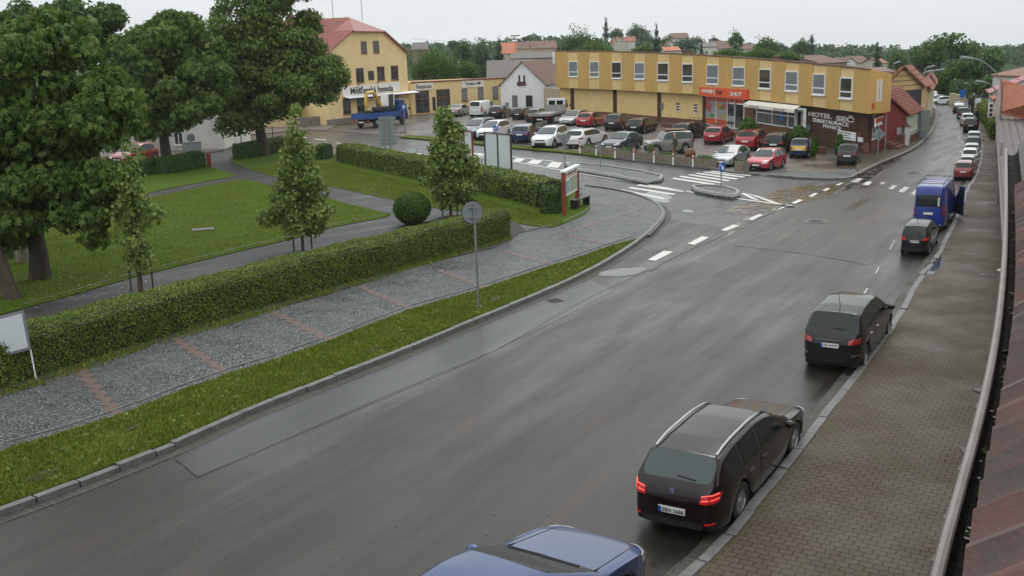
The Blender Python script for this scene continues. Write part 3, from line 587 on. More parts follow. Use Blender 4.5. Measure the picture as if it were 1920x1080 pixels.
# --- grass blades on the near verge and the lawn edge
def blades(px_poly,n,h,label,seed,name='grass_blades',z=.13,m=None):
    rs=np.random.RandomState(seed); P=np.array([tuple(p)[:2] if isinstance(p,Vector) else tuple(G(*p,z))[:2] for p in px_poly]); lo,hi=P.min(0),P.max(0); pts=[]
    while len(pts)<n:
        q=lo+rs.uniform(size=(n*4,2))*(hi-lo); ins=np.zeros(len(q),bool); j=len(P)-1
        for i in range(len(P)):
            c=((P[i,1]>q[:,1])!=(P[j,1]>q[:,1]))&(q[:,0]<(P[j,0]-P[i,0])*(q[:,1]-P[i,1])/(P[j,1]-P[i,1]+1e-12)+P[i,0]); ins^=c; j=i
        keep=q[ins]; g=np.sin(keep[:,0]*1.9+np.sin(keep[:,1]*1.3)*2)*np.sin(keep[:,1]*1.6+1)+rs.normal(size=len(keep))*.7; pts+=list(keep[g>-.45])
    q=np.array(pts[:n]); a=rs.uniform(0,6.283,n); hh=h*rs.uniform(.4,1.5,n); wd=.009+.006*rs.uniform(size=n); tuft=rs.uniform(size=n)>.9; hh[tuft]*=1.3; wd[tuft]*=2.2
    dx,dy=np.cos(a),np.sin(a); le=hh*rs.uniform(.2,.9,n); b=a+1.57
    v0=np.stack([q[:,0]-dx*wd,q[:,1]-dy*wd,np.full(n,z)],1); v1=np.stack([q[:,0]+dx*wd,q[:,1]+dy*wd,np.full(n,z)],1)
    tx=q[:,0]+np.cos(b)*le; ty=q[:,1]+np.sin(b)*le; v2=np.stack([tx+dx*wd*.2,ty+dy*wd*.2,z+hh],1); v3=np.stack([tx-dx*wd*.2,ty-dy*wd*.2,z+hh],1)
    V=np.stack([v0,v1,v2,v3],1).reshape(-1,3); tag(link(name,np_mesh(name,V,np.arange(4*n).reshape(n,4),[m or M['blade']])),label,'grass',kind='stuff')
blades(outer[1:-1]+LKin[::-1],85000,.045,'rough green grass blades growing on the roadside verge',1)
blades([p for p in LA if p[0]>-90],60000,.05,'short mown grass blades on the lawn between the park paths',2)
wd=[]; rs_=np.random.RandomState(44)
for i in range(420):
    k=rs_.randint(0,len(outer)-2); a_=G(*outer[k],.13).lerp(G(*outer[k+1],.13),rs_.uniform()); b_=LKin[int(np.clip(k/len(outer)*len(LKin)+rs_.randint(-2,3),0,len(LKin)-1))]; q=a_.lerp(b_,rs_.uniform(.05,.95)); P_,D_=clump_points((q.x,q.y,.14),(.08,.08,.03),7,rs_,.3,.6); wd.append(leaf_arrays(P_,D_,.06,'quad',0,2.2,rs_)[0])
wd=np.concatenate(wd); tag(link('verge_weeds',np_mesh('verge_weeds',wd,np.arange(len(wd)).reshape(-1,4),[M['l_young']])),'broad-leaved weeds scattered in the roadside verge','weeds',kind='stuff')
for i,(x_,y_,rx_,ry_) in enumerate(((76,890,26,9),(700,655,14,3),(930,560,10,3),(250,800,14,4),(1040,527,12,3))): puddle('bare_soil',x_,y_,rx_,ry_,.150+i*.001,M['soil'],-.3,seed=60+i,j=.5)
blades([(632,310),(700,326),(800,349),(900,371),(1015,402),(1060,418),(1034,425),(975,417),(880,397),(754,376),(624,349),(508,328),(470,318),(560,300)],50000,.07,'short mown grass blades on the lawn beside the roadside hedge',5)
blades([(0,746),(78,722),(272,655),(480,594),(780,503),(960,449),(955,443),(780,493),(480,583),(272,643),(0,734)],5000,.07,'weeds and grass growing along the foot of the long hedge',3)
# ================================================================ BUILDINGS
M['cream']=mat('cream_render',(.74,.58,.30),.85,var=.10,vs=.8,bump=.3,bs=30)
M['yellow']=mat('yellow_render',(.76,.585,.29),.85,var=.08,vs=.5,bump=.3,bs=30)
M['ochre']=mat('ochre_panel',(.54,.34,.10),.75,var=.09,vs=.9,stretch=(1,1,.35),bump=.2,bs=30)
M['pale']=mat('pale_ochre_panel',(.71,.52,.23),.75,var=.07,vs=1.2,stretch=(1,1,.35),bump=.2,bs=30)
M['white']=mat('white_wall',(.78,.79,.80),.8,var=.08,vs=1.5,bump=.5,bs=16)
M['frame']=mat('white_frame',(.80,.81,.82),.5); M['brown']=mat('brown_frame',(.16,.055,.025),.5); M['dframe']=mat('dark_frame',(.04,.035,.03),.5)
M['glass']=mat('window_glass',(.022,.026,.028),.08,spec=.7,var=.5,vs=.8); M['glass2']=mat('curtained_glass',(.17,.205,.225),.15,var=.3,vs=3,stretch=(6,6,.5)); M['glassd']=mat('dark_glass',(.025,.014,.012),.12)
M['redroof']=mat('red_sheet_roof',(.26,.06,.042),.4,var=.4,vs=1.4,stretch=(1,1,.3)); M['tile']=mat('clay_tiles',(.25,.075,.04),.7,var=.35,vs=2.5,bump=.5,bs=20)
M['orange']=mat('orange_tiles',(.42,.13,.06),.7,var=.25,vs=1.5); M['brownroof']=mat('brown_tiles',(.15,.085,.06),.8,var=.35,vs=2); M['greyroof']=mat('grey_slate',(.085,.07,.065),.6,var=.4,vs=2.5)
M['stone']=mat('stone_plinth',(.19,.165,.145),.85,var=.3,vs=2,bump=.6,bs=10); M['brick']=m_paver('brown_wall_tiles',(.10,.05,.032),(.075,.038,.026),(.05,.03,.022),0,.3,.09)
M['brickred']=mat('red_brick_plinth',(.15,.055,.04),.7,var=.3,vs=6,bump=.6,bs=20)
M['lett']=mat('white_letter',(.72,.72,.70),.5); M['black']=mat('black_letter',(.015,.015,.015),.5); M['board']=mat('sign_board_white',(.78,.75,.68),.6,var=.06,vs=1)
M['orangep']=mat('orange_sign',(.72,.085,.01),.4); M['redp']=mat('red_paint',(.45,.03,.02),.5); M['metal']=mat('galvanised_steel',(.26,.28,.29),.42,metal=.55,var=.15,vs=4)
M['dmetal']=mat('dark_metal',(.035,.035,.037),.45,metal=.4); M['wood']=mat('brown_wood',(.13,.06,.025),.6,var=.3,vs=5,stretch=(6,6,1)); M['blue']=mat('sign_blue',(.01,.11,.42),.4)
M['concrete']=mat('weathered_concrete',(.20,.17,.13),.85,var=.35,vs=2.5,bump=.7,bs=18); M['zinc']=mat('zinc_edge',(.30,.27,.24),.4,metal=.5)
def wallmat(n,c,v=.1): return mat(n,c,.85,var=v,vs=.9,bump=.3,bs=25)
class Wall:
    """vertical plane through two ground points; N points towards the camera side"""
    def __init__(s,a,b,px=True):
        s.O=G(*a,0) if px else Vector((a[0],a[1],0)); B=G(*b,0) if px else Vector((b[0],b[1],0))
        s.L=(B-s.O).length; s.U=(B-s.O).normalized(); s.N=Vector((s.U.y,-s.U.x,0))
        if s.N.dot(-s.O)<0: s.N=-s.N
    def uz(s,px,py):
        d=ray(px,py); c=Vector((0,0,H)); t=(s.O-c).dot(s.N)/d.dot(s.N); p=c+d*t; return (p-s.O).dot(s.U),p.z
    def P(s,u,z,o=0): return s.O+s.U*u+s.N*o+Vector((0,0,z))
    def fr(s,z=0): return (s.O+Vector((0,0,z)),s.U,s.N)
    def rect(s,x0,y0,x1,y1):   # px box -> u0,u1,z0,z1
        a=[s.uz(x,y) for x in (x0,x1) for y in (y0,y1)]; u0=(a[0][0]+a[1][0])/2;u1=(a[2][0]+a[3][0])/2; z1=(a[0][1]+a[2][1])/2; z0=(a[1][1]+a[3][1])/2
        return min(u0,u1),max(u0,u1),min(z0,z1),max(z0,z1)
def loc(mb,t): mb.v=[(x-t.location.x,y-t.location.y,z-t.location.z) for x,y,z in mb.v]; return mb
def window(t,W,r,fm,gm,bars=('v',.5),fw=.09,sill=None,dep=.08,name='window'):
    u0,u1,z0,z1=r; a=MB(); fr=W.fr(); f=fw
    a.box((u0,-dep,z0),(u0+f,.03,z1),0,fr);a.box((u1-f,-dep,z0),(u1,.03,z1),0,fr);a.box((u0+f,-dep,z0),(u1-f,.03,z0+f),0,fr);a.box((u0+f,-dep,z1-f),(u1-f,.03,z1),0,fr)
    if bars:
        if bars[0]=='v': m=u0+(u1-u0)*bars[1]; a.box((m-f*.4,-dep,z0+f),(m+f*.4,.027,z1-f),0,fr)
        if bars[0]=='h': m=z0+(z1-z0)*bars[1]; a.box((u0+f,-dep,m-f*.5),(u1-f,.027,m+f*.5),0,fr)
    if sill: a.box((u0-.06,0,z0-.07),(u1+.06,.12,z0-.002),0,fr)
    o=loc(a,t).build(name,fm,t); g=MB(); g.box((u0+f*.5,-dep-.02,z0+f*.5),(u1-f*.5,.006,z1-f*.5),0,fr); loc(g,t).build('pane',gm,o); return o
def wallbox(t,W,u0,u1,z0,z1,m,o=0,d=.3,name='wall'):
    a=MB().box((u0,-d,z0),(u1,o,z1),0,W.fr()); return loc(a,t).build(name,m,t)
FONT={}
def text(s,W,r,m,t,name='lettering',o=.05,ex=.01,bold=0,slant=0,fitw=True):
    """letters fitted into the rectangle r on wall W"""
    cu=bpy.data.curves.new(name,'FONT'); cu.body=s; cu.size=1; cu.extrude=.5; cu.resolution_u=3; cu.offset=bold
    ob=bpy.data.objects.new('tmp',cu); C.objects.link(ob); dg=bpy.context.evaluated_depsgraph_get(); me=bpy.data.meshes.new_from_object(ob.evaluated_get(dg)); bpy.data.objects.remove(ob); bpy.data.curves.remove(cu)
    n=len(me.vertices); co=np.zeros(n*3); me.vertices.foreach_get('co',co); co=co.reshape(-1,3); lo,hi=co.min(0),co.max(0)
    u0,u1,z0,z1=r; flip=(W.U.cross(Vector((0,0,1)))).dot(W.N)<0
    x=(co[:,0]-lo[0])/(hi[0]-lo[0]); y=(co[:,1]-lo[1])/(hi[1]-lo[1]); x=x+slant*(y-.5)
    x=1-x if flip else x
    u=u0+(u1-u0)*x; z=z0+(z1-z0)*y; k=o+ex*(co[:,2]/.5)
    P=np.array(W.O)[None]+np.array(W.U)[None]*u[:,None]+np.array(W.N)[None]*k[:,None]; P[:,2]=z
    if t is not None: P-=np.array(t.matrix_world.translation if t.parent else t.location)
    me.vertices.foreach_set('co',P.ravel()); me.name=name; me.materials.clear(); me.materials.append(m); me.update(); return link(name,me,t)
# ---------------------------------------------------------------- the long two-storey yellow building with the restaurant
BOT=[(1042.5,164.6),(1141.7,168),(1229,173),(1316.7,177.5),(1406,186),(1504,197.5),(1600,210),(1629,213.5)]
TOPY=[95.8,96,98.7,103,108.5,117,126.5,130.5]
zbf=lambda x:3.45-(x-1042)/(1629-1042)*.45
BX=[p[0] for p in BOT]
def bot(x): 
    y=np.interp(x,BX,[p[1] for p in BOT]); return G(x,y,zbf(x))
def topz(x): q=bot(x); return HT(q,x,np.interp(x,BX,TOPY))
hb=empty('hotel_building',(22,80,0),0,'long yellow two-storey building with alternating ochre panels above a brown tiled restaurant corner','building')
edges=[1042.5,1065.4,1084,1104,1123.7,1146,1165.4,1189,1209,1232,1254,1277.5,1299,1324,1347,1372,1396,1422,1445,1471,1496,1522,1547,1573,1598,1629]
wm=MB(); TH=.25; WALLS={}
for i,(a,b) in enumerate(zip(edges,edges[1:])):
    A,B=bot(a),bot(b); lo=(A.z+B.z)/2; za,zb_=topz(a),topz(b); o=.0 if i%2==0 else -.05
    U=(B-A); U.z=0; L=U.length; U.normalize(); N=Vector((U.y,-U.x,0)); N=N if N.dot(-A)>0 else -N
    W=Wall((A.x,A.y),(B.x,B.y),px=False); WALLS[i]=W
    p=[A+N*o,B+N*o]; q=[A-N*TH,B-N*TH]
    V=[Vector((p[0].x,p[0].y,A.z)),Vector((p[1].x,p[1].y,B.z)),Vector((p[1].x,p[1].y,zb_)),Vector((p[0].x,p[0].y,za)),Vector((q[0].x,q[0].y,A.z)),Vector((q[1].x,q[1].y,B.z)),Vector((q[1].x,q[1].y,zb_)),Vector((q[0].x,q[0].y,za))]
    wm.add(V,[(0,1,2,3),(4,7,6,5),(0,4,5,1),(3,2,6,7),(0,3,7,4),(1,5,6,2)],i%2)
# rounded end of the upper floor
e0=bot(1629); e1=G(1655,212,3.0); e2=G(1669,209,3.0)
for a,b,ya,yb in ((e0,e1,(1629,130.5),(1655,135)),(e1,e2,(1655,135),(1669,138))):
    za,zb_=HT(a,*ya),HT(b,*yb); U=(b-a); U.normalize(); N=Vector((U.y,-U.x,0)); N=N if N.dot(-a)>0 else -N
    V=[a,b,Vector((b.x,b.y,zb_)),Vector((a.x,a.y,za))]; Q=[v-N*TH for v in V]; wm.add(V+Q,[(0,1,2,3),(4,7,6,5),(0,4,5,1),(3,2,6,7),(0,3,7,4),(1,5,6,2)],0)
loc(wm,hb).build('upper_wall',[M['ochre'],M['pale']],hb)
BK=18
rf=MB(); T=[Vector((bot(x).x,bot(x).y,topz(x)-.12)) for x in edges]+[Vector((e2.x,e2.y,HT(e2,1669,138)-.12))]
Bk=[v+Vector((3.2,11.5,0))*1.1 for v in T]; n=len(T); rf.add(T+Bk,[(i,i+1,n+i+1,n+i) for i in range(n-1)]); loc(rf,hb).build('roof',M['greyroof'],hb)
sf=MB(); T=[Vector((bot(x).x,bot(x).y,bot(x).z+.03)) for x in edges]+[Vector((e2.x,e2.y,3.03))]; Bk=[v+Vector((3.2,11.5,0))*1.1 for v in T]; sf.add(T+Bk,[(i,i+1,n+i+1,n+i) for i in range(n-1)]); loc(sf,hb).build('soffit',M['concrete'],hb)
ew=MB(); a=Vector((e2.x,e2.y,3.0)); b=Vector((e2.x+3.52,e2.y+12.65,3)); ew.add([a,b,b+Vector((0,0,2.5)),a+Vector((0,0,2.5))],[(0,1,2,3)]); loc(ew,hb).build('end_wall',M['ochre'],hb)
cp=MB()
for a,b in zip(edges,edges[1:]):
    A=bot(a);B=bot(b);A.z=topz(a);B.z=topz(b); cp.tube([A,B],.07,6)
loc(cp,hb).build('coping',M['brownroof'],hb)
wins=[(1075,115,144),(1115,115,145),(1156,116,147),(1199,117,148.5),(1243,117.5,151),(1289,119,154),(1336,121,158),(1385,125,161),(1434,129,166.5),(1484,133,171),(1535,138,178),(1586,144.5,185)]
dark=[0,0,2,0,1,1,0,0,1,0,0,1]
for i,(cx,y0,y1) in enumerate(wins):
    W=WALLS[2*i+1]; hw=(edges[2*i+2]-edges[2*i+1])/2-.6
    r=W.rect(cx-hw,y0,cx+hw,y1); r=(max(.02,r[0]),min(W.L-.02,r[1]),r[2],r[3])
    W2=Wall((W.O.x,W.O.y),(W.O.x+W.U.x,W.O.y+W.U.y),px=False)
    o=window(hb,W2,r,M['frame'],(M['glass2'],M['glass'],M['glassd'])[dark[i]],('h',.32),.10,sill=1,dep=.1)
for x in (1645.5,1651.5):   # narrow staircase windows
    W=Wall((e0.x,e0.y),(e1.x,e1.y),px=False); r=W.rect(x-1.6,149,x+1.6,190); window(hb,W,r,M['frame'],M['glass2'],None,.05)
# ground floor: recessed wall with brown pillars
PF=lambda x:(lambda a:Vector((a.x,a.y,0))+Vector((.62,.78,0))*.9)(bot(x))
def gw(x0,x1,m,z0=0,z1=None,name='wall',o=0,n=3):
    mb=MB(); xs=np.linspace(x0,x1,n)
    for a,b in zip(xs,xs[1:]):
        A,B=PF(a),PF(b); W=Wall((A.x,A.y),(B.x,B.y),px=False); mb.box((0,-.3,z0),(W.L,o,(z1 if z1 else bot((a+b)/2).z+.02)),0,W.fr())
    return loc(mb,hb).build(name,m,hb)
M['lowyel']=wallmat('lower_yellow_wall',(.74,.54,.24))
for a,b in ((1042.5,1063),(1069,1143),(1149,1226),(1232,1312)): gw(a,b,M['lowyel'])
for x in (1066,1146,1229,1314): gw(x-2.6,x+2.6,M['brick'],o=.12,name='pillar',n=2)
gw(1072,1311,M['brickred'],0,.55,'plinth',o=.10,n=8)
gw(1504,1621,M['brick'],0,None,'brick_wall',n=4)
# shop front
def gwall(x0,x1): A,B=PF(x0),PF(x1); return Wall((A.x,A.y),(B.x,B.y),px=False)
SW=gwall(1316,1388)
st=empty('storefront',SW.P(SW.L/2,0),0,'glazed grocery shop front with red bands and pictures of fruit','storefront')
M['shopglass']=mat('shop_poster_grey',(.30,.33,.36),.3); u=SW.L
a=MB(); [a.box((u*k-.07,-.1,.25),(u*k+.07,.06,3.2),0,SW.fr()) for k in (0,.30,.59,.78,1.0)]; [a.box((.07,-.1,z_),(u-.07,.05,z_+.1),0,SW.fr()) for z_ in (.15,3.0)]; loc(a,st).build('frame',M['frame'],st)
for k0,k1 in ((0,.30),(.30,.59)):
    g=MB().box((u*k0+.08,-.12,.9),(u*k1-.08,.02,2.6),0,SW.fr()); loc(g,st).build('poster_pane',M['shopglass'],st)
g=MB().box((u*.60,-.12,.5),(u*.77,.02,2.5),0,SW.fr()).box((u*.79,-.12,.2),(u-.08,.02,2.5),0,SW.fr()); loc(g,st).build('pane',M['glass'],st)
g=MB().box((.08,-.12,.25),(u*.59,.035,.85),0,SW.fr()).box((.08,-.12,2.62),(u-.08,.035,3.0),0,SW.fr()); loc(g,st).build('red_band',M['orangep'],st)
g=MB().box((u*.60,.03,.75),(u*.78,.05,1.35),0,SW.fr()); loc(g,st).build('notice',M['shopglass'],st)
fr=[mat('fruit_red',(.5,.07,.05),.5),mat('fruit_yellow',(.6,.30,.03),.5),mat('fruit_green',(.06,.25,.03),.5),mat('bread',(.45,.28,.10),.5)]
for (k,z,rx,rz,mi) in ((.07,2.1,.9,.38,0),(.10,1.7,.5,.25,0),(.38,2.15,.9,.28,1),(.50,2.15,.5,.3,0),(.18,1.15,.6,.2,2),(.36,1.25,.25,.35,3),(.50,1.2,.6,.3,3),(.43,2.0,.5,.2,2)):
    q=MB(); c=SW.P(u*k,z,.04); pts=[c+SW.U*rx*math.cos(t*.4189)*1.+Vector((0,0,rz*math.sin(t*.4189))) for t in range(15)]; q.slab(pts,SW.N,.02); loc(q,st).build('fruit_picture',fr[mi],st)
# orange fascia sign
A,B=bot(1316),bot(1405); Ws=Wall((A.x,A.y),(B.x,B.y),px=False)
sg=empty('shop_sign',Ws.P(Ws.L/2,3.1),0,'orange fascia sign reading COOP TIP 24/7 over the shop front','sign'); r=Ws.rect(1316,163,1404.5,185); rl=Ws.uz(1316,163)[1];rr=Ws.uz(1404.5,168)[1]; bl=Ws.uz(1316,179)[1]; br=Ws.uz(1404.5,187)[1]
q=MB(); q.slab([Ws.P(0,bl,.3),Ws.P(Ws.L,br,.3),Ws.P(Ws.L,rr,.3),Ws.P(0,rl,.3)],Ws.N,.25); loc(q,sg).build('board',M['orangep'],sg)
zc=lambda k:(bl+br)/2+(br-bl)*(k-.5); hh=rl-bl
def tx(s,k0,k1,f0,f1,m,W=Ws,t=sg,bold=.01): z=zc((k0+k1)/2); return text(s,W,(W.L*k0,W.L*k1,z+hh*f0,z+hh*f1),m,t,o=.32,bold=bold)
tx('coop',.06,.32,.28,.78,M['lett'],bold=.04); tx('TIP',.38,.52,.28,.72,M['black'],bold=.02); tx('24/7',.68,.92,.28,.75,M['lett'],bold=.03); tx('|',.345,.355,.15,.85,M['lett'])
# restaurant window and awning
RW=gwall(1408,1504)
rt=empty('restaurant_window',RW.P(RW.L/2,.9),0,'wide white framed restaurant window with net curtains under the awning','window')
r=RW.rect(1419,199,1490,237)
u0,u1=RW.uz(1419,215)[0],RW.uz(1491,225)[0]; z0,z1=1.05,2.62; a=MB()
for k in (0,.43,.83,1): a.box((u0+(u1-u0)*k-.06,-.1,z0),(u0+(u1-u0)*k+.06,.06,z1),0,RW.fr())
for z in (z0,z0+.95,z1): a.box((u0,-.1,z-.05),(u1,.055,z+.05),0,RW.fr())
loc(a,rt).build('frame',M['frame'],rt); g=MB().box((u0,-.12,z0),(u1,.01,z1),0,RW.fr()); loc(g,rt).build('pane',mat('net_curtained_glass',(.10,.115,.13),.15,var=.7,vs=5,stretch=(5,5,.3)),rt)
g=MB().box((u0+(u1-u0)*.62,.02,1.6),(u0+(u1-u0)*.72,.05,2.2),0,RW.fr()); loc(g,rt).build('poster',M['blue'],rt)
gw(1405,1419,M['brick'],n=2,name='brick_wall'); gw(1419,1491,M['brick'],0,1.1,n=3,name='brick_wall'); gw(1419,1504,M['dframe'],2.78,3.2,n=3,name='lintel'); 
dr=RW.rect(1495,213,1507,240); window(hb,RW,(RW.uz(1494,222)[0],RW.uz(1504,224)[0],.5,2.6),M['frame'],M['glass'],None,.12,name='door')
gw(1388,1405,M['wood'],n=2,name='wooden_porch')
aw=empty('awning',RW.P(RW.L/2,2.9),0,'long cream folding awning lettered HOTEL SEC above the restaurant window','awning')
Aw=Wall((bot(1406).x,bot(1406).y),(bot(1503).x,bot(1503).y),px=False); q=MB(); L=Aw.L
q.slab([Aw.P(0,2.78,.6),Aw.P(L,2.78,.6),Aw.P(L,3.05,.1),Aw.P(0,3.05,.1)],Aw.N,.05); q.box((0,.57,2.50),(L,.62,2.78),0,Aw.fr()); loc(q,aw).build('canopy',M['board'],aw)
text('HOTEL SEČ',Aw,(L*.12,L*.34,2.55,2.73),M['black'],aw,o=.63); text('HOTEL SEČ',Aw,(L*.62,L*.84,2.55,2.73),M['black'],aw,o=.63)
# big lettering on the brown wall
BW=gwall(1504,1621); hl=empty('hotel_lettering',BW.P(BW.L/2,1.6),0,'white raised letters HOTEL SEC RESTAURACE PIVNICE on the brown tiled wall','sign')
def wt(s,x0,y0,x1,y1,h,bold=.02,m='lett',t=hl,W=BW):   # x0,y0 = lower left px, x1,y1 = lower right
    ua,za=W.uz(x0,y0); ub,zb_=W.uz(x1,y1); zt=W.uz(x0,y0-h)[1]; z=(za+zb_)/2; return text(s,W,(ua,ub,z,z+(zt-za)),M[m],t,o=.04,ex=.03,bold=bold)
wt('HOTEL',1517,217.5,1560.5,223,8.5,.03); wt('SEČ',1569,227,1603,229.5,12.5,.03); wt('RESTAURACE',1533,229.6,1592.5,237.6,6.8,.025); wt('PIVNICE',1544.5,239,1578.5,244.4,6.3,.02)
for (x0,y0,x1,y1) in ((1525,221.5,1531,228),(1580,237,1586,244)):
    r=BW.rect(x0,y0,x1,y1); q=MB().box((r[0],0,r[2]),(r[1],.05,r[3]),0,BW.fr()); loc(q,hl).build('square_logo',M['frame'],hl); q=MB().box((r[0]+.1,.05,r[2]+.1),(r[1]-.1,.06,r[2]+.18),0,BW.fr()).box((r[0]+.1,.05,r[3]-.2),(r[1]-.1,.06,r[3]-.1),0,BW.fr()); loc(q,hl).build('logo_mark',M['dmetal'],hl)
nb=empty('menu_board',BW.P(BW.uz(1590,255)[0],1.2),0,'white menu notice board below the word PIVNICE','sign'); r=BW.rect(1572,246,1606,262); q=MB().box((r[0],0,r[2]),(r[1],.06,r[3]),0,BW.fr()); loc(q,nb).build('board',M['frame'],nb)
q=MB(); 
for i in range(5): q.box((r[0]+.15,.06,r[3]-.18-i*.17),(r[0]+(r[1]-r[0])*(.75-.1*(i%2)),.065,r[3]-.12-i*.17),0,BW.fr())
loc(q,nb).build('print',M['dmetal'],nb)
q=empty('menu_case',BW.P(BW.uz(1615,262)[0],1.2),0,'small lantern-topped menu case beside the hotel corner window','sign'); r=BW.rect(1611,257,1619,266); loc(MB().box((r[0],0,r[2]),(r[1],.12,r[3]),0,BW.fr()),q).build('case',M['frame'],q); loc(MB().blob(BW.P((r[0]+r[1])/2,r[3]+.15,.1),.14),q).build('lantern',M['brown'],q)
q=empty('menu_case',BW.P(BW.uz(1517,242)[0],1.2),0,'tall dark menu case left of the hotel lettering','sign'); r=BW.rect(1513.5,230,1522.5,247); loc(MB().box((r[0],0,r[2]),(r[1],.1,r[3]),0,BW.fr()),q).build('case',M['dmetal'],q); loc(MB().box((r[0]+.1,.1,r[2]+.2),(r[1]-.1,.11,r[3]-.2),0,BW.fr()),q).build('sheet',M['glass2'],q)
# corner entrance, right of x=1621
c0=PF(1621); c1=G(1641,283,0); c2=G(1672,271,0)
CW=Wall((c0.x,c0.y),(c1.x,c1.y),px=False); wallbox(hb,CW,0,CW.L,0,.85,M['brickred'],.12,name='brick_plinth'); wallbox(hb,CW,0,CW.L,2.75,3.0,M['brick'],name='brick_wall')
window(hb,CW,(.15,CW.L-.1,.9,2.75),M['frame'],M['glass2'],('v',.5),.12,name='corner_window')
EW=Wall((c1.x,c1.y),(c2.x,c2.y),px=False); wallbox(hb,EW,0,EW.L,0,3.0,M['brick'],-.6,name='entrance_wall')
stp=empty('entrance_steps',EW.P(EW.L*.4,0,.6),0,'red brick steps leading up to the corner entrance','steps')
for i in range(4): q=MB().box((EW.L*.12-i*.0,-.5,.1+i*.16),(EW.L*.55,1.5-i*.33,.26+i*.16),0,EW.fr()); loc(q,stp).build('step',M['brickred'],stp)
loc(MB().box((EW.L*.56,-.5,.1),(EW.L*.95,1.3,.95),0,EW.fr()),stp).build('cheek_wall',M['brickred'],stp)
q=empty('railing',EW.P(EW.L*.56,.9,1.3),0,'dark railing panel beside the brick entrance steps','railing'); loc(MB().box((EW.L*.6,1.2,.95),(EW.L*.92,1.25,1.7),0,EW.fr()),q).build('panel',M['dmetal'],q); 
q=empty('hanging_sign',EW.P(.5,2.2,.8),0,'red and white brewery sign hanging by the corner window','sign'); r=CW.rect(1624.5,222,1640,233); loc(MB().box((r[0],.55,2.05),(r[1],.62,2.65),0,CW.fr()),q).build('board',M['board'],q); loc(MB().box((r[0]+.1,.62,2.3),(r[1]-.3,.64,2.6),0,CW.fr()),q).build('red_label',M['redp'],q); loc(MB().disc(CW.P(r[1]-.35,2.3,.64),CW.N,.22,.03),q).build('round_mark',M['dmetal'],q)
q=empty('round_sign',EW.P(.8,2.3,.9),0,'round brown and gold pub sign over the entrance steps','sign'); c=AT(1650,222,c1.y-.8); loc(MB().disc(c,(.3,-1,0),.42,.1,24),q).build('disc',M['brown'],q); loc(MB().disc(c+Vector((.02,-.06,0)),(.3,-1,0),.22,.06,20),q).build('mark',mat('gold',(.5,.33,.08),.4,metal=.3),q)
q=empty('projecting_sign',EW.P(EW.L*.6,2.3,.7),0,'two small white square signs lettered S above the entrance','sign'); 
for k,s in ((.62,'B'),(.84,'S')):
    loc(MB().box((EW.L*k-.22,.3,2.35),(EW.L*k+.2,.36,2.8),0,EW.fr()),q).build('board',M['frame'],q); text(s,EW,(EW.L*k-.12,EW.L*k+.1,2.43,2.72),M['dmetal'],q,o=.38)
q=empty('notice',EW.P(EW.L*.5,1.5,.3),0,'white opening-hours notices beside the entrance','sign'); loc(MB().box((EW.L*.38,-.5,1.5),(EW.L*.5,.02,2.4),0,EW.fr()).box((EW.L*.55,-.5,1.7),(EW.L*.66,.02,2.3),0,EW.fr()),q).build('sheet',M['board'],q)
wl=EW; q=empty('house_number_sign',Wall((e0.x,e0.y),(e1.x,e1.y),px=False).P(.5,3.5,.1),0,'small red plate on the ochre corner panel','sign'); W=Wall((e0.x,e0.y),(e1.x,e1.y),px=False); r=W.rect(1634,194,1638.5,204); loc(MB().box((r[0],0,r[2]),(r[1],.05,r[3]),0,W.fr()),q).build('plate',M['redp'],q)
# roof things
for px_,py_,w_,h_,lab,m_ in ((1290,97,14,5,'low brick chimney above the middle of the yellow building','brickred'),(1457,108,7,5,'brick chimney above the right half of the yellow building','brickred'),(1038,99,4,6,'white chimney at the left end of the yellow building roof','white')):
    c=AT(px_,py_,bot(px_ if px_>1043 else 1044).y+5); k=c.y/FPX; q=empty('chimney',(c.x,c.y,c.z-1),0,lab,'chimney'); MB().box((-w_*k/2,-.4,-.5),(w_*k/2,.4,1+h_*k/2)).build('stack',M[m_],q); MB().box((-w_*k/2-.08,-.48,1+h_*k/2),(w_*k/2+.08,.48,1.1+h_*k/2)).build('cap',M['concrete'],q)
# ground-floor fittings of the yellow wall
def onwall(name,label,cat,x0,y0,x1,y1,m,th=.08,W=None,extra=None):
    W=W or gwall((x0+x1)/2-6,(x0+x1)/2+6); r=W.rect(x0,y0,x1,y1); q=empty(name,W.P((r[0]+r[1])/2,r[2],0),0,label,cat); loc(MB().box((r[0],0,r[2]),(r[1],th,r[3]),0,W.fr()),q).build('board',m,q); return q,W,r
onwall('notice_board','grey metal cabinet on the lower yellow wall','cabinet',1236,192,1244,206,M['metal'])
for x,lab in ((1272,'left of two small poster frames on the yellow wall'),(1305,'right poster frame on the yellow wall beside the brown pillar')):
    q,W,r=onwall('poster_frame',lab,'poster',x-4,194+(x-1272)*.09,x+4.5,209+(x-1272)*.09,M['board']); a=MB(); [a.box((r[0]+.08+(r[1]-r[0])*.42*(i%2),.08,r[2]+.12+.3*(i//2)),(r[0]+.1+(r[1]-r[0])*(.35+.45*(i%2)),.10,r[2]+.32+.3*(i//2)),0,W.fr()) for i in range(6)]; loc(a,q).build('prints',M['brown'],q)
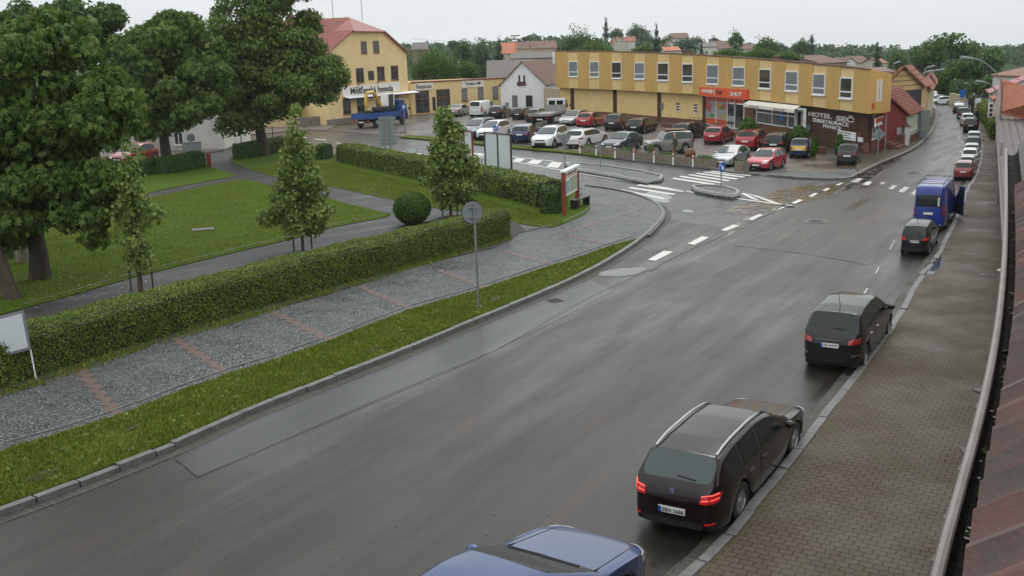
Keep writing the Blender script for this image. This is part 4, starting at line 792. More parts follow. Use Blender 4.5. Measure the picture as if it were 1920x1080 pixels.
# forecourt: ramp wall, railings, fence, planters' shrubs
fw=MB(); A=G(1240,238,0);B=G(1405,262,0); W=Wall((A.x,A.y),(B.x,B.y),px=False); q=empty('ramp_wall',A,0,'low grey and brown ramp wall along the foot of the yellow building','wall'); loc(MB().box((0,-.25,0),(W.L,0,.45),0,W.fr()),q).build('wall',M['brickred'],q)
rl=empty('railing',W.P(W.L*.42,.45),0,'dark metal railing along the ramp before the grocery shop','railing'); a=MB(); nR=12
for i in range(nR): a.tube([W.P(W.L*(.36+.5*i/(nR-1)),.45,-.1),W.P(W.L*(.36+.5*i/(nR-1)),1.35,-.1)],.02,5)
for z in (1.35,.9): a.tube([W.P(W.L*.36,z,-.1),W.P(W.L*.86,z,-.1)],.025,5)
loc(a,rl).build('bars',M['dmetal'],rl)
fA,fB=G(1428,272,0),G(1478,277,0); W=Wall((fA.x,fA.y),(fB.x,fB.y),px=False); fn=empty('picket_fence',W.O,0,'brown wooden picket fence with flower boxes before the restaurant window','fence'); a=MB(); k=26
for i in range(k): a.box((W.L*i/k,-.02,.7),(W.L*(i+.75)/k,.02,1.6),0,W.fr())
a.box((0,-.06,.9),(W.L,-.02,1.0),0,W.fr()).box((0,-.06,1.35),(W.L,-.02,1.45),0,W.fr()); loc(a,fn).build('pickets',M['wood'],fn)
q=empty('retaining_wall',W.O,0,'low red brick retaining wall under the picket fence','wall'); A2,B2=G(1392,276,0),G(1545,290,0); W2=Wall((A2.x,A2.y),(B2.x,B2.y),px=False); loc(MB().box((0,-.3,0),(W2.L,0,.5),0,W2.fr()),q).build('wall',M['brickred'],q)
# ---------------------------------------------------------------- generic houses
def gable_house(name,label,A,B,depth,ze,zr,wm,rm,px=True,gable=True,hip=0,ovh=.25,wins=(),fm='brown',gm='glass',z0=0,cat='building',chim=None,sk=0):
    """front wall from A to B; gable=True: the front is the gable, ridge runs back; else ridge runs parallel to the front"""
    W=Wall(A,B,px) ; W.O.z=0; t=empty(name,W.P(W.L/2,z0),0,label,cat); L=W.L; D=depth; fr=W.fr()
    P=lambda u,d,z:W.P(u,z,-d); mb=MB()
    if gable:
        F=[P(0,0,z0),P(L,0,z0),P(L,0,ze),P(L/2,0,zr),P(0,0,ze)]; Bk=[P(0,D,z0),P(L,D,z0),P(L,D,ze),P(L/2,D,zr),P(0,D,ze)]
        if hip: 
            k=hip; hz=ze+(zr-ze)*(1-k); x0=L/2*(1-k); F=[P(0,0,z0),P(L,0,z0),P(L,0,ze),P(L-x0,0,hz),P(x0,0,hz),P(0,0,ze)]; mb.add(F,[tuple(range(6))]); mb.add(Bk,[(0,1,2,3,4)]); mb.add([F[0],F[5],Bk[4],Bk[0],F[1],F[2],Bk[2],Bk[1]],[(0,1,2,3),(4,5,6,7)])
        else: mb.add(F+Bk,[(0,1,2,3,4),(5,9,8,7,6),(0,4,9,5),(1,6,7,2)])
        loc(mb,t).build('wall',wm,t); r=MB(); o=ovh; sl=(zr-ze)/(L/2); up=Vector((0,0,1))
        for sgn in (0,1):
            u_e=-o if sgn==0 else L+o; ez=ze-sl*o
            if hip: 
                r.slab([P(u_e,-o,ez),P(x0 if sgn==0 else L-x0,-o,hz+.05),P(L/2,hip*L*.35,zr+.08),P(L/2,D+o,zr+.08),P(u_e,D+o,ez)] ,up,.12)
            else: r.slab([P(u_e,-o,ez+.05),P(L/2,-o,zr+.08),P(L/2,D+o,zr+.08),P(u_e,D+o,ez+.05)],up,.12)
        if hip: r.slab([P(x0-.2,-o*1.4,hz-.05),P(L-x0+.2,-o*1.4,hz-.05),P(L/2,hip*L*.35,zr+.1)],up,.12)
        if sk:    # standing seams
            for i in range(sk):
                d=-o+(D+2*o)*i/sk
                for sgn in (-1,1):
                    r.tube([P(L/2+sgn*(L/2+o),d,ze-sl*o+.09),P(L/2,d,zr+.13)] if d>hip*L*.35 else [P(L/2+sgn*(L/2+o),d,ze-sl*o+.09),P(L/2+sgn*(L/2-x0+ (L/2-(L/2-x0))*0+0),d,hz+.1)],.035,4)
    else:
        F=[P(0,0,z0),P(L,0,z0),P(L,0,ze),P(0,0,ze),P(0,D,z0),P(L,D,z0),P(L,D,ze),P(0,D,ze),P(0,D/2,zr),P(L,D/2,zr)]
        mb.add(F,[(0,1,2,3),(5,4,7,6),(0,3,8,7,4),(1,5,6,9,2)]); loc(mb,t).build('wall',wm,t); r=MB(); o=ovh; sl=(zr-ze)/(D/2); up=Vector((0,0,1))
        r.slab([P(-o,-o,ze-sl*o+.05),P(L+o,-o,ze-sl*o+.05),P(L+o,D/2,zr+.08),P(-o,D/2,zr+.08)],up,.12); r.slab([P(-o,D+o,ze-sl*o+.05),P(L+o,D+o,ze-sl*o+.05),P(L+o,D/2,zr+.08),P(-o,D/2,zr+.08)],up,.12)
        if sk:
            for i in range(sk): k=i/sk; r.tube([P(-o,-o+(D/2+o)*k,ze-sl*o+.08+(zr-ze+sl*o)*k),P(L+o,-o+(D/2+o)*k,ze-sl*o+.08+(zr-ze+sl*o)*k)],.05,4)
    rr=loc(r,t).build('roof',rm,t)
    for w_ in wins:
        rc=W.rect(*w_[:4]); window(t,W,rc,M[w_[4] if len(w_)>4 else fm],M[w_[5] if len(w_)>5 else gm],('v',.5) if rc[1]-rc[0]>.5 else None,.08,sill=1)
    if chim:
        for (k,d,hh_) in chim: c=MB().box((L*k-.35,-d-.35,ze),(L*k+.35,-d+.35,zr+hh_),0,fr); o_=loc(c,t).build('chimney',M['brickred'],t)
    return t,W
# the yellow gabled house with the restaurant on the left
q1,q2=(618,236),(768,217)
Wb=Wall(q1,q2); Lb=Wb.L; ze=HT(Wb.P(Lb,0),766,98); zr=HT(Wb.P(Lb*.5,0),695,32)
bt,Wb=gable_house('gabled_house','tall yellow gabled house with red sheet-metal roof and large sign on its front',q1,q2,15,ze,zr,M['yellow'],M['redroof'],hip=.38,ovh=.35,sk=30,
  wins=[(640,130,655.5,157),(667.5,127.5,682,154.5),(707,124.5,721,151),(733,123,746.5,149.5),(676.5,77.5,687.5,100),(699.5,76.5,710.5,99),(643,185,657.5,214),(669.5,185,683.5,210),(705,180,716,205),(737,176,748,200)],chim=[(.30,9,.6),(.18,14,.7)])
r=Wb.rect(690.5,133,700.5,150); loc(MB().box((r[0],0,r[2]),(r[1],.08,r[3]),0,Wb.fr()),bt).build('plaque',M['dmetal'],bt)
wallbox(bt,Wb,-.1,Lb*.72,0,.75,M['stone'],.12,name='plinth')
bs=empty('restaurant_sign',Wb.P(Lb*.4,3.4),0,'long white sign board reading Mestanska beseda on the gabled house','sign')
zl=Wb.uz(645,180)[1]; zl2=Wb.uz(645,162)[1]; ua=Wb.uz(641,170)[0]; ub=Wb.uz(749,160)[0]; loc(MB().slab([Wb.P(ua,Wb.uz(641,181.5)[1],.12),Wb.P(ub,Wb.uz(749,170)[1],.12),Wb.P(ub,Wb.uz(749,153)[1],.12),Wb.P(ua,Wb.uz(641,163)[1],.12)],Wb.N,.1),bs).build('board',M['board'],bs)
def wtext(W,s,x0,y0,x1,y1,h,t,m='black',bold=.0,o=.15):
    ua,za=W.uz(x0,y0); ub,zb_=W.uz(x1,y1); zt=W.uz(x0,y0-h)[1]; z=(za+zb_)/2; return text(s,W,(ua,ub,z,z+(zt-za)),M[m],t,o=o,ex=.02,bold=bold)
wtext(Wb,'Měšťanská beseda',656,176.5,735.5,171,14,bs,bold=.012)
an=empty('awning',Wb.P(Lb*.5,2.6,.5),0,'narrow striped awning rail under the long white restaurant sign','awning'); u0=Wb.uz(643,185)[0]; u1=Wb.uz(776,172)[0]; z=Wb.uz(700,178)[1]; loc(MB().slab([Wb.P(u0,z-.12,1.0),Wb.P(u1,z-.12,1.0),Wb.P(u1,z+.12,.05),Wb.P(u0,z+.12,.05)],Wb.N,.06),an).build('canopy',M['frame'],an); loc(MB().box((u0,1.0,z-.28),(u1,1.05,z-.12),0,Wb.fr()),an).build('valance',M['dmetal'],an)
for x,y in ((672,158),(707,155)):
    q=empty('wall_lamp',Wb.P(Wb.uz(x,y)[0],Wb.uz(x,y)[1],.2),0,'small floodlight above the sign, '+('left one' if x<700 else 'right one'),'lamp','floodlights above the long sign'); MB().box((-.12,-.2,-.08),(.12,.2,.08)).build('housing',M['metal'],q,bev=.02)
# long side of the house, towards the street on the left (seen through the trees) is part of its wall. Low wing:
wA,wB=(772,216),(945,200); Ww=Wall(wA,wB); zt=(HT(Ww.P(0,0),772,155)+HT(Ww.P(Ww.L,0),940,146))/2
wg=empty('low_wing',Ww.P(Ww.L/2,0),0,'low yellow flat-roofed wing with glazed wooden doors beside the gabled house','building')
za=HT(Ww.P(0,0),775,154.5); zb_=HT(Ww.P(Ww.L,0),940,146.5)
loc(MB().add([Ww.P(0,0),Ww.P(Ww.L,0),Ww.P(Ww.L,zb_),Ww.P(0,za),Ww.P(0,0,-9),Ww.P(Ww.L,0,-9),Ww.P(Ww.L,zb_,-9),Ww.P(0,za,-9)],[(0,1,2,3),(4,7,6,5),(3,2,6,7),(0,3,7,4),(1,5,6,2)]),wg).build('wall',M['yellow'],wg)
loc(MB().tube([Ww.P(0,za+.03,.1),Ww.P(Ww.L,zb_+.03,.1)],.12,6),wg).build('coping',M['redroof'],wg)
for rr in ((865.5,166,876,189.5),(896,164,906,186),(923.5,162,933.5,185)): window(wg,Ww,Ww.rect(*rr),M['brown'],M['glass2'],None,.1,sill=1)
for rr in ((779,170,805,215),(818.5,167,844,210)):
    r=Ww.rect(*rr); o=window(wg,Ww,(r[0],r[1],.15,r[3]),M['brown'],M['glass'],('v',.5),.14,name='glazed_door'); loc(MB().box((r[0],-.02,r[3]*.66-.07),(r[1],.05,r[3]*.66+.07),0,Ww.fr()),wg).build('transom',M['brown'],wg)
for s,x0,y0,x1,y1,bx in (('Restaurace',780,167,808,164.5,(778,155.5,811,168.5)),('Terasa →',871,160.5,900,158.5,(865.5,151,906,163.5))):
    r=Ww.rect(*bx); q=empty('sign_board',Ww.P((r[0]+r[1])/2,r[2],.1),0,'white sign reading '+s.replace(' →','')+' on the low yellow wing','sign'); loc(MB().box((r[0],0,r[2]),(r[1],.1,r[3]),0,Ww.fr()),q).build('board',M['board'],q)
    if 'Ter' in s: wtext(Ww,'Terasa',871,160.5,889,159,6.5,q,bold=.01,o=.11); a=Ww.uz(891,156); b=Ww.uz(900,156); loc(MB().box((a[0],.1,a[1]-.12),(b[0]-.3,.12,a[1]+.1),0,Ww.fr()).add([Ww.P(b[0]-.35,a[1]-.3,.12),Ww.P(b[0]+.1,a[1],.12),Ww.P(b[0]-.35,a[1]+.3,.12)],[(0,1,2)]),q).build('arrow',M['black'],q)
    else: wtext(Ww,s,x0,y0,x1,y1,8,q,bold=.01,o=.11)
q,_,r=onwall('black_board','tall black menu board between the two glazed doors','sign',811,182,816,207,M['black'],.1,Ww)
# small white gabled house
wh,Wh=gable_house('white_cottage','small white gabled cottage between the yellow wing and the long yellow building',(940,207),(1023,206),14,HT(Wall((940,207),(1023,206)).P(0,0),940,158),HT(Wall((940,207),(1023,206)).P(4,0),976,116),M['white'],M['brownroof'],ovh=.3,
  wins=[(960.5,179,970.5,199,'wood','glass2'),(986,179,998.5,199,'dframe','glass'),(972,141,975.5,153,'dframe','glass'),(981,141,984.5,153,'dframe','glass')])
r=Wh.rect(970,153,986,160.5); loc(MB().box((r[0],0,r[2]),(r[1],.15,r[3]),0,Wh.fr()),wh).build('balcony_panel',mat('dark_red_panel',(.09,.03,.03),.6),wh)
r=Wh.rect(948,192,954,200); loc(MB().box((r[0],0,r[2]),(r[1],.1,r[3]),0,Wh.fr()),wh).build('meter_box',M['metal'],wh)
lw=empty('boundary_wall',G(1030,212,0),0,'plain grey-beige wall between the white cottage and the yellow building','wall'); W=Wall((1020,209),(1064,213)); loc(MB().box((0,-.3,0),(W.L,0,HT(W.P(0,0),1022,165)),0,W.fr()),lw).build('wall',wallmat('beige_render',(.42,.35,.25)),lw)
# houses right behind it
gable_house('old_house','old house with dark grey tiled roof behind the yellow wing',(905,160),(985,158),12,4.9,7.9,M['concrete'],M['greyroof'],gable=False,z0=0) if 0 else None
HP=[]
def backhouse(label,x0,x1,y_eave,y_ridge,Y,wm,rm,depth=9,gable=False,wins=(),name='house',z0=None,sk=0,cat='house',skew=0):
    HP.append((x0,x1,Y)); a=AT(x0,y_eave,Y); b=AT(x1,y_eave,Y+skew); zr=AT((x0+x1)/2,y_ridge,Y+(0 if gable else depth/2)).z; zz=hill_z(a.x,Y)-.5 if z0 is None else z0
    return gable_house(name,label,(a.x,a.y),(b.x,b.y),depth,a.z,zr,wm,rm,px=False,gable=gable,wins=wins,z0=min(zz,a.z-2.5),fm='frame',sk=sk,cat=cat)
PL=wallmat('pale_plaster',(.50,.46,.38)); WH=wallmat('white_plaster',(.62,.60,.56)); PK=wallmat('pinkish_plaster',(.48,.36,.27)); BR=wallmat('brown_plaster',(.22,.16,.12))
backhouse('old house with dark grey tiled roof behind the yellow wing',915,1000,146,113,172,M['concrete'],M['greyroof'],14)
backhouse('old house with a worn brown tiled roof beside the white cottage',1000,1046,150,116,163,M['concrete'],M['brownroof'],14)
backhouse('low grey-roofed house with a white dormer behind the white cottage',958,1036,110,99,215,PL,M['greyroof'],12)
backhouse('house with bright orange roof at the left of the hillside',938,968,100,80,300,PL,M['orange'],10,wins=[(950,100,956,105,'frame','glass')])
backhouse('pale house with brown roof on the hill left of the big tree',955,1000,92,79,310,PL,M['brownroof'],10,wins=[(966,88,972,92)])
backhouse('pinkish gabled house with grey-brown roof on the hill',997,1043,91,77,290,PK,M['brownroof'],12,wins=[(1012,87,1016,91),(1024,87,1028,91)])
backhouse('pale house with red roof dormers on the hill top centre',1148,1175,80,69,420,PL,M['orange'],12,gable=True,wins=[(1155,76,1159,81),(1163,76,1167,81)])
backhouse('red-roofed long house beside the pale gabled house on the hill',1165,1192,78,69,424,WH,M['tile'],10)
backhouse('white house with a small gable half hidden in hillside trees',1248,1268,88,76,380,WH,M['brownroof'],12,gable=True,wins=[(1254,84,1258,88)])
backhouse('brown-roofed house highest on the hill',1262,1292,72,62,430,WH,M['brownroof'],12)
backhouse('low orange-roofed house just above the yellow building roof',1246,1275,95,88,260,PL,M['orange'],8)
backhouse('grey-roofed house on the hill right of the tall spruce',1316,1345,88,80,340,WH,M['greyroof'],10)
backhouse('brown-roofed house on the hill behind the middle of the yellow building',1338,1372,91,77,350,PL,M['brownroof'],10)
backhouse('small brown-roofed house between hillside trees',1392,1420,92,83,360,PL,M['brownroof'],10)
backhouse('big brown-roofed house behind the right half of the yellow building',1538,1588,118,103,250,BR,M['brownroof'],16,skew=6)
backhouse('pale house with grey-brown roof and white gable near the spruce',1583,1606,117,108,262,WH,M['brownroof'],12,gable=True,wins=[(1590,114,1594,119)])
backhouse('house with brown roof left of the tall spruce by the street',1600,1630,118,105,270,PL,M['brownroof'],12)
backhouse('red-roofed house right of the tall spruce by the street',1650,1664,118,108,240,PL,M['tile'],12)
backhouse('long dark red roof of a house behind the hotel corner',1622,1680,137,127,118,BR,mat('dark_red_roof',(.13,.05,.04),.6,var=.3,vs=2),10)
backhouse('dark roofed house behind the round tree next to the gabled house',772,800,93,80,260,BR,M['greyroof'],12)
backhouse('tiny white house between trees left of centre',858,868,100,88,290,WH,M['greyroof'],8,gable=True)
# ---------------------------------------------------------------- the street on the right: left-hand row
def stwall(P,zs): pass
rh=empty('red_house',G(1700,268,0),0,'small dark red house with tiled roof and pale green front right of the hotel','building')
a0=G(1678,276,0); a1=G(1697,272,0); b1=G(1722,259,0)   # gable end a0-a1 faces the camera, front a1-b1 faces the street
W=Wall((a0.x,a0.y),(a1.x,a1.y),px=False); L=W.L; ez=HT(a1,1697,212); rz_=HT(a0,1676,187); back=(b1-a1)
redw=wallmat('dark_red_render',(.20,.025,.02)); rz_=ez+(rz_-ez)*(L+3.2)/(L+1); q=MB(); Pq=[W.P(-3.2,0),W.P(L,0),W.P(L,ez),W.P(-3.2,rz_)]; q.add(Pq+[p+back for p in Pq],[(0,1,2,3),(4,7,6,5),(1,5,6,2)]); loc(q,rh).build('wall',redw,rh)
q=MB().slab([W.P(L+.25,ez-.12,.2),W.P(-3.2,rz_+.1,.2),W.P(-3.2,rz_+.1,.2)+back*1.02,W.P(L+.25,ez-.12,.2)+back*1.02],Vector((0,0,1)),.12)
for i in range(12): k=i/12; q.tube([W.P(L+.25-(L+3.45)*k,ez-.10+(rz_-ez+.22)*k,.2),W.P(L+.25-(L+3.45)*k,ez-.10+(rz_-ez+.22)*k,.2)+back*1.02],.05,4)
loc(q,rh).build('roof',M['tile'],rh)
Wf=Wall((a1.x,a1.y),(b1.x,b1.y),px=False); wallbox(rh,Wf,.05,Wf.L,.6,ez-.1,wallmat('pale_green_render',(.42,.50,.38)),.06,name='front_wall'); wallbox(rh,Wf,.05,Wf.L,0,.6,M['brickred'],.12,name='plinth')
for k in (.12,.3,.48,.66,.84): window(rh,Wf,(Wf.L*k,Wf.L*(k+.09),1.0,2.2),M['frame'],M['glass'],None,.1,sill=1)
# dark clad gable behind it
def sthouse(label,A,B,Cc,ey,ry,wm,rm,name='street_house',rpx=None,side=None,wpx=()):
    """A left ground px, B street corner px, Cc far street corner px; gable A-B faces camera"""
    a,b,c=G(*A),G(*B),G(*Cc); W=Wall((a.x,a.y),(b.x,b.y),px=False); ez=HT(b,B[0],ey); rz=HT(W.P(W.L/2,0),rpx,ry); bk=c-b; t=empty(name,b,0,label,'building'); L=W.L
    P=[W.P(0,0),W.P(L,0),W.P(L,ez),W.P(L/2,rz),W.P(0,ez)]; q=MB().add(P+[p+bk for p in P],[(0,1,2,3,4),(5,9,8,7,6),(0,4,9,5),(1,6,7,2)]); loc(q,t).build('wall',wm,t)
    sl=(rz-ez)/(L/2)*.3; r=MB().slab([W.P(L+.3,ez-sl+.06,.3),W.P(L/2,rz+.08,.3),W.P(L/2,rz+.08,.3)+bk*1.02,W.P(L+.3,ez-sl+.06,.3)+bk*1.02],Vector((0,0,1)),.14).slab([W.P(-.3,ez-sl+.06,.3),W.P(L/2,rz+.08,.3),W.P(L/2,rz+.08,.3)+bk*1.02,W.P(-.3,ez-sl+.06,.3)+bk*1.02],Vector((0,0,1)),.14); loc(r,t).build('roof',rm,t)
    Wf=Wall((b.x,b.y),(c.x,c.y),px=False); n=max(2,int(Wf.L/4))
    for i in range(n):
        for zz in ([1.0,3.9] if ez>5 else [1.0]): u=Wf.L*(i+.5)/n; window(t,Wf,(u-.45,u+.45,zz,zz+1.4),M['frame'],M['glass'],None,.09,sill=1)
    return t,W,Wf,ez
t,W,Wf,ez=sthouse('tall house with dark slate-clad gable and yellow top beyond the red house',(1642,264),(1722,252),(1732,245),160,124,wallmat('yellow_gable',(.55,.38,.17)),M['tile'],rpx=1692)
q=MB().box((-.1,0,0),(W.L+.02,.08,ez-.3),0,W.fr()); 
for i in range(14): q.box((-.1,.08,.5+i*.42),(W.L+.02,.10,.54+i*.42),0,W.fr())
loc(q,t).build('slate_cladding',mat('black_slate',(.028,.026,.028),.6,var=.4,vs=8),t)
sthouse('yellow street house with dark windows further up the street',(1705,247),(1737,238),(1744,222),168,150,wallmat('street_yellow',(.50,.36,.16)),M['tile'],rpx=1722)
sthouse('pinkish street house with red roof at the bend of the street',(1722,226),(1747,221),(1749,204),158,140,PK,M['tile'],rpx=1733)
q=empty('corner_post',G(1675,273,0),0,'yellow and black striped warning post at the corner of the red house','post'); 
for i in range(7): MB().box((-.16,-.08,i*.3),(.16,.08,(i+1)*.3)).build('stripe',mat('warning_yellow',(.6,.42,.03),.5) if i%2==0 else M['black'],q)
q=empty('gate',G(1686,275,0),0,'pale rendered gate pier beside the red house','gate'); MB().box((-.7,-.15,0),(.7,.15,1.5)).build('panel',WH,q); MB().box((-.75,-.2,1.5),(.75,.2,1.58)).build('cap',M['tile'],q)
# ---------------------------------------------------------------- right-hand row beyond the near house
gl=[(7.35,13.6),(G(1871,275).x,G(1871,275).y),(G(1862,253).x,G(1862,253).y),(G(1850,233).x,G(1850,233).y)]
def rrow(label,A,B,ze,zr,wm,rm,depth=8,sk=0,n=3,name='street_house',trim=None):
    W=Wall(A,B,px=False); W.N=Vector((-W.U.y,W.U.x,0)); W.N=W.N if W.N.x<0 else -W.N; t=empty(name,W.P(W.L/2,0),0,label,'building'); P=lambda u,d,z:W.P(u,z,-d); L=W.L;D=depth
    F=[P(0,0,0),P(L,0,0),P(L,0,ze),P(0,0,ze),P(0,D,0),P(L,D,0),P(L,D,ze),P(0,D,ze),P(0,D/2,zr),P(L,D/2,zr)]
    loc(MB().add(F,[(0,1,2,3),(5,4,7,6),(0,3,8,7,4),(1,5,6,9,2)]),t).build('wall',wm,t); r=MB(); o=.3; sl=(zr-ze)/(D/2); up=Vector((0,0,1))
    for s in (0,1):
        e=-o if s==0 else D+o; r.slab([P(-.1,e,ze-sl*o+.05),P(L+.1,e,ze-sl*o+.05),P(L+.1,D/2,zr+.08),P(-.1,D/2,zr+.08)],up,.1)
    for i in range(sk): k=i/sk; r.tube([P(-.1,-o+(D/2+o)*k,ze-sl*o+.09+(zr-ze+sl*o)*k),P(L+.1,-o+(D/2+o)*k,ze-sl*o+.09+(zr-ze+sl*o)*k)],.05,4)
    loc(r,t).build('roof',rm,t)
    for i in range(n):
        u=L*(i+.5)/n
        for zz in ([1.0,3.8] if ze>5 else [1.0]): window(t,W,(u-.45,u+.45,zz,zz+1.3),M['frame'],M['glass'],None,.09,sill=1)
    return t,W
c0_,c1_,c2_,c3_=gl
# right edge buildings by picture position
lerp=lambda a,b,k:(a[0]+(b[0]-a[0])*k,a[1]+(b[1]-a[1])*k)
rrow('house with turquoise front and pink roof at the far right of the pavement',lerp(c2_,c3_,.45),c3_,3.3,4.7,wallmat('turquoise_render',(.36,.50,.50)),mat('pink_roof',(.32,.10,.11),.5,var=.3,vs=2),7,sk=6)
rrow('narrow pale house with a hanging board on the right of the pavement',lerp(c2_,c3_,.0),lerp(c2_,c3_,.42),3.0,3.9,WH,M['tile'],6,sk=6,n=2)
rrow('low brick-fronted house next to the near roof',lerp(c0_,c1_,.0),lerp(c0_,c1_,.98),2.4,3.2,M['concrete'],M['greyroof'],5,sk=8,n=4)
# the orange-tiled house, its eave towards the camera
oh=empty('tiled_house',G(1885,300),0,'house with bright orange tiled roof and pale pink plaster wall at the right edge','building'); ze_,zr_=3.0,4.9
e0_,e1_,r0_,r1_=G(1878,209,ze_),G(1990,237,ze_),G(1875.5,148,zr_),G(1990,178,zr_); q=MB().slab([e0_,e1_,r1_,r0_],UZ_:=Vector((0,0,1)),.12)
for i in range(13): k=i/13; q.tube([e0_.lerp(r0_,k)+UZ_*.02,e1_.lerp(r1_,k)+UZ_*.02],.05,4)
loc(q,oh).build('roof',M['orange'],oh); inn=(r0_-e0_).normalized()*.35; inn.z=0; f0,f1=e0_+inn+(e1_-e0_).normalized()*.15,e1_+inn; back_=(r0_-e0_)*1.9; back_.z=0
V=[Vector((f0.x,f0.y,0)),Vector((f1.x,f1.y,0)),Vector((f1.x,f1.y,ze_)),Vector((f0.x,f0.y,ze_))]; loc(MB().add(V+[v+back_ for v in V],[(0,1,2,3),(4,7,6,5),(0,3,7,4)]).add([V[3],V[3]+back_,V[3]+back_*.5+UZ_*(zr_-ze_)],[(0,1,2)]),oh).build('wall',wallmat('pale_pink_plaster',(.55,.43,.37)),oh)
m_=e0_.lerp(r0_,.72).lerp(e1_.lerp(r1_,.72),.30)+UZ_*.12; n_=(e1_-e0_).normalized(); up_=(r0_-e0_).normalized(); loc(MB().slab([m_-n_*.35-up_*.5,m_+n_*.35-up_*.5,m_+n_*.35+up_*.5,m_-n_*.35+up_*.5],UZ_,.08),oh).build('skylight',M['frame'],oh); loc(MB().slab([m_-n_*.28-up_*.4+UZ_*.02,m_+n_*.28-up_*.4+UZ_*.02,m_+n_*.28+up_*.4+UZ_*.02,m_-n_*.28+up_*.4+UZ_*.02],UZ_,.02),oh).build('skylight_pane',M['glass2'],oh)
backhouse('big house with broad brown-red roof behind the turquoise house',1862,1990,140,110,120,WH,mat('rust_brown_roof',(.20,.085,.055),.7,var=.2,vs=1),16,skew=-16)
for i,(k,lab) in enumerate(((.1,'grey downpipe on the low house beside the near roof'),(.55,'grey downpipe halfway along the right-hand houses'))):
    p=lerp(c0_,c1_,k); q=empty('downpipe',(p[0]-.2,p[1],0),0,lab,'drainpipe'); MB().tube([(0,0,.1),(0,0,3.0)],.05,8).build('pipe',M['zinc'],q)
q=empty('shop_board',(c2_[0]-.5,c2_[1]-.3,2),0,'small vertical white board with dark letters hanging on the narrow pale house','sign'); MB().box((-.2,-.05,-.5),(.2,.05,.7)).build('board',M['frame'],q)
for i in range(3): MB().box((-.12,-.07,-.4+i*.37),(.12,-.05,-.15+i*.37)).build('mark',M['dmetal'],q)
# ---------------------------------------------------------------- the near house: roof, gutter, wall
nh=empty('near_house',(1.9,4,0),0,'house under the camera with red-brown clay tile roof and full gutter along the right edge','building')
GZ=6.2
_c=np.polyfit([1078,1007,844,730,640,549,487,397,330],[1754,1775,1820,1852,1868,1880,1885,1887,1886.5],4)      # the rim as it runs in the photo
gp=[G(float(np.polyval(_c,y)),y,GZ) for y in (1180,1078,1000,930,860,790,730,670,610,550,490,430,370,330)]
for _ in range(3): gp=[gp[0]]+[(a+b*2+c)/4 for a,b,c in zip(gp,gp[1:],gp[2:])]+[gp[-1]]
gp.append(gp[-1]+(gp[-1]-gp[-3]).normalized()*3.2)
gs=[]      # smooth, dense gutter line
for i in range(len(gp)-1):
    a=gp[max(i-1,0)];b=gp[i];c=gp[i+1];d=gp[min(i+2,len(gp)-1)]
    for k in range(8):
        t=k/8; gs.append(.5*((2*b)+(c-a)*t+(2*a-5*b+4*c-d)*t*t+(3*b-a-3*c+d)*t**3))
gs.append(gp[-1])
l2=[nh.location.x,nh.location.y,0]
M['gutrim']=mat('gutter_rim',(.20,.175,.165),.45,metal=.2,var=.2,vs=4); M['gutin']=mat('gutter_dirt',(.012,.009,.007),.85,var=.6,vs=9,bump=1.2,bs=30,spec=.15)
def shell(name,prof,m,line=gs,parent=nh,smooth_=True):   # profile (offset to the right, height)
    V=[];F=[];k=len(prof); A=[off(line,-o_) for o_,z_ in prof]
    for i in range(len(line)):
        for j,(o_,z_) in enumerate(prof): p=A[j][i]; V.append((p.x,p.y,line[i].z+z_))
    for i in range(len(line)-1):
        for j in range(k-1): F.append((i*k+j,(i+1)*k+j,(i+1)*k+j+1,i*k+j+1))
    mb=MB().add(V,F); return loc(mb,parent).build(name,m,parent,smooth=smooth_)
loc(MB().tube(gs,.018,8),nh).build('gutter_rim',M['gutrim'],nh,smooth=True)
loc(MB().tube([g+Vector((0.0,0,0)) for g in off(gs,.003)],.016,8),nh) if 0 else None
shell('gutter_trough',[(0,0),(.01,-.05),(.03,-.08),(.07,-.09),(.11,-.08),(.14,-.04),(.15,.03)],M['gutin'])
shell('fascia',[(.16,.06),(.16,-.25),(.45,-.25),(.45,-6.2)],wallmat('near_house_wall',(.20,.17,.14)))
# pantile roof rising to the right
M['ntile']=NT('weathered_clay_pantile'); n=M['ntile']; k=n.noise(n.pos,2.2,6,.65); c=n.mix(n.rng(k,.36,.62),(.115,.04,.03),(.055,.04,.035)); c=n.mix(n.rng(n.noise(n.pos,6,6,.7),.55,.68),c,(.055,.055,.05)); c=n.mix(n.rng(n.noise(n.pos,3.1,5,.7),.62,.7,0,.8),c,(.045,.05,.015)); n.bump(n.noise(n.pos,45,5),.5,.01); M['ntile']=n.out(c,n.rng(k,.3,.7,.3,.6))
tot=[0]
for a,b in zip(gs,gs[1:]): tot.append(tot[-1]+(b-a).length)
fine=[]; step=.03; s_=0; i=0
while s_<min(tot[-1],8.2):
    while tot[i+1]<s_: i+=1
    t=(s_-tot[i])/(tot[i+1]-tot[i]); fine.append((s_,gs[i].lerp(gs[i+1],t))); s_+=step
fl=[p for _,p in fine]; slope=math.tan(math.radians(35)); crs=.30; ncs=9; V=[];F=[];b0=0
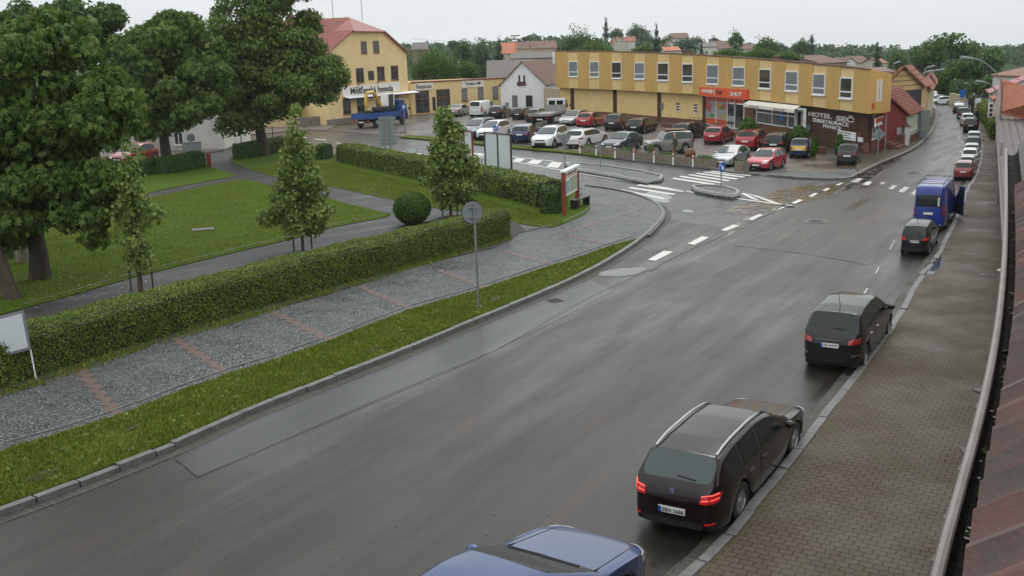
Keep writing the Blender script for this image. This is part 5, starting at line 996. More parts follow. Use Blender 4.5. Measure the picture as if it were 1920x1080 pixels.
for r in range(ncs):
    rows=[(r*crs-.02,0),(r*crs-.02,.03),(r*crs+crs*.5,.028),((r+1)*crs+.02,.010)]
    L0=.085
    for o_,lift in rows:
        Q=off(fl,-(L0+o_))
        for (s,_),p in zip(fine,Q):
            ph=(s/.235)%1; tn=int(s/.235); jit_=((tn*37+r*17)%11)/11*.012
            wv=.060*max(0,math.sin(min(1,ph/.42)*math.pi)) if ph<.42 else -.020*math.sin((ph-.42)/.58*math.pi)
            zz=GZ+.03+(o_)*slope+(wv+lift+jit_ if lift or 1 else 0)-(0.03 if lift==0 else 0)
            V.append((p.x,p.y,zz))
    m=len(fine)
    for q in range(len(rows)-1):
        for i in range(m-1): F.append((b0+q*m+i,b0+q*m+i+1,b0+(q+1)*m+i+1,b0+(q+1)*m+i))
    b0+=len(rows)*m
V=np.array(V)-np.array(nh.location); o=link('tile_roof',np_mesh('tile_roof',V,F,[M['ntile']],smooth=True),nh); o.data.set_sharp_from_angle(angle=math.radians(50))
# further part of the same roof: grey corrugated sheets
line2=[p for p in gs if (p-gs[0]).length>7.9]; Vs=[];Fs=[]; tt=0; rows=8
M['sheet']=mat('grey_corrugated_sheet',(.075,.066,.062),.5,var=.45,vs=1.5,bump=.3,bs=30)
fin2=[]
for a,b in zip(line2,line2[1:]):
    nseg=max(2,int((b-a).length/.04)); fin2+=[a.lerp(b,k/nseg) for k in range(nseg)]
A0=off(fin2,-.14); A1=off(fin2,-3.0); m=len(fin2)
for Q,zz in ((A0,GZ+.04),(A1,GZ+.04+2.86*slope)):
    for i,p in enumerate(Q): Vs.append((p.x,p.y,zz+.03*math.sin(i*.75)))
o=link('corrugated_roof',np_mesh('corrugated_roof',np.array(Vs)-np.array(nh.location),[(i,i+1,m+i+1,m+i) for i in range(m-1)],[M['sheet']],smooth=True),nh)
# moss and debris in the gutter, gutter brackets
ms=MB(); rr_=random.Random(5)
for _ in range(70):
    i=rr_.randrange(0,len(gs)-4); p=off(gs,-rr_.uniform(.03,.18))[i]; s=rr_.uniform(.006,.018); ms.blob((p.x,p.y,GZ-.075+rr_.uniform(0,.03)),(s,s*1.4,s*.7),0,6,4,.3)
tag(ms.build('gutter_moss',mat('moss',(.045,.06,.012),.9,var=.6,vs=20)),'moss and leaf debris lying in the near gutter','moss',kind='stuff')
ms=MB()
for _ in range(120):
    i=rr_.randrange(0,len(gs)-4); p=off(gs,-rr_.uniform(.03,.17))[i]; s=rr_.uniform(.006,.016); ms.blob((p.x,p.y,GZ-.07+rr_.uniform(0,.02)),(s,s,s*.5),0,5,3,.3)
tag(ms.build('gutter_grit',mat('pale_grit',(.12,.12,.11),.4)),'pale wet grit scattered in the near gutter','grit',kind='stuff')
for i in (12,20,30,44): p=gs[i]; loc(MB().box((p.x-.02,p.y-.02,GZ-.12),(p.x+.22,p.y+.01,GZ-.10)).tube([(p.x,p.y,GZ+.01),(p.x-.02,p.y,GZ-.02),(p.x,p.y,GZ-.06)],.012,6),nh).build('gutter_bracket',M['gutrim'],nh)
for x,y,k in ((1838,744,0),(1812,860,1)):
    p=AT(x,y,G(x,y,GZ-.15).y); q=empty('roof_slate',(p.x,p.y,GZ-.12),.4+k,'loose dark slate chip poking out under the gutter rim, '+('upper one' if k==0 else 'lower one'),'slate','slate chips under the gutter'); MB().box((-.03,-.02,-.005),(.03,.02,.005)).build('chip',M['greyroof'],q)
# downpipes seen beyond the gutter rim
q=empty('downpipe',(3.55,6.9,0),0,'pale curved downpipe hanging below the near gutter','drainpipe'); a=AT(1866,600,6.9);  MB().tube([(0,.3,6.0),(.05,.3,5.7),(.25,.3,5.4),(.25,.3,.1)],.045,8).build('pipe',M['zinc'],q,smooth=True)
# background hedgerow, tree-covered hill and street trees
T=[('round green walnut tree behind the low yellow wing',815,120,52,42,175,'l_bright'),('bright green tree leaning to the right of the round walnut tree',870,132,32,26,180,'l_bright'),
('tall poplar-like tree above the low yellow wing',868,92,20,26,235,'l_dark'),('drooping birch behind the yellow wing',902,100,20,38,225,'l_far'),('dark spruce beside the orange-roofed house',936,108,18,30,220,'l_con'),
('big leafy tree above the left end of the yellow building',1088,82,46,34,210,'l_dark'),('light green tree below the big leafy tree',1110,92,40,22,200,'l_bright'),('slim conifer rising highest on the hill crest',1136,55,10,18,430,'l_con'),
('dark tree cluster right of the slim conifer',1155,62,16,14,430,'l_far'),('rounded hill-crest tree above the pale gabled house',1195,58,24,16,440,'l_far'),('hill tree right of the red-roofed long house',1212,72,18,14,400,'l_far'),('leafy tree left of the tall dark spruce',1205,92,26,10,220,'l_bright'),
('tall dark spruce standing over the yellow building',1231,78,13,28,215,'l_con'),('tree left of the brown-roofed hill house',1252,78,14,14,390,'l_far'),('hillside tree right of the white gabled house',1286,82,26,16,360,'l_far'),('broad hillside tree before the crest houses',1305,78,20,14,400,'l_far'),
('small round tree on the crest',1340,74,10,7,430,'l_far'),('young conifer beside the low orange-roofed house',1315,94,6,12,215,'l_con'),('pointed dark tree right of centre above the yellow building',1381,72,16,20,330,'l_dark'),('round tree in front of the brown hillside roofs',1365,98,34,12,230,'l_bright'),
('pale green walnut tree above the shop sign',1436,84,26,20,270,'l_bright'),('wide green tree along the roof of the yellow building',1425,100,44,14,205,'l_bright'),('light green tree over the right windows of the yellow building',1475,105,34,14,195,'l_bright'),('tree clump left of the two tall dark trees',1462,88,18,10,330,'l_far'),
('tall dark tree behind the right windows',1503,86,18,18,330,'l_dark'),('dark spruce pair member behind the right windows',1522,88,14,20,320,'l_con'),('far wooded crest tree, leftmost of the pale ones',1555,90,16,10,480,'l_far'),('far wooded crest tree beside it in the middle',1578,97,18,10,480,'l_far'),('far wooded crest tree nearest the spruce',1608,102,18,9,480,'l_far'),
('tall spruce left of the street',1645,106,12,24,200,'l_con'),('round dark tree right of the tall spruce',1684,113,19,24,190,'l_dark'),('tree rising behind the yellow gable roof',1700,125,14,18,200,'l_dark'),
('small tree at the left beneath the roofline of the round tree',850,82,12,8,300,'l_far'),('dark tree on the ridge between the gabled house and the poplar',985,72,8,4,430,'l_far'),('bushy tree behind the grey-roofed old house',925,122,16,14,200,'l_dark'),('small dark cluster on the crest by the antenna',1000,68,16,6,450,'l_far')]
for i,(lab,cx,cy,rx,ry,Y,lm) in enumerate(T):
    base=AT(cx,cy,Y); base.z=hill_z(base.x,Y)-.2; k=Y/FPX; con=lm=='l_con'; rx*=1.18; ry*=1.16
    lf=max(.28,k*3.4)
    if con: E=[PX(cx,cy+ry*.55,rx,ry*.45,Y),PX(cx,cy,rx*.7,ry*.45,Y),PX(cx,cy-ry*.5,rx*.4,ry*.4,Y),PX(cx,cy-ry*.85,rx*.15,ry*.25,Y)]
    else: E=[PX(cx,cy,rx*.8,ry*.85,Y),PX(cx-rx*.45,cy+ry*.3,rx*.5,ry*.6,Y),PX(cx+rx*.45,cy+ry*.25,rx*.5,ry*.6,Y),PX(cx+rx*.1,cy+ry*.8,rx*.7,ry*.5,Y)]
    tree('spruce' if con else 'tree',base,E,M[lm],leaf=lf*(.6 if con else .8),per=90/( (rx*k+ry*k)**2*1.2+3),rc=(min(rx,ry)*k*.22,min(rx,ry)*k*.40),dens=.5/(lf*lf),trunk_r=.35,label=lab,seed=100+i,forks=3,flat=.85)
T2=[('huge dark tree closing the end of the street, left part',1742,108,42,46,168,'l_dark'),('tall crown above the street end',1762,84,34,28,178,'l_dark'),('bright leafy tree over the street bend',1790,140,42,50,160,'l_bright'),('tall tree behind the bright leafy tree',1808,90,40,30,180,'l_dark'),('large tree right of the street bend',1838,122,40,54,158,'l_dark'),('thin-topped tree at the right of the street trees',1862,112,24,34,172,'l_dark'),('dark tree at the left of the street end',1722,132,20,36,172,'l_dark'),('low dark tree behind the parked white cars',1770,160,28,26,162,'l_dark'),('tree in front of the garden wall',1815,165,30,28,150,'l_dark'),('dark tree behind the turquoise house',1855,160,16,28,150,'l_dark')]
for i,(lab,cx,cy,rx,ry,Y,lm) in enumerate(T2):
    base=AT(cx,cy,Y); base.z=0; k=Y/FPX
    tree('street_tree',base,[PX(cx,cy,rx*.75,ry*.8,Y),PX(cx-rx*.45,cy+ry*.1,rx*.5,ry*.5,Y-1),PX(cx+rx*.45,cy-ry*.1,rx*.5,ry*.55,Y-1),PX(cx,cy+ry*.65,rx*.7,ry*.4,Y-1)],M[lm],leaf=.5,per=.42,rc=(.7,1.5),dens=6,trunk_r=.4,label=lab,seed=200+i,forks=5)
# left background: buildings seen through the trees
backhouse('long pale house behind the park trees on the left',245,414,200,170,96,WH,M['tile'],10,z0=0,wins=[(326,248,344,272,'frame','glass')])
backhouse('beige house with brown door seen between the trees',405,560,205,180,128,wallmat('beige_house',(.50,.38,.22)),M['tile'],10,z0=0,wins=[(470,228,482,250,'brown','glassd'),(440,222,452,238,'brown','glass')])
backhouse('grey house at the far left behind the chestnut',-80,240,215,185,92,PL,M['brownroof'],10,z0=0)
lw=Wall((560,240),(632,233)); q=empty('street_wall',lw.O,0,'low grey stone wall left of the gabled house','wall'); loc(MB().box((0,-.3,0),(lw.L,0,1.2),0,lw.fr()),q).build('wall',M['stone'],q); 

# woods on the hillside: too many crowns to count
rw=np.random.RandomState(77); Vs=[];Fs=[];o=0
for _ in range(900):
    Y=rw.uniform(300,480); px_=rw.uniform(700,1960)
    x=ray(px_,100).x/ray(px_,100).y*Y; z=hill_z(x,Y); r=rw.uniform(2.0,4.0)*(.7 if Y<260 else 1)
    if any(a_-8<px_<b_+8 and Y<y_+4 for a_,b_,y_ in HP): continue
    P,D=clump_points((x,Y,z+r*.6),(r,r,r),46,rw,.6); V,F=leaf_arrays(P,D,r*.42,'quad',0,rs=rw); Vs.append(V);Fs.append(F+o);o+=len(V)
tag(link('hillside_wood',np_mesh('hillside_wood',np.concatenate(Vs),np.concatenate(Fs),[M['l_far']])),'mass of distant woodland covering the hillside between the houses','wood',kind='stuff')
# ================================================================ VEHICLES
def paint(name,c,metal=.0,rough=.28):
    return mat(name,c,rough,metal=metal if max(c)>.05 else 0,coat=.75 if max(c)>.05 else .5,bump=.0,spec=.5 if max(c)>.05 else .2)
M['tyre']=mat('tyre_rubber',(.018,.018,.018),.75,bump=.4,bs=60); M['alloy']=mat('alloy_rim',(.38,.38,.39),.3,metal=.8); M['steelrim']=mat('dark_rim',(.07,.07,.075),.4,metal=.5)
M['cglass']=mat('car_glass',(.012,.016,.016),.06,spec=.4); M['cglass2']=mat('car_glass_light',(.040,.055,.055),.07,spec=.55); M['trim']=mat('black_trim',(.016,.016,.016),.5); M['chrome']=mat('chrome',(.6,.6,.6),.15,metal=1)
M['lamp']=mat('headlamp',(.55,.57,.58),.12,spec=.9,coat=1); M['tail']=mat('tail_lamp',(.34,.012,.012),.15,coat=1); M['taillit']=mat('lit_tail_lamp',(.34,.012,.012),.2,emit=.35); M['ledred']=mat('red_led_strip',(1.0,.10,.08),.3,emit=1.2); M['plate']=mat('plate_white',(.72,.72,.70),.4); M['plateblue']=mat('plate_blue',(.01,.06,.32),.4); M['seam']=mat('panel_gap',(.006,.006,.006),.6); M['under']=mat('underbody',(.012,.012,.012),.8)
TYPES={ # L W H wheelbase front-overhang wheelR | top profile (x from the front bumper, z) | belt z front,rear | glass stations: cowl, screen top, roof end, rear glass bottom | pillars
'hatch':dict(L=4.0,W=1.72,H=1.48,wb=2.5,fo=.80,R=.30,top=[(0,.55),(.10,.70),(.35,.78),(1.0,.94),(1.95,1.44),(2.4,1.48),(3.1,1.46),(3.55,1.38),(3.88,1.0),(3.96,.90),(4.0,.72)],belt=(.86,.98),g=(1.0,1.95,3.55,3.86),pil=[(2.52,2.60)],end=3.45),
'city':dict(L=3.55,W=1.62,H=1.47,wb=2.4,fo=.62,R=.28,top=[(0,.55),(.08,.74),(.3,.82),(.75,.96),(1.6,1.43),(2.0,1.47),(2.8,1.45),(3.3,1.38),(3.47,1.02),(3.53,.90),(3.55,.70)],belt=(.88,1.0),g=(.75,1.6,3.3,3.46),pil=[(2.3,2.38)],end=3.2),
'wagon':dict(L=4.54,W=1.80,H=1.47,wb=2.64,fo=.90,R=.335,top=[(0,.52),(.12,.70),(.45,.80),(1.25,.95),(2.15,1.40),(2.7,1.46),(3.6,1.45),(4.10,1.38),(4.42,1.02),(4.50,.92),(4.54,.70)],belt=(.88,.99),g=(1.25,2.15,4.08,4.41),pil=[(2.72,2.80),(3.48,3.54)],end=4.05),
'sedan':dict(L=4.57,W=1.79,H=1.46,wb=2.66,fo=.90,R=.31,top=[(0,.52),(.12,.70),(.45,.79),(1.25,.94),(2.15,1.40),(2.6,1.45),(3.2,1.42),(3.6,1.30),(4.15,1.08),(4.46,1.03),(4.53,.9),(4.57,.70)],belt=(.88,.98),g=(1.25,2.15,3.3,4.1),pil=[(2.72,2.80)],end=3.55),
'mpv':dict(L=4.27,W=1.78,H=1.60,wb=2.70,fo=.82,R=.31,top=[(0,.56),(.10,.76),(.35,.86),(.95,1.02),(1.95,1.54),(2.5,1.60),(3.3,1.58),(3.80,1.50),(4.10,1.10),(4.22,1.0),(4.27,.75)],belt=(.95,1.06),g=(.95,1.95,3.78,4.09),pil=[(2.60,2.68),(3.40,3.46)],end=3.75),
'suv':dict(L=4.37,W=1.81,H=1.64,wb=2.67,fo=.88,R=.35,top=[(0,.66),(.10,.86),(.40,.98),(1.15,1.09),(1.95,1.56),(2.5,1.64),(3.4,1.62),(3.9,1.54),(4.20,1.12),(4.32,1.02),(4.37,.80)],belt=(1.02,1.10),g=(1.15,1.95,3.88,4.19),pil=[(2.6,2.68),(3.42,3.50)],end=3.85),
'offroad':dict(L=4.75,W=2.0,H=1.95,wb=3.02,fo=.84,R=.41,top=[(0,.80),(.08,1.08),(.35,1.16),(1.30,1.24),(1.85,1.86),(2.3,1.95),(3.6,1.94),(4.45,1.88),(4.68,1.30),(4.72,1.15),(4.75,.9)],belt=(1.2,1.26),g=(1.30,1.85,4.45,4.67),pil=[(2.65,2.75),(3.55,3.7)],end=4.4),
'van':dict(L=5.2,W=1.95,H=2.45,wb=3.1,fo=.92,R=.34,top=[(0,.62),(.08,.92),(.45,1.08),(.95,1.28),(1.75,2.12),(2.15,2.42),(3.2,2.45),(4.6,2.45),(5.08,2.42),(5.16,2.2),(5.19,1.2),(5.2,.8)],belt=(1.15,1.3),g=(.95,1.75,5.0,5.0),pil=[],end=2.5),
'smallvan':dict(L=4.7,W=1.84,H=1.94,wb=3.0,fo=.85,R=.32,top=[(0,.62),(.08,.85),(.45,.98),(.95,1.14),(1.75,1.80),(2.15,1.92),(3.2,1.94),(4.3,1.94),(4.62,1.88),(4.68,1.6),(4.69,1.1),(4.7,.8)],belt=(1.05,1.12),g=(.95,1.75,4.62,4.685),pil=[],end=2.4),
'smart':dict(L=2.6,W=1.53,H=1.53,wb=1.82,fo=.40,R=.28,top=[(0,.60),(.06,.80),(.20,.92),(.45,1.06),(1.15,1.48),(1.5,1.53),(2.0,1.51),(2.25,1.45),(2.45,1.10),(2.55,.98),(2.6,.7)],belt=(.98,1.0),g=(.45,1.15,2.24,2.44),pil=[],end=2.0),
}
def carshell(T,lev=1):
    L,Wd,Hh,wb,fo,R=T['L'],T['W'],T['H'],T['wb'],T['fo'],T['R']; tx_=[p[0] for p in T['top']]; tz=[p[1] for p in T['top']]
    w1,w2=fo,fo+wb; RA=R*1.22; gc=.20 if Hh<1.6 else .27
    xs=set(tx_)|{T['end']}
    for a,b in T['pil']: xs|={a,b}
    for c in (w1,w2): xs|={c-RA*1.04,c-RA,c-RA*.72,c,c+RA*.72,c+RA,c+RA*1.04}
    c0,s0,r0,b0=T['g']; xs|={c0,s0,r0,b0,(c0+s0)/2,.25,L-.25}
    key={T['end'],c0,s0,r0,b0,0,L}|{v for p in T['pil'] for v in p}
    arch={round(c+k*RA,4) for c in (w1,w2) for k in (-1.04,-1,-.72,0,.72,1,1.04)}
    xs=sorted(x for x in xs if 0<=x<=L); out=[]
    for x in xs:
        if out and x-out[-1]<.035 and not (x in key): 
            continue
        if out and x-out[-1]<.035 and x in key and out[-1] not in key: out[-1]=x; continue
        out.append(x)
    xs=out; gl0,gl1=c0,T['end']
    def plan(x):
        u=min(x,L-x); return 1-.24*max(0,1-u/.55)**2.2-(.05*max(0,1-x/1.3)) 
    V=[];n=9
    for x in xs:
        Tz=np.interp(x,tx_,tz); bz=np.interp(x,[c0,b0],T['belt']); B=min(bz,Tz-.03 if Tz-.03<bz else bz); B=min(B,Tz-.02)
        g=max(0,min(1,(Tz-B)/(Hh-bz))); p=plan(x)*Wd/2
        zb=gc+ (.06 if x<.1 or x>L-.1 else 0)
        for c in (w1,w2):
            if abs(x-c)<=RA*1.001: zb=max(zb,R+math.sqrt(max(0,RA*RA-(x-c)**2))*1.0)
        zb=min(zb,B-.12); hgt=B-zb; y5=(.93-.17*g)*p if Hh<1.9 else (.94-.06*g)*p
        V.append([(x,.86*p,zb-.0),(x,.965*p,zb+.015),(x,1.0*p,zb+.35*hgt),(x,.992*p,zb+.72*hgt),(x,.965*p,B),(x,y5,Tz-.03-.05*g),(x,y5*.93,Tz-.012-.018*g),(x,y5*.5,Tz-.004),(x,0,Tz)])
    vs=[];idx={}
    for i,row in enumerate(V):
        for j,(x,y,z) in enumerate(row):
            idx[i,j,1]=len(vs); vs.append((L/2-x,y,z))
            if j<n-1: idx[i,j,-1]=len(vs); vs.append((L/2-x,-y,z))
            else: idx[i,j,-1]=idx[i,j,1]
    F=[];MI=[]
    isp=lambda a,b:any(abs(a-p[0])<.04 and abs(b-p[1])<.04 for p in T['pil'])
    for i in range(len(xs)-1):
        xa,xb=xs[i],xs[i+1]; xm=(xa+xb)/2
        for j in range(n-1):
            m=0
            if j>=6 and c0-.01<=xa and xb<=s0+.01: m=1
            if j>=6 and r0-.01<=xa and xb<=b0+.01 and b0>r0: m=2
            if j==4 and (c0+s0)/2-.01<=xa and xb<=T['end']+.01: m=4 if isp(xa,xb) else 3
            if j==0: m=4
            for s in (1,-1):
                f=(idx[i,j,s],idx[i,j+1,s],idx[i+1,j+1,s],idx[i+1,j,s]); F.append(f if s>0 else f[::-1]); MI.append(m)
    for i,fl in ((0,1),(len(xs)-1,-1)):
        for j in range(n-1):
            f=(idx[i,j,1],idx[i,j,-1],idx[i,j+1,-1],idx[i,j+1,1]) if j<n-2 else (idx[i,j,1],idx[i,j,-1],idx[i,j+1,1])
            F.append(f if fl>0 else f[::-1]); MI.append(4 if j==0 else 0)
    me=bpy.data.meshes.new('tmp'); me.from_pydata(vs,[],F); me.polygons.foreach_set('material_index',MI)
    for _ in range(5): me.materials.append(M['trim'])
    bm=bmesh.new(); bm.from_mesh(me); bmesh.ops.recalc_face_normals(bm,faces=bm.faces)
    cl=bm.edges.layers.float.new('crease_edge')
    for e in bm.edges:
        ms={f.material_index for f in e.link_faces}
        if len(ms)>1: e[cl]=.75
        if len(e.link_faces)==1: e[cl]=1
    for v in bm.verts:
        pass
    # shoulder line, sharper
    for e in bm.edges:
        a,b=e.verts
        if e[cl]<.1 and abs(a.co.y)>.8*Wd/2 and abs((a.co-b.co).x)>.05 and abs(a.co.z-b.co.z)<.08:
            if a.index%17 in (8,9) : e[cl]=.5
    bm.to_mesh(me); bm.free(); ob=bpy.data.objects.new('tmp',me); C.objects.link(ob); md=ob.modifiers.new('s','SUBSURF'); md.levels=lev; dg=bpy.context.evaluated_depsgraph_get()
    m2=bpy.data.meshes.new_from_object(ob.evaluated_get(dg)); bpy.data.objects.remove(ob)
    vs=np.array([v.co[:] for v in m2.vertices]); pol=[(tuple(p.vertices),p.material_index) for p in m2.polygons]; bvh=BVHTree.FromPolygons([Vector(v) for v in vs],[p for p,_ in pol])
    parts={}
    for k in range(5):
        fs=[p for p,m in pol if m==k]
        if not fs: continue
        if k==3: groups=[('side_window',[f for f in fs if vs[f[0]][1]>0]),('side_window',[f for f in fs if vs[f[0]][1]<0])]
        else: groups=[({0:'body',1:'windscreen',2:'rear_window',4:'trim'}[k],fs)]
        for nm,g in groups:
            used=sorted({i for f in g for i in f}); mp={u:i for i,u in enumerate(used)}; me=bpy.data.meshes.new(nm); me.from_pydata([tuple(vs[u]) for u in used],[],[tuple(mp[i] for i in f) for f in g]); me.polygons.foreach_set('use_smooth',[True]*len(g)); me.set_sharp_from_angle(angle=math.radians(48)); parts.setdefault(nm,[]).append(me)
    bpy.data.meshes.remove(m2); return parts,bvh
def onto(bvh,corners,nu=6,nv=3,off_=.008,th=.02):
    """a patch that lies on the body: 4 corner points (a,b,c,d) projected on the shell"""
    a,b,c,d=[Vector(q) for q in corners]; T_=[];B_=[]
    for j in range(nv+1):
        for i in range(nu+1):
            u,v=i/nu,j/nv; p=(a*(1-u)+b*u)*(1-v)+(d*(1-u)+c*u)*v; q,nn,_,_=bvh.find_nearest(p); 
            if nn.dot(p-q)<0 and nn.dot(Vector((q.x,q.y,0)))<0: nn=-nn
            if nn.dot(Vector((q.x*.6,q.y*1.4,.3)))<0: nn=-nn
            T_.append(q+nn*off_); B_.append(q-nn*th)
    w=nu+1; F=[(j*w+i,j*w+i+1,(j+1)*w+i+1,(j+1)*w+i) for j in range(nv) for i in range(nu)]; n=len(T_)
    ring=[i for i in range(w)]+[j*w+nu for j in range(1,nv+1)]+[nv*w+i for i in range(nu-1,-1,-1)]+[j*w for j in range(nv-1,0,-1)]
    F+=[(ring[k],ring[(k+1)%len(ring)],ring[(k+1)%len(ring)]+n,ring[k]+n) for k in range(len(ring))]
    return T_+B_,F
SH={}
def wheelmesh(R,wd,spokes,key):
    if ('w',key) in SH: return SH['w',key]
    t=MB(); pr=[(R*.66,-wd/2),(R*.9,-wd/2),(R*.985,-wd*.38),(R,-wd*.2),(R,wd*.2),(R*.985,wd*.38),(R*.9,wd/2),(R*.66,wd/2)]; n=28
    for r_,y in pr:
        for k in range(n): a=6.28318*k/n; t.v.append((r_*math.cos(a),y,r_*math.sin(a)))
    for j in range(len(pr)-1):
        for k in range(n): t.f.append((j*n+k,j*n+(k+1)%n,(j+1)*n+(k+1)%n,(j+1)*n+k)); t.m.append(0)
    ty=t.build('tyre',M['tyre'],smooth=True); r=MB(); r.disc((0,wd*.30,0),(0,1,0),R*.30*.6,.06,16); 
    for k in range(n):   # rim ring
        pass
    ro=[(R*.67,wd*.42),(R*.60,wd*.44),(R*.57,wd*.2),(R*.57,-wd*.3)]; b=len(r.v)
    for r_,y in ro:
        for k in range(n): a=6.28318*k/n; r.v.append((r_*math.cos(a),y,r_*math.sin(a)))
    for j in range(3):
        for k in range(n): r.f.append((b+j*n+k,b+j*n+(k+1)%n,b+(j+1)*n+(k+1)%n,b+(j+1)*n+k)); r.m.append(0)
    for k in range(spokes):
        a=6.28318*k/spokes; dx,dz=math.cos(a),math.sin(a); px_,pz_=-dz,dx
        s0,s1=.05,.035; v=[(dx*R*.12+px_*s0*sg,wd*yy,dz*R*.12+pz_*s0*sg) for sg in (-1,1) for yy in (.22,.36)]+[(dx*R*.6+px_*s1*sg,wd*yy,dz*R*.6+pz_*s1*sg) for sg in (-1,1) for yy in (.26,.40)]
        r.add(v,[(0,1,3,2),(4,6,7,5),(0,4,5,1),(2,3,7,6),(1,5,7,3),(0,2,6,4)])
    dk=MB().disc((0,-wd*.05,0),(0,1,0),R*.58,.03,24)
    ri=r.build('rim',M['alloy']); dd=dk.build('brake',M['under'])
    out=(ty.data,ri.data,dd.data)
    for o in (ty,ri,dd): bpy.data.objects.remove(o)
    SH['w',key]=out; return out
def child(name,me,parent,m=None,loc_=None,rz=0):
    o=link(name,me,parent)
    if m is not None:
        if len(me.materials)==0: me.materials.append(m)
        o.material_slots[0].link='OBJECT'; o.material_slots[0].material=m
    if loc_: o.location=loc_
    if rz: o.rotation_euler=(0,0,rz)
    return o
def mesh_of(V,F,nm):
    me=bpy.data.meshes.new(nm); me.from_pydata([tuple(v) for v in V],[],F); me.polygons.foreach_set('use_smooth',[True]*len(F)); me.set_sharp_from_angle(angle=math.radians(40)); return me
def proto(kind,lev,style):
    k=(kind,lev,style)
    if k in SH: return SH[k]
    T=TYPES[kind]; parts,bvh=carshell(T,lev); L,Wd,Hh=T['L'],T['W'],T['H']; hx=L/2; hy=Wd/2; items=[]; bz=T['belt'][0]; tb=T['belt'][1]
    def add(nm,cor,mk,nu=6,nv=3,off_=.008,mirror=False):
        for s in ((1,-1) if mirror else (1,)):
            V,F=onto(bvh,[(x,y*s,z) for x,y,z in cor],nu,nv,off_); items.append((nm,mesh_of(V,F,nm),mk))
    nz=T['top'][1][1]
    # front
    add('headlight',[(hx-.02,hy*.48,nz-.16),(hx-.30,hy*1.0,nz-.12),(hx-.34,hy*.98,nz+.02),(hx-.05,hy*.50,nz-.04)],'lamp',8,3,.012,True)
    add('grille',[(hx,-hy*.42,nz-.20),(hx,hy*.42,nz-.20),(hx,hy*.46,nz-.07),(hx,-hy*.46,nz-.07)],'trim',6,3)
    add('lower_grille',[(hx,-hy*.55,.24+(Hh>1.6)*.06),(hx,hy*.55,.24+(Hh>1.6)*.06),(hx,hy*.5,nz-.32),(hx,-hy*.5,nz-.32)],'trim',6,3)
    add('number_plate',[(hx+.02,-.26,nz-.31),(hx+.02,.26,nz-.31),(hx+.02,.26,nz-.20),(hx+.02,-.26,nz-.20)],'plate',4,1,.02)
    # rear
    zt=tb
    if style=='tall': cor=[(-hx+.02,hy*.80,zt-.42),(-hx+.16,hy*.98,zt-.42),(-hx+.22,hy*.97,zt+.12),(-hx+.06,hy*.80,zt+.12)]
    elif style=='pillar': cor=[(-hx+.04,hy*.84,zt-.10),(-hx+.14,hy*.96,zt-.10),(-hx+.30,hy*.84,zt+.42),(-hx+.20,hy*.76,zt+.42)]
    else: cor=[(-hx,hy*.58,zt-.26),(-hx+.14,hy*1.0,zt-.24),(-hx+.24,hy*1.0,zt-.09),(-hx+.02,hy*.60,zt-.15)]
    add('taillight',cor,'tail',8,4,.012,True)
    pz=zt-.36 if kind not in ('wagon','hatch') or style in ('tall','pillar') else zt-.30
    if style in('lowplate','lit'): pz=.48
    add('number_plate',[(-hx-.02,.26,pz),(-hx-.02,-.26,pz),(-hx-.02,-.26,pz+.11),(-hx-.02,.26,pz+.11)],'plate',4,1,.02)
    add('rear_bumper_insert',[(-hx,-hy*.6,.24+(Hh>1.6)*.06),(-hx,hy*.6,.24+(Hh>1.6)*.06),(-hx,hy*.66,.36),(-hx,-hy*.66,.36)],'trim',6,2)
    add('boot_seam',[(-hx,-hy*.82,pz-.10),(-hx,hy*.82,pz-.10),(-hx,hy*.82,pz-.088),(-hx,-hy*.82,pz-.088)],'seam',8,1,.004)
    # bonnet seams & door seams & handles
    c0=T['g'][0]; dx=[T['fo']+T['R']*1.22+.08]+([ (T['pil'][0][0]+T['pil'][0][1])/2 ] if T['pil'] else [])+[min(T['end'],T['fo']+T['wb']-T['R']*.6)]
    for s in (1,-1):
        for x in dx: 
            X=hx-x; V,F=onto(bvh,[(X,hy*s*1.05,.32),(X+.012,hy*s*1.05,.32),(X+.012,hy*s*1.0,bz+.02),(X,hy*s*1.0,bz+.02)],1,6,.004); items.append(('door_seam',mesh_of(V,F,'door_seam'),'seam'))
        for i,x in enumerate(dx[1:]):
            X=hx-x+.17; V,F=onto(bvh,[(X-.09,hy*s*1.1,bz-.13),(X+.09,hy*s*1.1,bz-.13),(X+.09,hy*s*1.1,bz-.10),(X-.09,hy*s*1.1,bz-.10)],3,1,.03); items.append(('door_handle',mesh_of(V,F,'door_handle'),'handle'))
        V,F=onto(bvh,[(hx-.35,hy*s*.70,nz+.1),(hx-.35,hy*s*.715,nz+.1),(hx-c0-.02,hy*s*.79,nz+.3),(hx-c0-.02,hy*s*.775,nz+.3)],1,6,.004); items.append(('bonnet_seam',mesh_of(V,F,'bonnet_seam'),'seam'))
    # mirrors
    for s in (1,-1):
        mb=MB(); X=hx-c0-.38; q=bvh.find_nearest(Vector((X,hy*s,bz+.05)))[0]; mb.blob((X+.02,q.y+s*.15,bz+.09),(.07,.11,.075),0,10,6); mb.tube([(X+.02,q.y,bz+.02),(X+.02,q.y+s*.10,bz+.06)],.022,6); o=mb.build('mirror',M['trim'],smooth=True); items.append(('mirror',o.data,'mirror')); bpy.data.objects.remove(o)
    # chassis
    mb=MB().box((-hx+.18,-hy*.84,.17),(hx-.18,hy*.84,min(bz-.15,.62+(Hh>1.6)*.15))); o=mb.build('chassis',M['under']); items.append(('chassis',o.data,'under')); bpy.data.objects.remove(o)
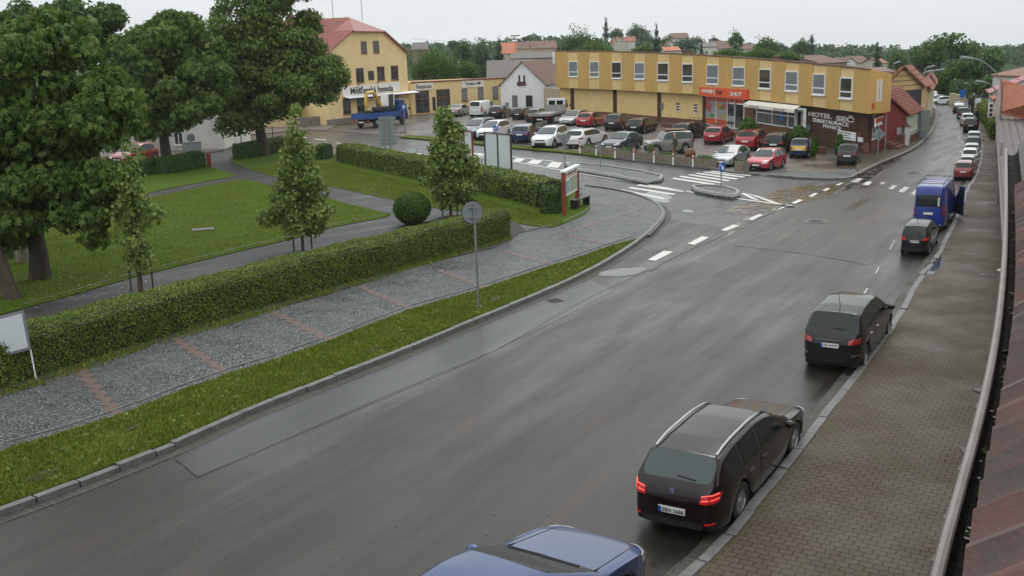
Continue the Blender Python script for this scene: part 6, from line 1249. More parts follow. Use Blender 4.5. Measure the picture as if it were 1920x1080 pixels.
    # seats and cabin floor (seen through nothing, but keeps light out); wiper, aerial
    if T['g'][3]>T['g'][2] and kind not in('van',):
        V,F=onto(bvh,[(hx-T['g'][3]+.03,-.02,tb+.10),(hx-T['g'][3]+.03,-.38,tb+.06),(hx-T['g'][3]+.03,-.38,tb+.075),(hx-T['g'][3]+.03,-.02,tb+.12)],4,1,.02); items.append(('rear_wiper',mesh_of(V,F,'rear_wiper'),'trim')) if kind!='sedan' else None
    for k2,(y0,y1) in enumerate(((.05,.6),(-.5,.05))):
        V,F=onto(bvh,[(hx-c0-.06,y0*hy*1.1,bz+.1),(hx-c0-.12,y1*hy*1.1,bz+.12),(hx-c0-.14,y1*hy*1.1,bz+.13),(hx-c0-.08,y0*hy*1.1,bz+.11)],4,1,.018); items.append(('wiper',mesh_of(V,F,'wiper'),'trim'))
    SH[k]=(parts,bvh,items); return SH[k]
def car(label,kind,col,pos,head,s=1.0,sl=1.0,sh=1.0,lev=1,style='std',name='parked_car',cat='car',group='parked cars',rim='alloy',handle=None,mirror=None,extras=None,glass='cglass',lit=False,tail=None,rear_glass=None):
    T=TYPES[kind]; parts,bvh,items=proto(kind,lev,style)
    t=empty(name,(pos.x,pos.y,pos.z),head,label,cat,group); t.scale=(s*sl,s,s*sh)
    P=M[col]
    mm={'body':P,'windscreen':M[glass],'rear_window':M[rear_glass or glass],'side_window':M[glass],'trim':M['trim'],'lamp':M['lamp'],'tail':M['taillit'] if lit else (tail or M['tail']),'plate':M['plate'],'seam':M['seam'],'under':M['under'],'handle':M[handle] if handle else P,'mirror':M[mirror] if mirror else P}
    for nm,ms in parts.items():
        for me in ms: child(nm,me,t,mm[nm])
    for nm,me,mk in items: child(nm,me,t,mm[mk])
    hx=T['L']/2; wd=.20 if T['H']<1.6 else .24; ty,ri,br=wheelmesh(T['R'],wd,{'alloy':10,'steelrim':7}.get(rim,10),(round(T['R'],2),rim))
    for x in (hx-T['fo'],hx-T['fo']-T['wb']):
        for sd in (1,-1):
            y=sd*(T['W']/2*.98-wd/2-.02); w_=empty('wheel',(x,y,T['R']),0 if sd>0 else math.pi); w_.parent=t; child('tyre',ty,w_,M['tyre']); child('rim',ri,w_,M[rim]); child('brake',br,w_,M['under'])
    return t,bvh
def rail_pair(t,bvh,T,m,x0=1.75,x1=4.1,h=.05):
    hx=T['L']/2
    for s in (1,-1):
        pts=[]
        for k in range(9):
            x=hx-(x0+(x1-x0)*k/8); q=bvh.ray_cast(Vector((x,s*T['W']/2*.66,3)),Vector((0,0,-1)))[0]; pts.append(q+Vector((0,0,h*min(1,math.sin(math.pi*min(max(k/8,.06),.94))*3))))
        MB().tube(pts,.022,6).build('roof_rail',m,t,smooth=True)
def aerial(t,x,z,l=.35,lean=-.6):
    MB().tube([(x,0,z),(x+l*lean,0,z+l)],.009,5).build('aerial',M['trim'],t)
def flat_text(s,t,p,U,Vv,w,h,m,name='lettering',bold=.0):
    """letters on a plane: lower-left p, width along U, height along V, in the thing's own space"""
    cu=bpy.data.curves.new(name,'FONT'); cu.body=s; cu.size=1; cu.offset=bold; cu.resolution_u=3; ob=bpy.data.objects.new('tmp',cu); C.objects.link(ob); dg=bpy.context.evaluated_depsgraph_get(); me=bpy.data.meshes.new_from_object(ob.evaluated_get(dg)); bpy.data.objects.remove(ob)
    n=len(me.vertices); co=np.zeros(n*3); me.vertices.foreach_get('co',co); co=co.reshape(-1,3); lo,hi=co.min(0),co.max(0); x=(co[:,0]-lo[0])/(hi[0]-lo[0])*w; y=(co[:,1]-lo[1])/(hi[1]-lo[1])*h
    P=np.array(p)[None]+np.array(U)[None]*x[:,None]+np.array(Vv)[None]*y[:,None]; me.vertices.foreach_set('co',P.ravel()); me.materials.clear(); me.materials.append(m); me.update(); return link(name,me,t)
# paints
for k,c,me_,r in (('aubergine',(.012,.006,.007),.3,.22),('blackp',(.008,.008,.009),.1,.2),('charcoal',(.03,.032,.036),.4,.28),('bluegrey',(.10,.125,.15),.5,.3),('whitep',(.68,.69,.70),0,.25),('silver',(.42,.44,.46),.6,.3),('beigem',(.26,.22,.18),.5,.32),('navy',(.012,.022,.09),.3,.25),('darkblue',(.045,.062,.085),.4,.3),('greybeige',(.25,.24,.22),.5,.32),('redc',(.34,.018,.025),.15,.25),('winered',(.20,.018,.018),.2,.28),('cherry',(.42,.03,.05),.15,.25),('steelblue',(.022,.055,.17),.45,.28),('vanblue',(.010,.030,.24),.0,.28),('green',(.008,.016,.014),.2,.25),('smarty',(.60,.40,.02),0,.3)): M[k]=paint(k+'_paint',c,me_,r)
UZ=Vector((0,0,1))
def place(label,kind,col,A,B,side,s=1.0,z=.02,**kw):
    """A rear wheel contact px, B front wheel contact px on the visible side"""
    T=TYPES[kind]; a,b=G(*A,z),G(*B,z); d=b-a; L=d.length; sl=min(1.55,max(.85,L/(T['wb']*s))); U=d.normalized(); N=Vector((-U.y,U.x,0)); off_=T['W']/2*.94*s; mid=(a+b)/2+(N*off_ if side=='R' else -N*off_)
    cx=T['L']/2-T['fo']-T['wb']/2; pos=mid-U*cx*s*sl; return car(label,kind,col,pos,math.atan2(U.y,U.x),s=s,sl=sl,**kw)
def placeh(label,kind,col,A,head,s=1.0,z=0,wheel='RR',sl=1.0,**kw):
    """one wheel contact px and a heading in degrees"""
    T=TYPES[kind]; a=G(*A,z); h=math.radians(head); U=Vector((math.cos(h),math.sin(h),0)); N=Vector((-U.y,U.x,0)); wx=(T['L']/2-T['fo']-(T['wb'] if wheel[0]=='R' else 0)); sd=-1 if wheel[1]=='R' else 1
    pos=a-(U*wx*sl+N*sd*T['W']/2*.94)*s; return car(label,kind,col,pos,h,s=s,sl=sl,**kw)
def plate_text(t,T,s,z,rear=True,bvh=None,x=None):
    hx=T['L']/2; q=bvh.find_nearest(Vector((-hx-.02,0,z+.055)))[0]; X=(q.x-.026) if x is None else x
    MB().box((X-.004,.20,z+.004),(X,.255,z+.106)).build('eu_band',M['plateblue'],t); flat_text(s,t,(X-.003,.18,z+.02),(0,-1,0),(0,0,1),.42,.072,M['black'],bold=.015)
# --- cars along the right kerb, all heading away from the camera
t,b=place('dark aubergine estate car with silver roof rails and lit tail lamps by the right kerb','wagon','aubergine',(1388.7,972.6),(1489,851),'R',s=.87,z=.004,lev=2,style='lit',lit=True,glass='cglass',rear_glass='cglass2',sh=1.08)
T=TYPES['wagon']; rail_pair(t,b,T,M['chrome'],1.95,4.05); 
q=b.find_nearest(Vector((-2.3,0,.8)))[0]; plate_text(t,T,'3BH 5686',.48,bvh=b)
q=b.find_nearest(Vector((-2.4,0,.86)))[0]
flat_text('S',t,(q.x-.012,.05,.83),(0,-1,0),(.12,0,1),.10,.10,M['chrome'],'emblem',bold=.04); q=b.find_nearest(Vector((-2.4,0,.74)))[0]; flat_text('L E O N',t,(q.x-.012,.14,.745),(0,-1,0),(.05,0,1),.28,.035,M['chrome']); flat_text('FR',t,(q.x+.015,-.52,.66),(0,-1,0),(.0,0,1),.06,.035,M['chrome'])
for s in (1,-1): V,F=onto(b,[(-2.25,.62*s,.36),(-2.2,.85*s,.36),(-2.2,.85*s,.39),(-2.25,.62*s,.39)],4,1,.012); link('fog_lamp',mesh_of(V,F,'fog_lamp'),t).data.materials.append(M['taillit'])
for s_ in (1,-1):
    for z_ in (.78,.86): V,F=onto(b,[(-2.27,.55*s_,z_),(-2.10,.86*s_,z_+.03),(-2.10,.86*s_,z_+.045),(-2.27,.55*s_,z_+.015)],6,1,.016,.01); link('light_strip',mesh_of(V,F,'light_strip'),t).data.materials.append(M['ledred'])
if 0: V,F=onto(b,[(-1.9,-.52,1.42),(-1.9,.52,1.42),(-2.0,.50,1.36),(-2.0,-.50,1.36)],8,2,.03); link('roof_spoiler',mesh_of(V,F,'roof_spoiler'),t).data.materials.append(M['aubergine'])
t,b=place('black high-roofed hatchback with chrome boot strip near the right kerb','mpv','blackp',(1622,689),(1666,631.4),'R',s=.81,z=.004,lev=2,handle='chrome',sh=1.15,style='std'); T=TYPES['mpv']; aerial(t,-1.25,1.57,.38)
q=b.find_nearest(Vector((-2.2,0,.92)))[0]; plate_text(t,T,'7J2 8949',TYPES['mpv']['belt'][1]-.36,bvh=b); MB().box((q.x-.03,-.42,.885),(q.x-.002,.42,.91)).build('chrome_strip',M['chrome'],t)
em=MB(); 
for k in range(24): 
    a0,a1=6.2832*k/24,6.2832*(k+1)/24; em.tube([(q.x-.02,.055*math.cos(a0),.955+.055*math.sin(a0)),(q.x-.02,.055*math.cos(a1),.955+.055*math.sin(a1))],.006,4,cap=False)
for k in range(3): a0=math.pi/2+k*2.0944; em.tube([(q.x-.02,0,.955),(q.x-.02,.052*math.cos(a0),.955+.052*math.sin(a0))],.006,4)
em.build('emblem',M['chrome'],t)
for s in (1,-1): V,F=onto(b,[(-2.18,.62*s,.50),(-2.0,.90*s,.50),(-2.0,.90*s,.54),(-2.18,.62*s,.54)],5,1,.012); link('bumper_chrome',mesh_of(V,F,'bumper_chrome'),t).data.materials.append(M['chrome'])
t,b=place('small black hatchback with glowing tail lamps behind the blue van','city','blackp',(1741.4,479),(1758,456),'R',s=.64,z=.004,lev=2,lit=True,style='std',handle='chrome',sh=1.25); aerial(t,-1.1,1.43,.3); T=TYPES['city']; plate_text(t,T,'4J7 8881',T['belt'][1]-.36,bvh=b)
q=b.find_nearest(Vector((-1.8,0,.92)))[0]; flat_text('◊',t,(q.x-.02,.035,.80),(0,-1,0),(0,0,1),.07,.11,M['chrome'],'emblem',bold=.02)
vt,vb=place('tall blue high-roof van with a ladder rack and open front door beside the pavement','van','vanblue',(1769,437),(1796,399),'R',s=.69,z=.004,lev=2,name='parked_van',cat='van',style='tall',rim='steelrim',mirror='trim',sh=1.15)
T=TYPES['van']; V,F=onto(vb,[(-2.6,.72,1.35),(-2.6,-.72,1.35),(-2.6,-.68,1.95),(-2.6,.68,1.95)],8,4,.008); link('rear_window',mesh_of(V,F,'rear_window'),vt).data.materials.append(M['cglass'])
V,F=onto(vb,[(-2.6,.006,.5),(-2.6,-.006,.5),(-2.6,-.006,2.3),(-2.6,.006,2.3)],1,8,.010); link('door_seam',mesh_of(V,F,'door_seam'),vt).data.materials.append(M['seam'])
for y in (-.7,.7): MB().tube([(-2.2,y,2.42),(-2.2,y,2.52),(2.2-1.2,y,2.52)],.018,5).build('rack_bar',M['dmetal'],vt)
for x in (-2.2,-1.0,.4): MB().tube([(x,-.8,2.40),(x,-.8,2.50),(x,.8,2.50),(x,.8,2.40)],.018,5).build('rack_bar',M['dmetal'],vt)
a_=Vector((1.15,-.95,0)); do=empty('open_door',a_,math.radians(-143)); do.parent=vt    # front passenger door, hinged at its front edge
MB().box((0,-.03,.35),(1.0,.03,1.15)).add([(0,-.03,1.15),(1.0,-.03,1.15),(1.0,-.03,1.95),(.55,-.03,1.95),(0,.03,1.15),(1.0,.03,1.15),(1.0,.03,1.95),(.55,.03,1.95)],[(0,3,2,1),(4,5,6,7),(0,1,5,4),(1,2,6,5),(2,3,7,6),(3,0,4,7)]).build('door_panel',M['vanblue'],do,bev=.01)
MB().add([(.12,-.045,1.18),(.92,-.045,1.18),(.92,-.045,1.88),(.58,-.045,1.88),(.12,.045,1.18),(.92,.045,1.18),(.92,.045,1.88),(.58,.045,1.88)],[(0,3,2,1),(4,5,6,7),(0,1,5,4),(1,2,6,5),(2,3,7,6),(3,0,4,7)]).build('door_glass',M['cglass2'],do)
MB().box((.08,-.05,.42),(.92,-.03,1.05)).build('door_lining',M['under'],do)
for i in range(5): MB().box((-2.61,-.50-.0*i,1.40+i*.09),(-2.60,-.62+.03*(i%2),1.47+i*.09)).build('sticker',M['plate'],vt)
# the blue car at the bottom edge, only its front half in the picture
hd=math.degrees(math.atan2(*( (G(1489,851)-G(1388.7,972.6)).yx )))
p=G(1100,1020,.55); U=Vector((math.cos(math.radians(hd)),math.sin(math.radians(hd)),0)); car('steel blue saloon car driving away at the bottom edge of the picture','sedan','steelblue',Vector((p.x,p.y,0))-U*2.5,math.radians(hd-4),s=1.0,sl=1.22,lev=2,name='car',group=None,sh=1.0)
# row parked further along the same kerb
def kd(x): 
    P=sorted(rkw,key=lambda v:(v-x).length)[:2]; i=rkw.index(P[0]); j=min(i+2,len(rkw)-1); d=rkw[j]-rkw[max(i-2,0)]; return math.degrees(math.atan2(d.y,d.x))
ROW=[('wine red family van parked first in the far kerb row','mpv','winered',(1824,337),1.0,'std',.95),('silver car parked directly behind the wine red one','hatch','silver',(1829,323),.98,'std',1),('white car in the far kerb row, third from the front','hatch','whitep',(1833,309),1.02,'std',1),
('pale silver car in the middle of the far kerb row','wagon','silver',(1836,297),1.0,'std',1),('dark grey hatchback in the far kerb row before the gap','hatch','charcoal',(1838,284),1.05,'std',1),('silver hatchback last before the gap in the far kerb row','hatch','silver',(1839,273),1.05,'std',1),
('black off-roader beside the person in dark clothes on the far pavement','suv','blackp',(1832,247.5),1.1,'tall',1),('white car with red bonnet marks in front of the black off-roader','hatch','whitep',(1825,236),1.15,'std',1),('dark grey car under the street trees','hatch','charcoal',(1817,222.5),1.15,'std',1),('dark blue car farthest along the right kerb','sedan','darkblue',(1809,210.5),1.2,'std',1)]
for lab,kd_,cl,px_,s,st_,sh in ROW:
    a=G(*px_); placeh(lab,kd_,cl,px_,kd(a),s=s*.60,sl=1.3,style=st_,sh=sh*1.15)
for lab,kd_,cl,px_,hd_,s in (('white van parked at the far bend of the street','smallvan','whitep',(1752,190),200,1.15),('white car at the far bend, middle of three white vehicles','hatch','whitep',(1766,193),195,1.2),('white car at the far bend, right of the other two white vehicles','hatch','whitep',(1778,196),190,1.2)): placeh(lab,kd_,cl,px_,hd_,s=s*.62,wheel='RL')
# --- front row of the car park
F_=[('blue-grey off-road car parked at the left end of the front row','suv','bluegrey',(935,251),(892,262.5),'L',1.12,'std',{}),('small white hatchback behind the tall billboards','city','whitep',(961,253),(922,263.5),'L',1.15,'std',{}),
('dark blue hatchback seen from behind left of the white off-roader','hatch','navy',(993,268.5),(1014,258.5),'R',1.08,'std',{}),('white off-road car facing the street beside the dark blue hatchback','suv','whitep',(1066,268),(1036,279),'L',1.05,'std',{}),
('white estate car seen from behind next to the planters','wagon','whitep',(1101.5,276),(1137,267),'R',1.02,'std',{}),('dark blue-grey saloon behind the planters','sedan','darkblue',(1198,278),(1169,284),'L',1.0,'std',{}),
('boxy grey-beige off-roader behind the planters','offroad','greybeige',(1276,288.5),(1241,290),'L',.90,'std',{}),('silver saloon parked facing the street near the small square planter','sedan','silver',(1401.3,304.6),(1377.7,312),'L',.89,'std',{}),
('bright cherry red estate car parked facing the street','wagon','cherry',(1468.3,314),(1445.4,320),'L',.89,'std',{})]
for lab,k_,c_,A,B,sd,s,st_,kw in F_:
    t,b=place(lab,k_,c_,A,B,sd,s=s,style=st_,glass='cglass2' if sd=='L' else 'cglass',**kw)
    if k_=='wagon': rail_pair(t,b,TYPES['wagon'],M['chrome'])
    if k_=='suv': rail_pair(t,b,TYPES['suv'],M['dmetal'],2.0,3.8)
    if k_=='offroad': MB().box((-1.6,-.7,1.97),(.4,.7,2.06)).build('roof_box',M['wood'],t,bev=.03); MB().disc((-2.45,0,1.15),(1,0,0),.38,.2).build('spare_wheel',M['tyre'],t)
# --- back row
B_=[('beige saloon parked first by the low yellow wing','sedan','beigem',(864.6,218.5),(884,213.5),'R',1.1,'std',{}),('white panel van between the beige saloon and the black hatchback','smallvan','whitep',(906,220),(933,214),'R',1.1,'tall',{}),
('black hatchback parked right of the white panel van','hatch','blackp',(940,222.5),(961,217),'R',1.1,'std',{}),('black estate car in the back row left of the dark grey one','wagon','blackp',(984,224),(1003,218.5),'R',1.0,'tall',{}),
('dark grey estate car next to the flatbed lorry','wagon','charcoal',(1012,228.5),(1032,222),'R',1.05,'std',{}),('silver estate car facing out between the flatbed and the red hatchback','wagon','silver',(1101,229),(1078,235.5),'L',1.05,'std',{}),
('red hatchback in the back row next to the silver estate','hatch','redc',(1113.3,239.5),(1137,233.5),'R',1.12,'std',{}),('dark high-roofed family car between the red hatchback and the black estate','mpv','charcoal',(1167.5,244),(1186,238.5),'R',1.05,'tall',{}),
('black hatchback with tall red tail lamps in the back row','mpv','blackp',(1208.8,251),(1230,244.5),'R',1.0,'pillar',{'sh':.93}),('black estate car by the ramp railing','wagon','blackp',(1298.5,261),(1320,255),'R',1.0,'std',{}),
('red hatchback with bicycle carriers on its roof','hatch','redc',(1356.5,269.5),(1374,263),'R',.97,'std',{}),('red high-roofed family car in front of the bushes','mpv','redc',(1421.5,281.5),(1441,274.5),'R',.98,'std',{}),
('small black car between the red family car and the yellow microcar','city','green',(1472,287.5),(1487.5,280.5),'R',1.0,'std',{}),('two-seat microcar with yellow tailgate and dark blue panels','smart','navy',(1516.7,296.5),(1527,291),'R',.92,'std',{}),
('small black two-seat car parked near the hotel corner','smart','charcoal',(1607.8,309.3),(1613.5,303.5),'R',.90,'std',{})]
for lab,k_,c_,A,B,sd,s,st_,kw in B_:
    t,b=place(lab,k_,c_,A,B,sd,s=s,style=st_,**kw)
    if 'bicycle' in lab:
        for y in (-.4,.0,.4): MB().tube([(-.9,y,1.62),(.7,y,1.62)],.025,5).build('bike_carrier',M['dmetal'],t)
        for x in (-.5,.4): MB().tube([(x,-.6,1.50),(x,-.6,1.58),(x,.6,1.58),(x,.6,1.50)],.02,5).build('roof_bar',M['dmetal'],t)
    if 'yellow tailgate' in lab: V,F=onto(b,[(-1.3,.62,.62),(-1.3,-.62,.62),(-1.25,-.60,.98),(-1.25,.60,.98)],6,3,.010); link('tailgate_panel',mesh_of(V,F,'tailgate_panel'),t).data.materials.append(M['smarty'])
t,b=place('small red hatchback parked on the side street behind the dark hedge','hatch','redc',(291.7,302),(251,309),'L',s=1.1)
# --- flatbed lorry
def lorry(label,A,B,cab,bedm,s,length,name,side='R',z=.02,bedz=.95,cabh=2.1,sides=.35,group=None,sl=1.0,crew=False):
    a,b=G(*A,z),G(*B,z); U=(b-a).normalized(); N=Vector((-U.y,U.x,0)); W=2.0; mid=(a+b)/2+(N if side=='R' else -N)*W/2*s; wb=(b-a).length/s; t=empty(name,mid,math.atan2(U.y,U.x),label,'lorry',group); t.scale=(s,s,s); R=.38
    for x,dual in ((wb/2,0),(-wb/2,1)):
        for sd in (1,-1):
            ty,ri,br=wheelmesh(R,.24,8,('lorry',R)); w_=empty('wheel',(x,sd*(W/2-.14),R),0 if sd>0 else math.pi); w_.parent=t; child('tyre',ty,w_,M['tyre']); child('rim',ri,w_,M['steelrim'])
    x0=-wb/2-1.1; x1=wb/2-.55-(.9 if crew else 0); MB().box((x0+.1,-.35,.5),(wb/2+.5,.35,.75)).build('chassis',M['under'],t)
    bd=MB().box((x0,-W/2,bedz-.12),(x1,W/2,bedz)); bd.build('bed',bedm[0],t)
    for nm,c_,d_ in (('side_board',(x0,-W/2-.04,bedz-.10),(x1,-W/2,bedz+sides)),('side_board',(x0,W/2,bedz-.10),(x1,W/2+.04,bedz+sides)),('tail_board',(x0-.04,-W/2-.04,bedz-.10),(x0,W/2+.04,bedz+sides)),('head_board',(x1,-W/2,bedz-.1),(x1+.05,W/2,bedz+sides+.5))): 
        m_=MB().box(c_,d_)
        if nm=='side_board':
            yy=c_[1]-.02 if c_[1]<0 else d_[1]
            for k in range(5): xx=x0+(x1-x0)*k/4; m_.box((xx-.04,yy,bedz-.1),(xx+.04,yy+.02,bedz+sides))
        m_.build(nm,bedm[1],t)
    cx0=x1+.12; cx1=wb/2+.95; z0=.45; h=cabh
    prof=[(cx0,z0),(cx1,z0),(cx1+.05,z0+.55),(cx1-.02,1.25),(cx1-.45,h),(cx0,h+.02)]
    cb=MB(); n=len(prof); w2=W/2-.06
    cb.add([(x,-w2*(.92 if zz>1.4 else 1),zz) for x,zz in prof]+[(x,w2*(.92 if zz>1.4 else 1),zz) for x,zz in prof],[tuple(range(n)),tuple(range(n,2*n))[::-1]]+[(i,n+i,n+(i+1)%n,(i+1)%n) for i in range(n)]); cb.build('cab',M[cab],t,bev=.05)
    for sd in (1,-1):
        yy=sd*(w2*.965+.01); y2=sd*(w2*.925+.012); q=[(cx0+.25,yy,1.28),(cx1-.15,yy,1.28),(cx1-.50,y2,h-.16),(cx0+.25,y2,h-.16)]; MB().slab(q,Vector((0,sd,0)),.02).build('side_window',M['cglass2'],t)
        MB().blob((cx1+.02,sd*(w2+.16),1.45),(.06,.09,.17),0,8,6).tube([(cx1-.1,sd*w2,1.4),(cx1,sd*(w2+.12),1.5)],.02,5).build('mirror',M['trim'],t,smooth=True); MB().box((cx1+.02,sd*w2*.55-.16,.62),(cx1+.07,sd*w2*.55+.16,.82)).build('headlight',M['lamp'],t)
        MB().box((x0-.07,sd*(W/2-.22)-.14,.62),(x0-.03,sd*(W/2-.22)+.14,.74)).build('taillight',M['tail'],t)
    nn=Vector((.72,0,.32)).normalized(); MB().slab([(cx1-.01+.01,-w2*.86,1.30),(cx1+.0,w2*.86,1.30),(cx1-.42,w2*.82,h-.10),(cx1-.42,-w2*.82,h-.10)],nn,.02).build('windscreen',M['cglass2'],t)
    MB().box((cx0-.03,-.7,1.45),(cx0-.005,-.08,h-.2)).box((cx0-.03,.08,1.45),(cx0-.005,.7,h-.2)).build('rear_window',M['cglass'],t)
    MB().box((x0-.06,-.26,.50),(x0-.03,.26,.61)).build('number_plate',M['plate'],t)
    return t,(x0,x1,bedz)
M['bedgrey']=mat('grey_aluminium_bed',(.28,.27,.26),.55,var=.3,vs=3); M['tblue']=mat('lorry_blue',(.02,.07,.26),.5,var=.35,vs=1.5)
M['tblue2']=paint('cab_blue',(.01,.025,.17)); M['digy']=paint('digger_yellow',(.62,.40,.03),rough=.4)
t,_=lorry('white flatbed lorry with an empty grey bed parked in the back row',(1038,234),(1064,226.5),'whitep',(M['bedgrey'],M['bedgrey']),1.25,5,'flatbed_lorry',sides=.12,cabh=2.15)
MB().tube([(-.2,-1,1),(-.2,-1,2.2),(-.2,1,2.2),(-.2,1,1)],.03,5).build('head_frame',M['frame'],t) if 0 else None
t,(x0,x1,bz_)=lorry('blue tipper lorry with a small excavator on its bed in front of the gabled house',(708,239.5),(757,233),'tblue2',(M['tblue'],M['tblue']),1.28,6,'tipper_lorry',sides=.40,cabh=2.35)
# the excavator rides on the bed: a thing of its own
k=1.28; dr=t.rotation_euler.z; Ux=Vector((math.cos(dr),math.sin(dr),0)); e=empty('excavator',t.location+Ux*((x1-1.3)*k)+Vector((0,0,bz_*k)),dr,'small yellow excavator with folded arm standing on the blue lorry','excavator'); e.scale=(k*1.2,k*1.2,k*1.12)
for s in (1,-1): MB().tube([(-.85,s*.55,.18),(.85,s*.55,.18)],.17,10).build('track',M['under'],e)
MB().box((-.75,-.6,.38),(.85,.6,.75)).build('base',M['dmetal'],e,bev=.05)
MB().box((-.1,-.5,.78),(.05,.15,1.75)).box((-.1,-.5,1.72),(.9,.15,1.82)).box((.82,-.5,.78),(.9,-.42,1.75)).box((.82,.07,.78),(.9,.15,1.75)).build('cab',M['frame'],e,bev=.02)
MB().box((-.02,-.46,.8),(.84,.11,1.72)).build('cab_glass',M['cglass2'],e)
MB().tube([(-.3,.0,.6),(-.8,0,1.55),(-1.4,0,2.0)],[.17,.17,.15],6).build('boom',M['digy'],e,smooth=True); MB().tube([(-1.4,0,2.0),(-2.25,0,1.95)],[.15,.14],6).build('stick',M['digy'],e); MB().tube([(-2.25,0,1.95),(-2.4,0,1.1),(-2.3,0,.55)],[.14,.12,.09],6).build('arm',M['digy'],e); MB().box((-2.5,-.25,.18),(-2.05,.25,.55)).build('bucket',M['dmetal'],e,bev=.04)
MB().tube([(-.55,.0,.75),(-1.2,0,1.45)],.045,6).build('ram',M['chrome'],e)
# ================================================================ STREET FURNITURE AND PEOPLE
M['grey']=mat('sign_back_grey',(.20,.23,.235),.5); M['white2']=mat('billboard_white',(.58,.62,.65),.4,var=.06,vs=.8); M['rust']=mat('rusty_red_steel',(.20,.035,.02),.5,var=.3,vs=3)
def post(px,py,top_py,r,name,label,cat,z=.1,lean=0,m=None):
    g=G(px,py,z); h=HT(g,px,top_py)-z; t=empty(name,g,0,label,cat); MB().tube([(0,0,-.02),(lean*h,0,h)],r,10).build('post',m or M['metal'],t,smooth=True); return t,g,h
def face(g): a=math.atan2(g.y,g.x); return Vector((math.cos(a),math.sin(a),0)),Vector((-math.sin(a),math.cos(a),0))   # away, left
# round sign seen from the back
t,g,h=post(897,575,380,.035,'road_sign','tall post with a round road sign seen from behind on the grass verge','road sign',.13,lean=-.004)
aw,lf=face(g); R=(1915/ g.y)**-1*17.5; c=Vector((-.05,0,h-.30)); ax=(aw*.85+lf*.35).normalized(); MB().disc(c+ax*.06,ax,.33,.025,36).build('disc',M['grey'],t,smooth=True); MB().disc(c+ax*.075,ax,.345,.01,36).build('rim',M['dmetal'],t)
MB().box((-.16,-.03,h-.16),(.12,.01,h-.12)).box((-.16,-.03,h-.46),(.12,.01,h-.42)).build('bracket',M['metal'],t); MB().box((-.1,-.1,-.02),(.1,.1,.02)).build('foot',M['metal'],t)
# give-way sign from behind
t,g,h=post(1059.5,330,250,.035,'road_sign','triangular give-way sign seen from behind near the notice board','road sign'); aw,lf=face(g); tri=[Vector((-.0,0,h-.95)),Vector((0,0,h)),Vector((0,0,h))]; tri=[Vector((0,0,h-.9))+aw*.05,Vector((0,0,h-.1))+aw*.05+lf*.48,Vector((0,0,h-.1))+aw*.05-lf*.48]; MB().slab(tri,-aw,.02).build('triangle',M['grey'],t)
# keep-right sign on the island
t,g,h=post(1352,350,304,.035,'road_sign','round blue keep-right arrow sign on the small traffic island','road sign',.14); aw,lf=face(g); aw=(aw*.6+lf*.8).normalized(); lf=Vector((-aw.y,aw.x,0)); c=Vector((0,0,h-.28)); MB().disc(c-aw*.05,aw,.28,.02,32).build('disc',M['blue'],t); MB().disc(c-aw*.04,aw,.30,.015,32).build('rim',M['frame'],t)
ar=[(-.15,.12),(-.09,.17),(.05,.0),(.11,.06),(.14,-.17),(-.09,-.12),(-.02,-.05)]; MB().slab([c-aw*.064-lf*x+UZ*y for x,y in ar],-aw,.004).build('arrow',M['frame'],t)
t,g,h=post(1126,313,268,.035,'road_sign','grey sign post with a small edge-on plate on the long traffic island','road sign',.14); aw,lf=face(g); MB().box((-.22,-.02,h-.6),(.05,.02,h)).build('plate',M['grey'],t,bev=.01)
# parking and crossing signs
t,g,h=post(760,252,192,.05,'road_sign','blue parking sign with a P before the tipper lorry','road sign'); aw,lf=face(g); c=Vector((0,0,h-.55)); MB().slab([c-aw*.07+lf*x+UZ*y for x,y in ((-.26,-.3),(.26,-.3),(.26,.42),(-.26,.42))],-aw,.03).build('plate',M['blue'],t); flat_text('P',t,c-aw*.075+lf*.12-UZ*.15,-lf,UZ,.24,.42,M['frame'],bold=.03)
t,g,h=post(930,270,236,.04,'road_sign','small blue sign just above the billboards','road sign'); aw,lf=face(g); c=Vector((0,0,h-.2)); MB().slab([c-aw*.06+lf*x+UZ*y for x,y in ((-.22,-.2),(.22,-.2),(.22,.2),(-.22,.2))],-aw,.03).build('plate',M['blue'],t); flat_text('m7',t,c-aw*.065+lf*.16-UZ*.1,-lf,UZ,.32,.2,M['frame'],bold=.02)
# cluster of direction boards seen from behind
g=G(728,298,.1); h=HT(g,728,218)-.1; t=empty('direction_signs',g,0,'stack of grey direction boards seen from behind on twin posts','road sign'); aw,lf=face(g); k=g.y/FPX
for x in (-5.5,5.5): MB().tube([-lf*x*k*1.0+UZ*-.1,-lf*x*k+UZ*h],.045,8).build('post',M['metal'],t)
rr=random.Random(3)
for i in range(8):
    z1=h-.02-i*h*.085; z0=z1-h*.078; xl=-(14+rr.choice((0,0,4,2)))*k; xr=(13+rr.choice((0,3,5,0)))*k; zz=(z0+z1)/2
    pts=[aw*.08-lf*xl+UZ*z0,aw*.08-lf*xr+UZ*z0,aw*.08-lf*(xr+3*k)+UZ*zz,aw*.08-lf*xr+UZ*z1,aw*.08-lf*xl+UZ*z1]; MB().slab(pts,-aw,.03).build('board',M['grey'],t)
g=G(772,300,.1); h=HT(g,772,279)-.1; k=g.y/FPX; t=empty('back_of_sign',g,0,'low pale grey square panel behind the roadside hedge','panel'); aw,lf=face(g); MB().slab([lf*10*k+UZ*.1,-lf*10*k+UZ*.1,-lf*10*k+UZ*h,lf*10*k+UZ*h],-aw,.05).build('panel',M['white2'],t); MB().tube([lf*9*k,lf*9*k+UZ*h],.03,6).build('post',M['metal'],t); MB().tube([-lf*9*k,-lf*9*k+UZ*h],.03,6).build('post',M['metal'],t)
